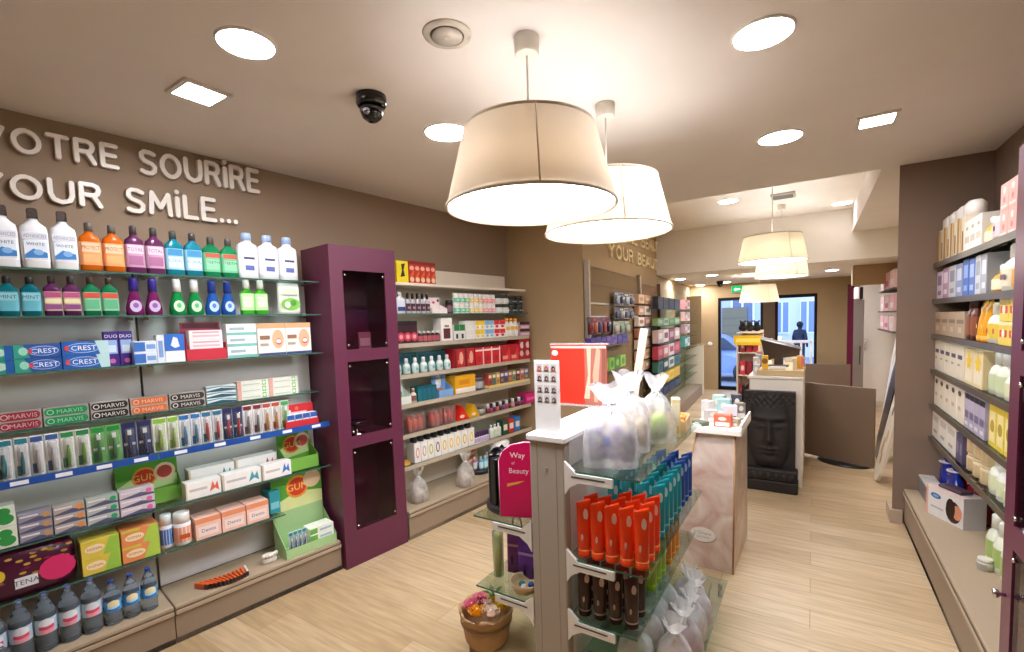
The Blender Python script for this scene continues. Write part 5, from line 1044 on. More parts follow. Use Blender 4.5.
# ---- 4
A = 'on the fourth right-hand shelf'
row(RU, OR, 1.175, 934.5, 963, 5, 343, carton('#ece2cc', [('r', .1, .8, .6, .72, '#5a5468'), ('r', .1, .5, .4, .46, '#b0a490')], d=.16), 'white_carton', '{o} ivory carton with dark print from the partition wall ' + A, 'carton', 'ivory cartons on the fourth right shelf', frm='l', gap=.03)
row(RU, OR, 1.175, 964, 982, 2, 0, carton('#f0dca8', [('r', .1, .9, .1, .5, '#f4e8cc'), ('p', [(.2, .7), (.4, .75), (.5, 1), (.62, .76), (.85, .72), (.68, .58), (.74, .4), (.5, .5), (.3, .4), (.36, .58)], '#f2cc1c')], d=.14), 'cream_carton', ['cream carton with a yellow star beside the ivory cartons', 'cream carton with a yellow star beside the clear bottles'], 'carton', 'cream cartons with a yellow star', frm='l', gap=.03, h=.2)
row(RU, OR, 1.175, 985, 1000, 2, 0, pump_bottle('#e4e6d4', '#f2f2ec', '#c8d4a8'), 'pale_bottle', ['pale green bottle beside the cream star cartons ' + A, 'second pale green bottle from the cream star cartons'], 'bottle', 'pale green bottles on the fourth right shelf', frm='l', h=.21)
row(RU, OR, 1.175, 1000.5, 1018, 2, 0, pump_bottle('#eceadc', '#f4f2ea', '#d8d8b0'), 'pale_bottle', ['ivory bottle beside the pale green bottles ' + A, 'ivory bottle nearest the right-hand purple cabinet ' + A], 'bottle', 'ivory bottles on the fourth right shelf', frm='l', h=.17)
# ---- 5
A = 'on the fifth right-hand shelf'
row(RU, OR, .925, 934, 963, 5, 377, carton('#eee4d0', [('e', .4, .72, .25, .07, '#4a3a34'), ('r', .2, .6, .3, .4, '#c8b8a0')], d=.16), 'white_carton', '{o} ivory carton with a brown oval from the partition wall', 'carton', 'ivory cartons with a brown oval', frm='l', gap=.03)
row(RU, OR, .925, 964, 984, 4, 0, carton('#b8b0c4', [('r', 0, 1, .82, .97, '#2c2834'), ('r', .1, .9, .3, .5, '#7a7090'), ('r', .2, .8, .1, .2, '#e8e4ec')], d=.12), 'grey_carton', '{o} lilac grey striped carton from the brown oval cartons', 'carton', 'lilac grey striped cartons', frm='l', gap=.05, h=.205)
row(RU, OR, .925, 988, 1012, 3, 0, carton('#e6cc40', [('r', .12, .88, .12, .85, '#efe0a0'), ('c', .5, .5, .15, '#b8a03a')], d=.14), 'yellow_box', '{o} yellow gift box with pale window from the lilac grey cartons', 'box', 'yellow gift boxes', frm='l', gap=.04, h=.205)
# ---- 6
A = 'on the lowest right-hand shelf'
row(RU, OR, .69, 932, 955, 3, 0, carton('#e8e2d6', [('r', .1, .9, .6, .8, '#c8c0b4'), ('r', .2, .7, .2, .3, '#a8a098')], d=.16), 'white_carton', '{o} plain white carton from the partition wall ' + A, 'carton', 'plain white cartons', frm='l', gap=.03, h=.2)
row(RU, OR, .69, 955.5, 962, 2, 0, carton('#5a506a', [('r', .2, .8, .3, .7, '#8a80a0')], d=.12), 'plum_carton', ['slate violet carton beside the plain white cartons', 'slate violet carton beside the beige rolls'], 'carton', 'slate violet cartons', frm='l', gap=.04, h=.17)
row(RU, OR, .69, 963, 983, 3, 0, round_jar('#d8c49c', '#e0d0ac', '#cbb488', capf=.15), 'beige_tub', '{tier} beige tub of the {o} stack from the slate violet cartons', 'tub', 'beige tubs', frm='l', tiers=2, gap=.05, h=.2)
row(RU, OR, .69, 985, 1000, 2, 0, pump_bottle('#eef0e4', '#f6f6f0', '#d8e0b8'), 'white_bottle', ['white and green bottle beside the beige tubs ' + A, 'second white and green bottle from the beige tubs ' + A], 'bottle', 'white and green bottles on the lowest right shelf', frm='l', h=.2)
row(RU, OR, .69, 1000.5, 1012, 2, 0, pump_bottle('#e8ead8', '#f2f2ea', '#c0cc98'), 'white_bottle', ['third white and green bottle from the beige tubs ' + A, 'fourth white and green bottle from the beige tubs ' + A], 'bottle', 'white and green bottles further along', frm='l', h=.16)
# ---- deck
def cased(w, h):
    d = .09; b = MB(); b.box(-w / 2, w / 2, -d / 2, d / 2, 0, h, m('#cfc8c0'), c=.002)
    gfx(b, w, h, -d / 2, [('r', 0, 1, k * .12, k * .12 + .06, '#2c2a34') for k in range(8)])
    return [('carton', b)], d
row(RU, .09, .27, 914, 928, 2, 478, cased, 'striped_box', ['black and white striped box against the partition wall', 'black and white striped box beside the head picture box'], 'box', 'black and white striped boxes', frm='l', gap=.04)
def headbox(w, h):
    d = .13; b = MB(); b.box(-w / 2, w / 2, -d / 2, d / 2, 0, h, m('#e0dedc'), top=m('#d8c4bc'))
    gfx(b, w, h, -d / 2, [('r', 0, .06, 0, 1, '#e0a8a0'), ('r', .06, 1, .9, 1, '#e8d4cc'), ('e', .75, .42, .2, .36, '#3a2018'), ('e', .85, .45, .12, .24, '#d89070'), ('e', .68, .5, .12, .34, '#2c1812'), ('e', .28, .72, .14, .09, '#2f5a9a'), ('e', .28, .72, .09, .05, '#7aa8d8'), ('r', .15, .5, .3, .36, '#b8b4b4')])
    f = MB(); f.box(-w * .3, w * .3, -d * .3, d * .3, h + .0005, h + .02, m('#4a3440'), c=.004)
    return [('carton', b), ('lid_insert', f)], d
hp, hd_ = headbox(.28, .19)
thing('hair_picture_box', [(n[0], n[1].mesh(n[0])) for n in hp], 'white box with a dark haired head picture on the right-hand display base', 'box', (.765, 3.88, .271), R(-62))
def blue_bag(c):
    def f(w, h):
        d = min(w * .7, .085); b = MB(); b.body([(0, w * .9, d * .9, 3), (h * .1, w, d, 3), (h * .6, w * .95, d * .8, 3), (h * .75, w * .5, d * .4, 2), (h * .8, w * .4, d * .3, 2), (h, w * .8, d * .35, 2.5)], m(c, 'gloss', bump=.4, sc=8), 20)
        t = MB(); t.lathe([(w * .2, h * .77), (w * .22, h * .79), (w * .2, h * .81)], m('#e8e4ea', 'fabric'), 14)
        return [('bag', b), ('tie', t)], d
    return f
row(RU, .20, .27, 935, 950, 2, 0, blue_bag('#1c2f9a'), 'foil_bag', ['royal blue foil bag with white tie nearest the partition wall', 'royal blue foil bag with white tie beside the red bags'], 'gift bag', 'royal blue foil bags', frm='l', gap=.04, h=.3)
row(RU, .27, .27, 956, 975, 3, 0, blue_bag('#8a1a1c'), 'foil_bag', '{o} dark red foil bag from the royal blue bags', 'gift bag', 'dark red foil bags', frm='l', gap=.03, h=.28)
row(RU, .14, .27, 974, 978, 1, 0, round_jar('#c8c4b8', '#e0dcd0', '#a8a898'), 'small_tub', 'small grey tub beside the head picture box', 'tub', h=.06)
row(RU, .2, .27, 982, 1004, 3, 0, pump_bottle('#e8ecd8', '#f2f4ea', '#a8c070'), 'white_bottle', '{o} tall white and green bottle from the dark red foil bags on the base', 'bottle', 'tall white and green bottles on the base', frm='l', h=.26)
# ------------------------------------------------------------------ island gondola
IW = m('#ece8e2', 'plastic', r=.4); IG = m('#b0a698', 'matte', amp=.02)
IX0, IX1, IY0, IY1, IT = -.992, -.832, 1.635, 2.66, 1.115
b = MB(); b.box(-.08, .08, 0, .05, .13, IT, IG, c=.006); b.box(-.045, -.043, -.001, 0, .14, IT - .01, m('#978c7e')); b.box(.043, .045, -.001, 0, .14, IT - .01, m('#978c7e'))
e2 = MB(); e2.box(-.08, .08, .97, 1.02, .13, IT, IG, c=.006)
c_ = MB(); c_.box(-.09, .09, -.012, 1.03, IT + .001, IT + .028, m('#f2f0ec', 'plastic'), c=.005)
pn = MB(); pn.box(.052, .078, .052, .968, .13, IT, IW); pn.box(-.078, -.052, .052, .968, .13, IT, IW)
bs = MB(); bs.box(-.44, .44, -.005, 1.03, .0012, .10, PL); 
bd = MB(); bd.box(-.45, .45, -.012, 1.04, .102, .128, m('#b99f78', 'wood'), c=.004)
lk = MB(); lk.T = Matrix.Translation((.0, -.001, IT - .11)) @ Matrix.Rotation(R(90), 4, 'X'); lk.lathe([(.006, 0), (.006, .004), (.003, .006)], m('#f0f0f0', 'chrome'), 12); lk.T = None
ic = ((IX0 + IX1) / 2, IY0, 0)
thing('island_gondola', [('end_post', b), ('far_post', e2), ('white_cap', c_), ('white_panel', pn), ('base', bs), ('wood_deck', bd), ('lock', lk)], 'grey and white island gondola with glass shelves in the middle of the shop', 'display unit', ic)
def ishelf(x0, x1, z, label):
    s = 1 if x1 > -.9 else -1
    b = MB(); b.box(x0, x1, 0, 1.02, -.008, 0, GLASS, front=GEDGE)
    parts = [('glass_plate', b)]
    xi = IX1 + .001 if s > 0 else IX0 - .001
    for y0, y1 in ((-.004, .010), (1.0, 1.014)):
        k = MB(); parts.append(('bracket', k))
        pr = [(xi, -.09), (xi, .03), (xi + s * .05, .004), (xi + s * .20, -.009), (xi + s * .20, -.045), (xi + s * .05, -.05)]
        pr = [(xi, .035), (xi + s * .05, -.009), (xi + s * .20, -.009), (xi + s * .20, -.045), (xi + s * .06, -.045), (xi + s * .02, -.07), (xi, -.1)]
        n = len(pr); vs = [(x, y0, z_) for x, z_ in pr] + [(x, y1, z_) for x, z_ in pr]
        k.add(vs, [tuple(range(n))[::s], tuple(range(2 * n - 1, n - 1, -1))[::s]] + [(i, (i + 1) % n, n + (i + 1) % n, n + i) for i in range(n)], IW)
        k.box(min(xi + s * .03, xi + s * .17), max(xi + s * .03, xi + s * .17), y0 - .001, y0, -.026, -.02, m('#4a4a48'))
    return thing('glass_shelf', parts, label, 'shelf', (0, IY0, z), 0, 'glass shelves of the island')
ishelf(IX1 + .002, -.525, 1.012, 'upper glass shelf of the island carrying the white gift bags')
ishelf(IX1 + .002, -.505, .652, 'middle glass shelf of the island carrying the orange sun cream tubes')
ishelf(IX1 + .002, -.545, .402, 'lower glass shelf of the island carrying the brown tubes')
ishelf(-1.30, IX0 - .002, .735, 'glass shelf of the island under the round black make up stand')
ishelf(-1.30, IX0 - .002, .405, 'glass shelf of the island under the purple pouch and wooden bowl')
# lower right glass tray
b = MB(); b.box(-.81, -.37, 0, .9, -.008, 0, GLASS, front=GEDGE); ks = []
for x in (-.79, -.40):
    for y in (.05, .85): k = MB(); k.lathe([(.012, -.072), (.012, -.009)], m('#c8c8c8', 'chrome'), 10, x=x, y=y); ks.append(('foot', k))
thing('glass_tray', [('glass_plate', b)] + ks, 'low glass tray at the foot of the island under the cellophane bags', 'shelf', (0, 1.70, .2015))
# ---- sun creams
IF = Fr((-.53, IY0 + .03), (0, 1)); 
def tube_at(parts, x, y, z, label, grp, rz=None):
    rz = rz if rz is not None else R(35) + random.uniform(-.12, .12)
    thing('sun_cream_tube', parts, label, 'tube', (x, y, z), rz, grp)
def tubeset(w, h, *a): return [(n[0], n[1].mesh(n[0])) for n in sun_tube(*a)(w, h)[0]]
tor = tubeset(.058, .235, '#f0400e', '#e8400e', '#f8d8d0', '#f8904a')
tte = tubeset(.058, .235, '#12929e', '#0f7f90', '#bfe4e4', '#5ac0c0')
tbl = tubeset(.058, .235, '#2450a0', '#1c3f8a', '#b8cce8', '#5a80c8')
tbr = tubeset(.058, .205, '#3a1c14', '#2c1610', '#c8a898', '#b08a78')
tli = tubeset(.055, .20, '#9ac81c', '#88b818', '#e0f0b0', '#c0dc60')
tam = tubeset(.055, .20, '#f0981c', '#e08a10', '#fce0b0', '#f8c060')
n1 = 0
for ix in range(5):
    for iy in range(3):
        x = -.775 + ix * .058; y = IY0 + .05 + iy * .075 + ix * .004
        if iy > 1 and ix < 2: continue
        tube_at(tor, x, y, .653, f'orange sun cream tube, {o_(iy + 1)} line from the end post, {o_(ix + 1)} from the white panel', 'orange sun cream tubes')
for ix in range(4):
    for iy in range(5):
        x = -.765 + ix * .068; y = IY0 + .36 + iy * .075
        tube_at(tte, x, y, .653, f'teal sun cream tube, {o_(iy + 1)} line behind the orange ones, {o_(ix + 1)} from the panel', 'teal sun cream tubes')
for ix in range(3):
    for iy in range(3):
        x = -.70 + ix * .068; y = IY0 + .75 + iy * .08
        tube_at(tbl, x, y, .653, f'blue sun cream tube, {o_(iy + 1)} line behind the teal ones, {o_(ix + 1)} from the panel', 'blue sun cream tubes')
for ix in range(4):
    for iy in range(2):
        x = -.78 + ix * .064; y = IY0 + .055 + iy * .09 + ix * .004
        tube_at(tbr, x, y, .403, f'dark brown tube, {o_(iy + 1)} line from the end post, {o_(ix + 1)} from the white panel', 'dark brown tubes on the lower shelf')
for ix in range(2):
    for iy in range(3):
        tube_at(tli, -.66 + ix * .062, IY0 + .36 + iy * .075, .403, f'lime green tube in the {o_(iy + 1)} line behind the brown ones, {"inner" if ix == 0 else "outer"} one', 'lime green tubes')
        tube_at(tam, -.66 + ix * .062, IY0 + .62 + iy * .075, .403, f'amber tube in the {o_(iy + 1)} line behind the lime ones, {"inner" if ix == 0 else "outer"} one', 'amber tubes')
# ---- gift bags on top shelf
def island_bag(x, y, z, w, d, h, fill, label, seed, rot=0, tint='#fbfafc', kind='organza', mix=.36, grp=None, name='gift_bag', cat='gift bag'):
    thing(name, [(n, b.mesh(n)) for n, b in gift_bag_parts(w, d, h, tint, fill, seed, kind, mix)], label, cat, (x, y, z), rot, grp)
island_bag(-.70, IY0 + .16, 1.013, .225, .18, .34, [(.26, .03, .3, .42, '#8a86a0'), (.62, .04, .26, .44, '#c8c0d8'), (.46, .06, .14, .26, '#3a5ac0'), (.84, .02, .2, .36, '#5a5868')], 'large white organza gift bag nearest the end post on the upper island shelf', 21, R(20))
island_bag(-.705, IY0 + .41, 1.013, .19, .17, .36, [(.36, .03, .5, .4, '#e0b830'), (.76, .04, .3, .34, '#c8b890')], 'white organza gift bag with yellow contents in the middle of the upper island shelf', 22, R(15))
island_bag(-.635, IY0 + .60, 1.013, .17, .16, .33, [(.55, .03, .5, .36, '#a8c860'), (.25, .05, .3, .4, '#e0c0a0')], 'white organza gift bag with pale green contents behind the yellow filled one', 23, R(30))
b = MB(); b.box(-.02, .02, -.035, .035, 0, .19, m('#ead8a0'), c=.002); gfx(b, .04, .19, -.035, [('r', .1, .9, .5, .9, '#f2e8c8'), ('r', .2, .8, .1, .3, '#d8b868')])
for i, (x, y, s) in enumerate(((-.575, .73, 1.0), (-.66, .76, .92))):
    o = obj('cream_carton', b.mesh('cream_carton') if i == 0 else o.data, None, (x, IY0 + y, 1.013), .3); o.scale = (1, 1, s)
    tag(o, ['tall cream yellow carton behind the gift bags', 'slightly shorter cream yellow carton behind the tall one'][i], 'carton', 'cream yellow cartons on the upper island shelf')
b = MB(); t = .003; k = m('#e0c090', 'card')
b.box(-.05, .05, -.08, .08, 0, t, k); b.box(-.05, .05, -.08, -.08 + t, t, .06, k); b.box(-.05, .05, .08 - t, .08, t, .075, k); b.box(-.05, -.05 + t, -.08 + t, .08 - t, t, .065, k); b.box(.05 - t, .05, -.08 + t, .08 - t, t, .065, k)
tag(obj('kraft_tray', b, None, (-.60, IY0 + .88, 1.013), .1), 'open kraft card tray at the far end of the upper island shelf', 'tray')
q = MB(); q.box(-.02, .02, -.025, .025, 0, .075, m('#e08a2a'), c=.003); gfx(q, .04, .075, -.025, [('r', .1, .9, .4, .8, '#f4d8a0')])
for i, (x, y) in enumerate(((-.622, .83), (-.575, .85), (-.6, .92))):
    tag(obj('soap', q.mesh('soap') if i == 0 else COL.objects['soap'].data, None, (x, IY0 + y, 1.017), .1 * i), ['orange soap in the kraft tray nearest the white panel', 'orange soap in the kraft tray nearest the shelf edge', 'orange soap at the back of the kraft tray'][i], 'soap', 'orange soaps in the kraft tray')
# ---- signs on the cap
P0 = ony(534, 360, IY0 + .03); P1 = ony(559, 362, IY0 + .03)
w = P1.x - P0.x; h = P0.z - (IT + .03)
b = MB(); b.box(-w / 2, w / 2, -.003, .003, 0, h, m('#f2f0ee'), c=.001)
rn = random.Random(5)
for r_ in range(4):
    for c0 in range(3):
        cx = .22 + c0 * .28; cz = .9 - r_ * .135 - (.02 if r_ > 1 else 0)
        top = ['#b84a3a', '#c8503c', '#2a2426'] if r_ == 0 else ['#4a4648', '#3a3638', '#5a5254']
        gfx(b, w, h, -.003, [('r', cx - .11, cx + .11, cz - .052, cz + .05, '#d8d2ce'), ('e', cx, cz - .01, .075, .035, top[c0]), ('e', cx + rn.uniform(-.02, .02), cz - .015, .04, .018, '#c8a898'), ('r', cx - .1, cx + .1, cz - .05, cz - .035, top[(c0 + 1) % 3])])
t_ = MB(); t_.box(-w / 2, w / 2, -.012, -.0031, .001, .006, m('#f2f0ee')); t_.box(-w / 2, w / 2, .0031, .03, .001, .006, m('#f2f0ee'))
thing('picture_sign', [('card', b), ('sign_foot', t_)], 'tall white sign with small dark pictures standing on the island end', 'sign', ((P0.x + P1.x) / 2, IY0 + .03, IT + .0292), 0)
YP = 2.30
a0, a1, a2 = ony(551, 352, YP), ony(606, 346, YP), ony(606, 402, YP)
w = (a1 - a0).length; h = a1.z - (IT + .029) 
b = MB(); b.box(-w / 2, w / 2, 0, .008, .0, h, m('#c8281c', 'gloss'))
gfx(b, w, h, 0, [('r', 0, .62, 0, 1, '#d42c18'), ('r', .62, 1, .0, 1, '#9a5a4a'), ('p', [(.6, .1), (.68, .5), (.66, .98), (.74, .98), (.72, .5), (.7, .1)], '#d8a890'), ('p', [(.78, .05), (.76, .5), (.84, .98), (.9, .9), (.86, .4), (.84, .05)], '#c89078'), ('p', [(.9, .05), (.93, .98), (.99, .98), (.98, .05)], '#7a4438'), ('r', 0, 1, .94, .98, '#e8b0a0'), ('e', .08, .86, .06, .05, '#f0c8c0')])
f = MB(); f.box(-w / 2 - .004, w / 2 + .012, -.004, .012, h, h + .008, m('#e8dcd8', 'clear', mix=.4)); f.box(-w / 2, w / 2, -.04, .05, -.006, -.001, m('#e8e0dc', 'clear', mix=.3))
thing('red_poster', [('print', b), ('acrylic_holder', f)], 'red poster in a clear holder standing on the island behind the white sign', 'poster', ((a0.x + a1.x) / 2, YP, IT + .036), math.atan2(a1.y - a0.y, a1.x - a0.x))
# tall leaning white card behind the bags
c0_, c1_ = ony(627, 375, 2.62), ony(640, 329, 2.62)
b = MB(); b.box(-.022, .022, -.003, .003, 0, c1_.z - IT - .03, m('#b5ab9c'), c=.001); s_ = MB(); s_.box(-.03, .03, -.02, .02, -.006, -.0005, m('#d8d0c4'))
thing('tall_card', [('card', b), ('card_foot', s_)], 'narrow tall cream card standing at the far end of the island top', 'sign', ((c0_.x + c1_.x) / 2 if (c0_.x + c1_.x) / 2 < -.82 else -.84, 2.62, IT + .036), .2).rotation_euler = (0, R(9), .2)
# ---- the side towards the purple cabinet
CX, CY = -1.178, IY0 + .19
b = MB(); b.lathe([(.145, 0), (.15, .006), (.15, .028), (.14, .034)], m('#2a2426', 'plastic'), 32)
k = MB(); bk = m('#171417', 'plastic')
for i in range(9):
    a = R(150 + i * 24); x, y = .105 * math.cos(a), .105 * math.sin(a); k.T = Matrix.Translation((x, y, 0)) @ Matrix.Rotation(a, 4, 'Z')
    k.box(-.03, .03, -.022, .022, .035, .25 + .01 * (i % 2), bk, c=.003); k.add([(-.03, -.022, .25), (.03, -.022, .25), (0, -.018, .275)], [(0, 1, 2)], bk); k.T = None
s = MB(); c1 = m('#d4145a', 'gloss'); 
pts = [(-.085, 0), (.09, 0), (.09, .335), (.03, .335), (-.03, .322), (-.07, .29), (-.085, .25)]
n = len(pts); s.add([(x, -.004, z) for x, z in pts] + [(x, .004, z) for x, z in pts], [tuple(range(n)), tuple(range(2 * n - 1, n - 1, -1))] + [(i, n + i, n + (i + 1) % n, (i + 1) % n) for i in range(n)], c1)
ed = [(x * 1.03 - .001, z) for x, z in pts]
for (x0, z0), (x1, z1) in zip(pts, pts[1:] + pts[:1]): s.tube([(x0, 0, z0), (x1, 0, z1)], .004, m('#e8a0c0', 'plastic'), 5)
s.text('Way', .0, .275, .032, -.0046, m('#f8e8f0')); s.text('of', -.02, .243, .012, -.0046, m('#f0c0d4')); s.text('Beauty', .005, .205, .03, -.0046, m('#f8dce8'), .14); s.poly([(-.05, .15), (.03, .165), (.0, .15), (-.05, .135)], -.0046, m('#f0a850'))
s.v = [(x * math.cos(.35) - y * math.sin(.35) + .085, x * math.sin(.35) + y * math.cos(.35) - .125, z + .006) for x, y, z in s.v]
sp = [('turntable', b), ('black_rack', k), ('pink_placard', s)]
t = thing('make_up_stand', sp, 'round black make up stand with a pink placard on the island shelf', 'display stand', (CX, CY, .737), 0)
def purse(x, y, z, w, d, h, c, c2, label, rot, grp):
    b = MB(); b.body([(0, w, d, 5), (h * .9, w * .96, d * .9, 5), (h, w * .95, d * .5, 4)], m(c, 'fabric'), 20)
    gfx(b, w, h, -d / 2 - .002, [('r', .1, .9, .62, .68, c2), ('e', .3, .3, .05, .12, '#2a1850'), ('e', .66, .28, .05, .12, '#2a1850')])
    k = MB(); k.tube([(-w * .25, 0, h), (-w * .2, 0, h * 1.2), (0, 0, h * 1.28), (w * .2, 0, h * 1.2), (w * .25, 0, h)], .004, m(c2, 'fabric'), 6)
    thing('gift_pouch', [('pouch', b), ('handle', k)], label, 'pouch', (x, y, z), rot, grp)
purse(-1.085, IY0 + .15, .406, .13, .07, .22, '#7a48c0', '#b090e0', 'purple fabric pouch beside the island post on the lower shelf', R(8), None)
purse(-1.195, IY0 + .20, .406, .10, .06, .21, '#9a5ab0', '#d8a0d8', 'mauve fabric pouch beside the purple one on the lower island shelf', R(14), None)
b = MB(); b.body([(0, .05, .05, 2), (.21, .055, .055, 2), (.23, .03, .03, 2)], m('#eef4e0', 'clear', mix=.3), 16); k = MB(); k.body([(.003, .036, .036, 2), (.19, .036, .036, 2)], m('#dce8a0', 'plastic'), 12)
thing('clear_tube', [('case', b), ('green_content', k)], 'clear tube with pale green content at the outer edge of the lower island shelf', 'tube', (-1.255, IY0 + .12, .406), 0)
b = MB(); b.lathe([(.035, 0), (.05, .01), (.065, .04), (.07, .055), (.066, .055), (.06, .042), (.045, .014), (.0, .012)], m('#c0a078', 'wood'), 24)
tag(obj('wooden_bowl', b, None, (-1.07, IY0 + .035 + .03, .406)), 'small wooden bowl beside the post on the lower island shelf', 'bowl')
for i, (dx, dy, c) in enumerate(((-.02, 0, '#2a7a88'), (.02, .012, '#3a5a9a'), (0, -.018, '#d8d4c8'))):
    q = MB(); q.ball(0, 0, .015, .015, m(c, 'gloss'), 10); tag(obj('bath_pearl', q, None, (-1.07 + dx, IY0 + .065 + dy, .4195)), ['teal', 'blue', 'cream'][i] + ' bath pearl in the small wooden bowl', 'bath pearl')
# kraft basket with roses on the wooden deck
KX, KY, KZ = -1.275, IY0 + .035, .129
b = MB(); n = 28; rs = []
kp = m('#b8936a', 'fabric', bump=.5, sc=12)
for z, r, rf in ((0, .088, .01), (.02, .1, .02), (.09, .112, .03), (.105, .105, .03), (.12, .116, .04), (.145, .122, .05), (.16, .125, .07), (.145, .112, .05), (.1, .098, .03), (.03, .085, .02)):
    rs.append([(r * math.cos(2 * math.pi * i / n) * (1 + rf * math.sin(i * 2.1 + z * 30)), r * math.sin(2 * math.pi * i / n) * (1 + rf * math.sin(i * 2.1 + z * 30)), z + (rf * .12 * math.sin(i * 1.7) if z > .15 else 0)) for i in range(n)])
b.loft(rs, kp); tw = MB(); tw.lathe([(.115, .098), (.121, .104), (.115, .11)], m('#8a6a48', 'fabric'), 28, caps=False)
thing('kraft_basket', [('crumpled_paper', b), ('twine', tw)], 'crumpled kraft paper basket full of soap roses at the foot of the island', 'basket', (KX, KY, KZ))
def rose(c):
    b = MB(); k = m(c, 'matte', amp=.1)
    for L_ in range(4):
        n = [3, 4, 5, 6][L_]; r = .010 + .0105 * L_
        for i in range(n):
            a0 = 2 * math.pi * i / n + L_ * .7; pts = []
            rings = []
            for j in range(4):
                z = -.012 + .034 * j / 3 * (1.05 - .12 * L_); rr = r * (.6 + .45 * (j / 3) ** .7); rings.append([(rr * math.cos(a0 + s_), rr * math.sin(a0 + s_), z - .004 * abs(s_) * j) for s_ in (-.75, -.35, 0, .35, .75)])
            b.loft(rings, k, caps=False, closed=False)
    b.ball(0, 0, -.004, .016, k, 10)
    return b
spots = [(-.055, .03, '#e88a9a', 'pink'), (-.06, -.03, '#e0788c', 'deep pink'), (-.01, -.055, '#f0b83a', 'golden yellow'), (.0, .0, '#f2d8cc', 'cream'), (.05, -.03, '#f4e0d4', 'pale cream'), (.055, .03, '#f2c430', 'bright yellow'), (.01, .055, '#f0c028', 'yellow'), (-.03, .0, '#a83a54', 'crimson')]
for x, y, c, nm in spots:
    tag(obj('soap_rose', rose(c), None, (KX + x, KY + y, KZ + .165)), f'{nm} soap rose in the kraft paper basket', 'soap rose', 'soap roses')
b = MB()
for i in range(5):
    a = i * 1.25; b.loft([[(0, 0, 0), (.004, .0, .002), (0, .004, 0)], [(.03 * math.cos(a) - .012 * math.sin(a), .03 * math.sin(a) + .012 * math.cos(a), .025), (.03 * math.cos(a), .03 * math.sin(a), .02), (.03 * math.cos(a) + .012 * math.sin(a), .03 * math.sin(a) - .012 * math.cos(a), .025)], [(.055 * math.cos(a), .055 * math.sin(a), .03), (.056 * math.cos(a), .055 * math.sin(a), .031), (.055 * math.cos(a), .056 * math.sin(a), .03)]], m('#1c6a34', 'matte'), smooth=False)
tag(obj('rose_leaf', b, None, (KX + .01, KY + .05, KZ + .185)), 'dark green leaf sprig among the soap roses', 'leaf')
# cellophane bags on the low tray
for i, (x, y, w, h, cs, nm) in enumerate(((-.60, .08, .14, .185, ['#c8d0a8', '#88a868'], 'with pale green contents beside the white panel'), (-.445, .08, .14, .24, ['#e88a2a', '#f6ecdc'], 'with an orange label at the near outer corner'), (-.44, .215, .14, .23, ['#a03a58', '#d07a90'], 'with rose contents behind the orange labelled one'), (-.60, .22, .14, .185, ['#e08a2a', '#f0e4d8'], 'with an orange top beside the white panel'), (-.44, .35, .14, .22, ['#d8d8e0', '#c8c4d0'], 'with silver contents behind the rose filled one'), (-.60, .36, .14, .185, ['#c8c4b8', '#b8a8a8'], 'with stone coloured contents in the third row'), (-.445, .485, .14, .22, ['#e0d8cc', '#f0e8e0'], 'with cream contents near the marbled pedestal'), (-.60, .50, .14, .185, ['#d0d4c0', '#e8e8e0'], 'with white contents beside the far end of the white panel'), (-.50, .60, .14, .185, ['#d8d0e0', '#c8c0d0'], 'with lilac contents at the far end of the tray'))):
    island_bag(x, 1.70 + y, .203, w, w * .85, h, [(.34, .02, .4, .42, cs[0]), (.7, .02, .34, .36, cs[1]), (.55, .05, .26, .54, cs[0])], f'cellophane gift bag {nm}', 40 + i, R(20 * i), '#fbfafc', 'cello', .75, 'cellophane gift bags on the low tray')
# ------------------------------------------------------------------ marbled pedestal
b = MB(); mm = marble_mat()
lo = [(-.81, 3.06), (-.405, 3.055), (-.39, 3.66), (-.80, 3.66)]; hi = [(-.615, 3.075), (-.395, 3.07), (-.375, 3.50), (-.61, 3.50)]
ox, oy = -.5, 3.06
vs = [(x - ox, y - oy, .002) for x, y in lo] + [(x - ox, y - oy, .875) for x, y in hi]
b.add(vs, [(3, 2, 1, 0), (4, 5, 6, 7), (0, 1, 5, 4), (1, 2, 6, 5), (2, 3, 7, 6), (3, 0, 4, 7)], mm)
e = MB(); tr = m('#a87e58', 'wood')
for i in (0, 1): e.tube([vs[i], vs[i + 4]], .006, tr, 6)
s = MB(); s.box(-.645 - ox, -.355 - ox, 3.03 - oy, 3.54 - oy, .877, .915, m('#ece4da', 'matte'), c=.005); s.box(-.355 - ox - .012, -.355 - ox, 3.04 - oy, 3.53 - oy, .916, .945, m('#ece4da', 'matte'))
st = MB(); st.T = Matrix(((1, 0, 0, 0), (0, 1, 0, 0), (0, 0, 1, 0), (0, 0, 0, 1)))
sx, sz = onpl(703, 534, (0, 3.062, 0), (0, 1, 0)).x - ox, onpl(703, 534, (0, 3.062, 0), (0, 1, 0)).z
st.ell(sx, sz, .075, .048, -.005, m('#e6ded6'), 24); st.text('L\'Orient', sx, sz + .012, .022, -.0056, m('#a89888'), .11); st.text('SAVONS', sx, sz - .016, .014, -.0056, m('#a89888'), .09)
thing('pedestal', [('marbled_body', b), ('edge_strip', e), ('top_slab', s), ('oval_sticker', st)], 'tapering pink marbled pedestal with an oval white sticker and cream top', 'pedestal', (ox, oy, 0))
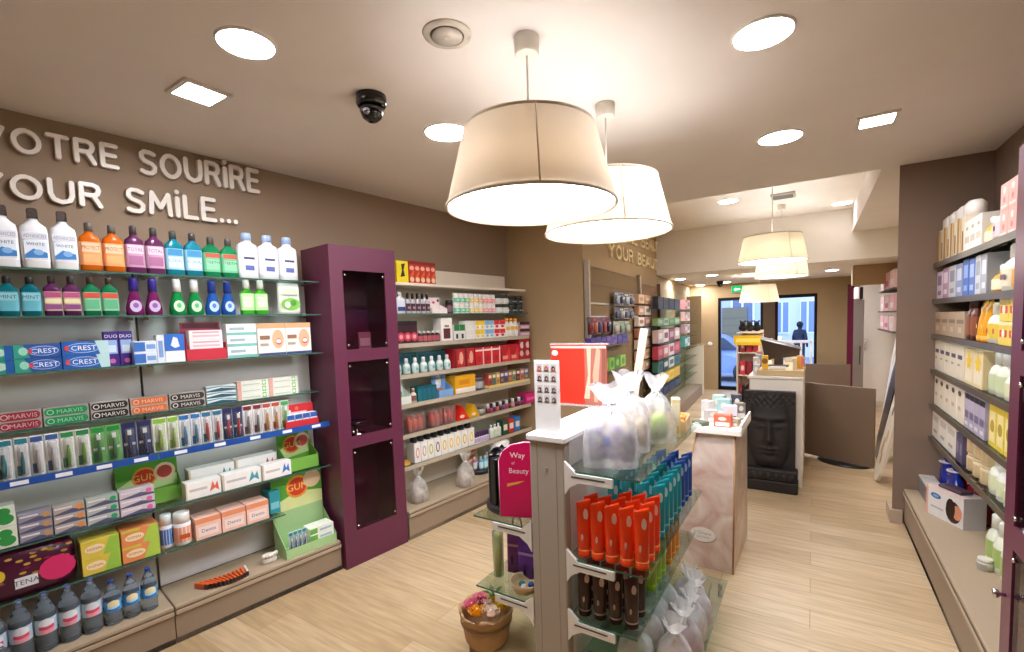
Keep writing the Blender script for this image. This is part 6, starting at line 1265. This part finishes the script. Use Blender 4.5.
items = [(-.60, 3.10, .09, .06, .025, '#5a6a52', 'dark green sachet lying at the front corner', 'sachet'), (-.47, 3.12, .10, .06, .075, '#d8684a', 'coral carton at the front', 'carton'), (-.56, 3.22, .07, .05, .08, '#c8c4be', 'grey and white carton behind the green sachet', 'carton'), (-.41, 3.16, .06, .05, .05, '#b8b094', 'stone coloured carton beside the coral one', 'carton'), (-.45, 3.26, .08, .05, .11, '#e4e0ea', 'white carton with a violet foot', 'carton'), (-.60, 3.34, .07, .05, .12, '#dcd8d4', 'pale carton standing at the panel edge', 'carton'), (-.50, 3.38, .08, .06, .13, '#9cc4c0', 'pale turquoise carton in the middle', 'carton'), (-.41, 3.38, .06, .05, .11, '#8a8478', 'taupe carton near the lip', 'carton'), (-.55, 3.48, .08, .05, .14, '#b8d4cc', 'mint carton at the back', 'carton'), (-.44, 3.48, .06, .05, .15, '#4a4a58', 'dark slate carton at the back', 'carton')]
for i, (x, y, w, d, h, c, lb, nm) in enumerate(items):
    b = MB(); b.box(-w / 2, w / 2, -d / 2, d / 2, 0, h, m(c), c=.002); gfx(b, w, h, -d / 2, [('r', .1, .9, .08, .4, '#5a3a7a' if 'violet' in lb else '#f0ece8'), ('e', .5, .68, .25, .16, '#e8dcd0')])
    tag(obj(nm if nm == 'sachet' else 'soap_carton', b, None, (x, y, .9165), .3 * ((i * 7) % 5 - 2)), lb + ' of the pedestal top', nm)
# ------------------------------------------------------------------ stone face sculpture
def face_h(u, v):
    """u -1..1 across, v 0..1 up: relief depth"""
    g = lambda x, y, cx, cy, sx, sy: math.exp(-(((x - cx) / sx) ** 2 + ((y - cy) / sy) ** 2))
    h = 0.0
    r = (u / .86) ** 2 + ((v - .46) / .52) ** 2
    h += .05 * max(0, 1 - r) ** .5
    h += .045 * g(u, v, 0, .47, .13, .16) + .03 * g(u, v, 0, .38, .2, .05)
    h += .022 * (g(u, v, .38, .66, .34, .035) + g(u, v, -.38, .66, .34, .035))
    h -= .026 * (g(u, v, .38, .60, .22, .035) + g(u, v, -.38, .60, .22, .035))
    h += .022 * (g(u, v, .38, .565, .2, .03) + g(u, v, -.38, .565, .2, .03))
    h += .028 * g(u, v, 0, .265, .26, .022) + .03 * g(u, v, 0, .215, .2, .022) - .014 * g(u, v, 0, .24, .3, .009)
    h += .025 * g(u, v, 0, .1, .25, .06) + .012 * (g(u, v, .5, .35, .25, .16) + g(u, v, -.5, .35, .25, .16))
    if v > .78: h += .012 * (math.sin(u * 26) * math.sin(v * 70)) * min(1, (v - .78) * 12)
    h += .03 * (g(u, v, .93, .5, .07, .2) + g(u, v, -.93, .5, .07, .2))
    return h
b = MB(); nu, nv = 56, 72; W2, H2 = .205, .70; st = m('#211a16', 'matte', r=.7, amp=.22, sc=14, bump=.25)
vs = []
for j in range(nv + 1):
    for i in range(nu + 1):
        u = -1 + 2 * i / nu; v = j / nv
        vs.append((u * W2, -.04 - face_h(u, v) * (1 if 0 < i < nu and 0 < j < nv else 0), .205 + v * H2))
fs = [(j * (nu + 1) + i, j * (nu + 1) + i + 1, (j + 1) * (nu + 1) + i + 1, (j + 1) * (nu + 1) + i) for j in range(nv) for i in range(nu)]
b.add(vs, fs, st, True); b.box(-W2, W2, -.0395, .04, .205, .205 + H2, st)
k = MB(); k.box(-.23, .23, -.13, .05, .002, .10, st, c=.008); k.box(-.225, .225, -.125, .05, .10, .204, st, c=.014)
for i in range(7): k.ball(-.19 + i * .063, -.122, .15, .03, st, 10, sy=.5, sz=1.1)
thing('stone_sculpture', [('carved_face', b), ('stone_base', k)], 'dark stone sculpture of a calm face standing at the end of the white counter', 'sculpture', (-.33, 4.83, 0))
# ------------------------------------------------------------------ counter and what stands on it
b = MB(); wc = m('#ece2d2', 'matte'); b.box(-.22, .22, 0, 1.15, .002, 1.0, wc, c=.006)
t = MB(); t.box(-.235, .225, -.01, 1.16, 1.002, 1.03, wc, c=.005)
r_ = MB(); r_.box(-.16, .225, .02, 1.12, 1.032, 1.085, m('#c9b083', 'wood'), c=.004)
thing('sales_counter', [('cabinet', b), ('top', t), ('wooden_riser', r_)], 'white sales counter with a wooden riser behind the stone sculpture', 'counter', (-.29, 4.93, 0))
ZT = 1.087
b = MB(); dk = m('#3a2c24', 'plastic'); 
b.add([(-.12, 0, .06), (.16, 0, .10), (.16, .05, .10), (-.12, .05, .06), (-.16, -.02, .27), (.19, -.02, .17), (.19, .06, .19), (-.16, .06, .30)], [(3, 2, 1, 0), (4, 5, 6, 7), (0, 1, 5, 4), (1, 2, 6, 5), (2, 3, 7, 6), (3, 0, 4, 7)], dk)
s = MB(); s.box(-.04, .04, .0, .05, .012, .08, dk, c=.003); s.box(-.09, .09, -.05, .1, 0, .012, dk, c=.003)
thing('till_screen', [('screen_back', b), ('stand', s)], 'dark brown back of a till screen on the counter', 'till', (-.29, 5.35, ZT))
def plain(name, pxy, w, d, h, c, lb, cat, z=ZT, gx=(), rz=0, kind='card'):
    b = MB(); b.box(-w / 2, w / 2, -d / 2, d / 2, 0, h, m(c, kind), c=min(.003, h * .1)); gfx(b, w, h, -d / 2, gx)
    return tag(obj(name, b, None, (pxy[0], pxy[1], z), rz), lb, cat)
plain('leaflet_holder', (-.385, 5.02), .05, .05, .13, '#e8b020', 'yellow leaflet holder left of the till screen on the counter', 'holder', gx=[('c', .5, .6, .2, '#8a5a10')])
plain('leaflet_box', (-.10, 5.15), .05, .06, .12, '#e8a82a', 'orange yellow leaflet box at the aisle edge of the counter', 'box', gx=[('r', .6, .95, .2, .9, '#e07a8a')])
plain('card_stand', (-.14, 5.02), .035, .04, .11, '#e2d0a8', 'beige card stand at the front of the counter', 'stand')
plain('white_device', (-.28, 5.02), .13, .07, .025, '#e6ddcc', 'flat cream device at the front edge of the wooden riser', 'device', kind='plastic')
plain('pink_leaflets', (-.085, 5.30), .04, .05, .09, '#d87a90', 'pink leaflets beside the orange yellow box on the counter', 'leaflets')
for i, (x, y, w, h, c, nm) in enumerate(((-.455, 5.0, .05, .10, '#c8c4c8', 'silver'), (-.47, 5.12, .05, .16, '#d8c8c0', 'pale rose'), (-.46, 5.25, .06, .18, '#8a9a98', 'grey green'), (-.465, 5.4, .05, .2, '#c87a6a', 'salmon'))):
    plain('counter_pack', (x, y), w, .06, h, c, f'{nm} pack on the low left strip of the counter', 'pack', z=1.032, gx=[('e', .5, .55, .3, .25, '#f0ece8')])
b = MB(); b.lathe([(.05, 0), (.055, .1), (.05, .11)], m('#e0d8cc', 'plastic'), 16); k = MB()
for i in range(5): k.tube([(.02 * math.cos(i * 1.3), .02 * math.sin(i * 1.3), .04), (.07 * math.cos(i * 1.3), .07 * math.sin(i * 1.3), .2 + .02 * i)], [.012, .02], m(['#f0ece4', '#2c2622', '#e8dcc8', '#3a2c26', '#f4f0e6'][i], 'plastic'), 6)
thing('brush_pot', [('pot', b), ('brushes', k)], 'white pot with black and white utensils behind the yellow leaflet holder', 'pot', (-.33, 5.75, ZT))
plain('receipt_printer', (-.20, 5.93), .12, .14, .17, '#cfc6b8', 'beige printer behind the till screen on the counter', 'printer', gx=[('r', .2, .8, .6, .75, '#8a8278')], kind='plastic')
# leaning dark board, promotional stand
b = MB(); b.box(-.012, .012, 0, .42, 0, .95, m('#241d1a', 'gloss')); k = MB(); k.box(.0125, .016, .02, .40, .02, .93, m('#4a3c30'))
o = thing('dark_board', [('board', b), ('edge_face', k)], 'dark board leaning against the side of the counter by the pedestal', 'board', (-.69, 4.90, .003)); o.rotation_euler = (0, R(8), 0)
b = MB(); b.box(-.13, .13, -.12, .12, .001, .06, m('#3a2c28')); b.box(-.13, .13, .09, .12, .06, 1.42, m('#e0cfb4'))
b.box(-.13, -.115, -.12, .09, .06, 1.25, m('#e0cfb4')); b.box(.115, .13, -.12, .09, .06, 1.25, m('#e0cfb4'))
sh = [MB() for _ in range(4)]
for i, q in enumerate(sh): q.box(-.114, .114, -.12, .089, .3 + .28 * i, .31 + .28 * i, m('#e8dcc8'))
hd = MB(); hd.box(-.16, .16, -.13, -.12, 1.24, 1.36, m('#e8b818')); gfx(hd, .32, .12, -.13, [('r', .08, .92, .3, .7, '#f4d860')], 1.24)
thing('promotion_stand', [('frame', b)] + [('shelf', q) for q in sh] + [('yellow_header', hd)], 'floor stand with yellow header and red goods beyond the counter', 'display stand', (-.66, 6.45, 0), -.1)
for i in range(3):
    for k_ in range(3):
        c = ['#a81c24', '#c8303a', '#8a1a22'][(i + k_) % 3]
        plain('red_pack', (-.735 + .075 * k_, 6.40), .06, .08, .17, c, f'red pack on the {["third", "second", "topmost"][i]} shelf of the yellow headed stand, {["product wall side", "middle", "counter side"][k_]}', 'pack', z=.591 + .28 * i if i < 2 else 1.152, gx=[('e', .5, .5, .3, .2, '#e8d0c8')] if k_ == 0 else [])
for i, (x, c) in enumerate(((-.74, '#1c1816'), (-.66, '#2a2420'), (-.585, '#1a1614'))):
    b = MB(); b.ball(0, 0, .05, .05, m(c, 'fabric', bump=.4), 14, sz=.9); b.ball(0, -.03, .1, .032, m(c, 'fabric'), 12); 
    for s_ in (-1, 1): b.ball(s_ * .026, -.025, .132, .012, m(c, 'fabric'), 8)
    tag(obj('soft_toy', b, None, (x, 6.555 if False else 6.45, 1.421 if False else 1.40)), ['black soft toy on the product wall side above the yellow header', 'brown black soft toy in the middle above the yellow header', 'black soft toy on the counter side above the yellow header'][i], 'soft toy')
tp = MB(); tp.box(-.13, .13, -.12, .089, 1.385, 1.398, m('#e0cfb4'))
obj('top_shelf', tp, COL.objects['promotion_stand'])
# ------------------------------------------------------------------ brown privacy screens
def screen(P, Q, z0, z1, label, base=True):
    P, Q = Vector(P), Vector(Q); w = (Q - P).length; a = math.atan2(Q.y - P.y, Q.x - P.x)
    b = MB(); b.box(-w / 2, w / 2, -.015, .015, z0, z1, m('#6f5b48', 'matte', r=.6), c=.003)
    f = MB(); f.body([(.001, .5, .36, 2), (.012, .5, .36, 2), (.02, .46, .32, 2)], m('#17130f', 'plastic'), 28, x=.04, y=.06)
    f.box(.02, .06, .016, .03, .02, z1 * .7, m('#17130f', 'metal'))
    c = (P + Q) / 2
    thing('privacy_screen', [('panel', b), ('oval_foot', f)], label, 'screen', (c.x, c.y, 0), a)
screen((-.083, 6.13, 0), (.53, 5.79, 0), .03, .835, 'large brown privacy screen on a black oval foot right of the counter')
screen((-.115, 7.6, 0), (.425, 7.6, 0), .03, .91, 'second brown privacy screen behind the nearer one')
# ------------------------------------------------------------------ leaning boards behind the partition
def board(x0, y0, x1, z1, w, col, gx, label):
    L_ = math.hypot(x1 - x0, z1); ang = math.atan2(x1 - x0, z1)
    b = MB(); n = 24; pts = []
    for i in range(n):
        t = 2 * math.pi * i / n; pts.append((w / 2 * math.copysign(abs(math.cos(t)) ** .8, math.cos(t)), L_ / 2 + L_ / 2 * math.copysign(abs(math.sin(t)) ** .55, math.sin(t))))
    b.add([(-.012, y, z) for y, z in pts] + [(.012, y, z) for y, z in pts], [tuple(range(n))[::-1], tuple(range(n, 2 * n))] + [(i, (i + 1) % n, n + (i + 1) % n, n + i) for i in range(n)], m(col, 'plastic'))
    for (cy, cz, ry, rz_, c) in gx: b.add([(-.0126, cy * w + ry * w * math.cos(q * .45), cz * L_ + rz_ * L_ * math.sin(q * .45)) for q in range(14)][::-1], [tuple(range(14))], m(c))
    o = tag(obj('decor_board', b, None, (x0, y0, .004)), label, 'board'); o.rotation_euler = (0, ang, 0)
board(.52, 5.48, .73, 1.08, .40, '#e0d4c0', [(.1, .3, .15, .08, '#b89a70'), (-.1, .4, .12, .06, '#c8ac84'), (.05, .62, .08, .05, '#5a4a3a'), (-.05, .2, .1, .05, '#a8885c')], 'cream printed board with brown marks leaning behind the partition wall')
board(.60, 6.35, .80, 1.22, .36, '#2a201a', [], 'dark brown board leaning behind the cream printed one')
board(.68, 6.9, .86, 1.5, .30, '#f0ebe2', [(0, .7, .2, .06, '#d8cfc0')], 'slim white board leaning beyond the dark brown one')
# ------------------------------------------------------------------ back right corner
for k, (ya, yb) in enumerate(((272, 290), (295, 311), (315, 330))):
    z0 = onx(886, yb, .88).z; z1 = onx(886, ya, .88).z
    b = MB(); b.box(.86 - 1.0, 1.198 - 1.0, -.9, .7, -.02, 0, m('#6a6058', 'matte'))
    tag(obj('wall_shelf', b, None, (1.0, 8.6, z0 - .001)), f'{["upper", "middle", "lower"][k]} grey wall shelf with pink boxes beyond the partition wall', 'shelf')
    for j in range(3):
        h = min(.24, z1 - z0 - .01); bb = MB(); bb.box(-.14, .14, -.2, .2, 0, h, m(['#ecc8c8', '#e8b8bc', '#f0d4d0'][(j + k) % 3]), c=.004)
        bb.box(-.1415, -.1405, -.15, .15, h * .2, h * .5, m('#d85a7a' if j == 1 else '#f4e8e4'))
        tag(obj('pink_box', bb, None, (1.02, 7.98 + j * .5, z0 + .0005)), f'pale pink box on the {["upper", "middle", "lower"][k]} grey wall shelf, {o_(j + 1)} beyond the partition wall', 'box', 'pink boxes on the grey wall shelves')
b = MB(); zc = ony(875, 284, 9.9).z; b.box(-.27, .23, 0, .8, .002, zc, m('#ddd4c8', 'matte'), c=.006); d = MB(); d.box(-.265, .225, -.022, -.002, .08, zc - .01, m('#e2dad0', 'matte'), c=.003); k = MB(); k.tube([(-.22, -.05, .95), (-.22, -.05, 1.15)], .007, m('#b8b8b8', 'chrome')); 
thing('tall_cabinet', [('carcass', b), ('door', d), ('handle', k)], 'tall plain white cabinet in the far corner beyond the pink boxes', 'cabinet', (.965, 9.9, 0))
b = MB(); b.box(-.07, .07, -.012, .012, .002, 1.8, m('#b4b0ac', 'metal'), c=.003); k = MB(); k.tube([(.02, -.014, .75), (.02, -.04, .78), (.02, -.04, 1.02), (.02, -.014, 1.05)], .007, m('#2a2422', 'plastic')); 
thing('grey_upright', [('panel', b), ('dark_handle', k)], 'narrow grey metal panel beside the tall white cabinet', 'panel', (.625, 9.4, 0))
b = MB(); b.box(-.055, .015, -.06, .06, 0, .2, m('#f4f2ee', 'plastic'), c=.012); k = MB(); k.box(.0155, .06, -.06, .06, .0, .2, m('#151214', 'plastic'), c=.01)
thing('wall_speaker', [('white_shell', b), ('black_face', k)], 'white and black box on top of the narrow grey panel', 'speaker', (.612, 9.4, 1.803))
b = MB(); b.box(-.05, .05, -.05, .05, .002, 2.1, m('#6a1f3c', 'gloss'), c=.004); k = MB()
for z in (1.2, 1.0): k.T = Matrix.Translation((-.02, -.051, z)) @ Matrix.Rotation(R(90), 4, 'X'); k.lathe([(.012, 0), (.012, .01), (.006, .012)], m('#d8d8d8', 'chrome'), 10); k.T = None
thing('purple_column', [('column_body', b)], 'narrow purple column against the far wall right of the window', 'column', (.57, 10.4, 0))
# far wall fittings, window furniture
p = ony(710, 344, 10.94); b = MB(); b.T = Matrix.Rotation(R(90), 4, 'X'); b.lathe([(.05, 0), (.05, .008), (.03, .014), (.028, .02)], m('#f0ece4', 'plastic'), 20); b.T = None
tag(obj('light_switch', b, None, (p.x, 10.949, p.z)), 'round white switch on the far wall left of the glass door', 'switch')
p = ony(737, 289, 10.9); b = MB(); b.box(-.11, .11, -.03, .03, -.07, .07, m('#e8f0e8', 'plastic'), c=.004); k = MB(); k.rect(-.105, .105, -.065, .065, -.0305, m('#18a050', 'emit', s=1.2)); k.poly([(-.06, -.01), (-.02, -.045), (-.02, -.022), (.06, -.022), (.06, .008), (-.02, .008), (-.02, .03)], -.031, m('#eafff0', 'emit', s=1.6))
thing('exit_sign', [('box', b), ('green_face', k)], 'green emergency exit sign on the far wall above the glass door', 'sign', (p.x, 10.915, p.z))
q0_, q1_ = ony(781, 338, 10.3), ony(812, 366, 10.3)
b = MB(); w = q1_.x - q0_.x; h = q0_.z - .05; k = m('#f0f0f2', 'plastic')
b.box(-w / 2, w / 2, -.15, .15, h - .04, h, k, c=.004)
sl = []
for i in range(4):
    l = MB(); x = -w / 2 + .02 + (w - .04) * i / 3; l.box(x - .015, x + .015, -.14, .14, .002, h - .041, k); sl.append(('upright', l))
thing('window_rack', [('rack_top', b)] + sl, 'white rack standing in front of the far window', 'rack', ((q0_.x + q1_.x) / 2, 10.3, 0))
for i in range(6):
    c = ['#2a6ab8', '#3a78c0', '#2a2c34', '#4a8ac8', '#24508a', '#2a2a30'][i]
    plain('blue_folder', ((q0_.x + q1_.x) / 2 - w * .36 + (i % 3) * w / 3.05 + (.06 if i > 2 else -.02), 10.28), .07, .2, .5, c, f'{"dark" if "2a2" in c else "blue"} folder in the {o_(i % 3 + 1)} bay of the white window rack, {"inner" if i > 2 else "outer"} one', 'folder', z=.003)
# ------------------------------------------------------------------ street life seen through the glass
def person():
    p = ony(800, 330, 20); me = bpy.data.meshes.new('person')
    J = {'pel': (0, 0, .92), 'bel': (0, 0, 1.1), 'che': (0, .01, 1.3), 'nek': (0, .01, 1.48), 'hd0': (0, 0, 1.56), 'hd1': (0, -.01, 1.66), 'hd2': (0, 0, 1.75),
         'ls': (-.17, .01, 1.41), 'le': (-.24, .02, 1.14), 'lw': (-.2, -.1, .92), 'lh': (-.19, -.13, .84), 'rs': (.17, .01, 1.41), 're': (.24, .02, 1.14), 'rw': (.21, -.08, .92), 'rh': (.2, -.11, .84),
         'll': (-.09, 0, .86), 'lk': (-.1, -.02, .48), 'la': (-.1, .02, .09), 'lt': (-.1, -.13, .035), 'rl': (.09, 0, .86), 'rk': (.1, -.02, .48), 'ra': (.1, .02, .09), 'rt': (.1, -.13, .035)}
    E = 'pel-bel bel-che che-nek nek-hd0 hd0-hd1 hd1-hd2 che-ls ls-le le-lw lw-lh che-rs rs-re re-rw rw-rh pel-ll ll-lk lk-la la-lt pel-rl rl-rk rk-ra ra-rt'.split()
    rad = {'pel': .16, 'bel': .15, 'che': .18, 'nek': .06, 'hd0': .075, 'hd1': .1, 'hd2': .085, 'ls': .085, 'rs': .085, 'le': .055, 're': .055, 'lw': .04, 'rw': .04, 'lh': .035, 'rh': .035, 'll': .1, 'rl': .1, 'lk': .07, 'rk': .07, 'la': .05, 'ra': .05, 'lt': .045, 'rt': .045}
    ks = list(J); me.from_pydata([J[k] for k in ks], [tuple(ks.index(q) for q in e.split('-')) for e in E], [])
    o = bpy.data.objects.new('person', me); COL.objects.link(o)
    o.modifiers.new('s', 'SKIN'); sv = me.skin_vertices[0].data
    for i, k in enumerate(ks): sv[i].radius = (rad[k], rad[k])
    sv[0].use_root = True
    o.modifiers.new('d', 'SUBSURF').levels = 2; o.modifiers['d'].render_levels = 2
    me.materials.append(m('#1c2236', 'fabric'))
    o.location = (p.x, 20, -.449); o.rotation_euler = (0, 0, R(150)); tag(o, 'person in dark clothes standing in the street beyond the far window', 'person')
    h = MB(); h.ball(0, .012, 1.67, .112, m('#17130f', 'fabric'), 14, sz=1.05); 
    obj('hair', h, o); f = MB(); f.ball(0, -.055, 1.645, .075, m('#b88a70', 'plastic'), 12, sz=1.2); f.ball(0, -.13, 1.64, .014, m('#b88a70', 'plastic'), 8); obj('face', f, o)
person()
p = ony(726, 370, 15.5)
b = MB(); cc = m('#7f94c8', 'gloss')
sec = [(-2.0, .35, .75, .8), (-1.9, .3, .85, .86), (-1.0, .28, .95, .88), (-.6, .28, 1.42, .78), (.7, .28, 1.45, .78), (1.5, .28, 1.0, .88), (2.0, .32, .9, .84)]
b.loft([[(x, -hw, z0), (x, -hw, z0 + (z1 - z0) * .5), (x, -hw * .8, z1), (x, hw * .8, z1), (x, hw, z0 + (z1 - z0) * .5), (x, hw, z0)] for x, z0, z1, hw in sec], cc, smooth=False)
g = MB(); g.add([(-.75, -.80, 1.0), (1.15, -.80, 1.0), (.72, -.70, 1.38), (-.5, -.70, 1.36)], [(0, 1, 2, 3)], m('#2a3448', 'gloss'))
ws = []
for x in (-1.25, 1.3):
    for y in (-.8, .8):
        wv = MB(); wv.T = Matrix.Translation((x, y, .32)) @ Matrix.Rotation(R(90), 4, 'X'); wv.lathe([(.2, -.1), (.32, -.1), (.32, .1), (.2, .1)], m('#1c1c20'), 20); ws.append(('wheel', wv))
thing('car', [('car_body', b), ('side_window', g)] + ws, 'pale blue car parked in the street beyond the glass door', 'car', (p.x - .9, 16.5, -.449), .1)
# ------------------------------------------------------------------ light and view
w = bpy.data.worlds.new('sky'); SC.world = w; w.use_nodes = True
bg = w.node_tree.nodes['Background']; bg.inputs[0].default_value = (.72, .82, 1.0, 1); bg.inputs[1].default_value = 2.4
SC.view_settings.view_transform = 'Standard'; SC.view_settings.look = 'None'; SC.view_settings.gamma = 1; SC.view_settings.use_curve_mapping = False
SC.view_settings.exposure = 0.75
SC.cycles.max_bounces = 10; SC.cycles.transparent_max_bounces = 24; SC.cycles.diffuse_bounces = 5
SC.cycles.caustics_reflective = False; SC.cycles.caustics_refractive = False
SC.cycles.sample_clamp_indirect = 6
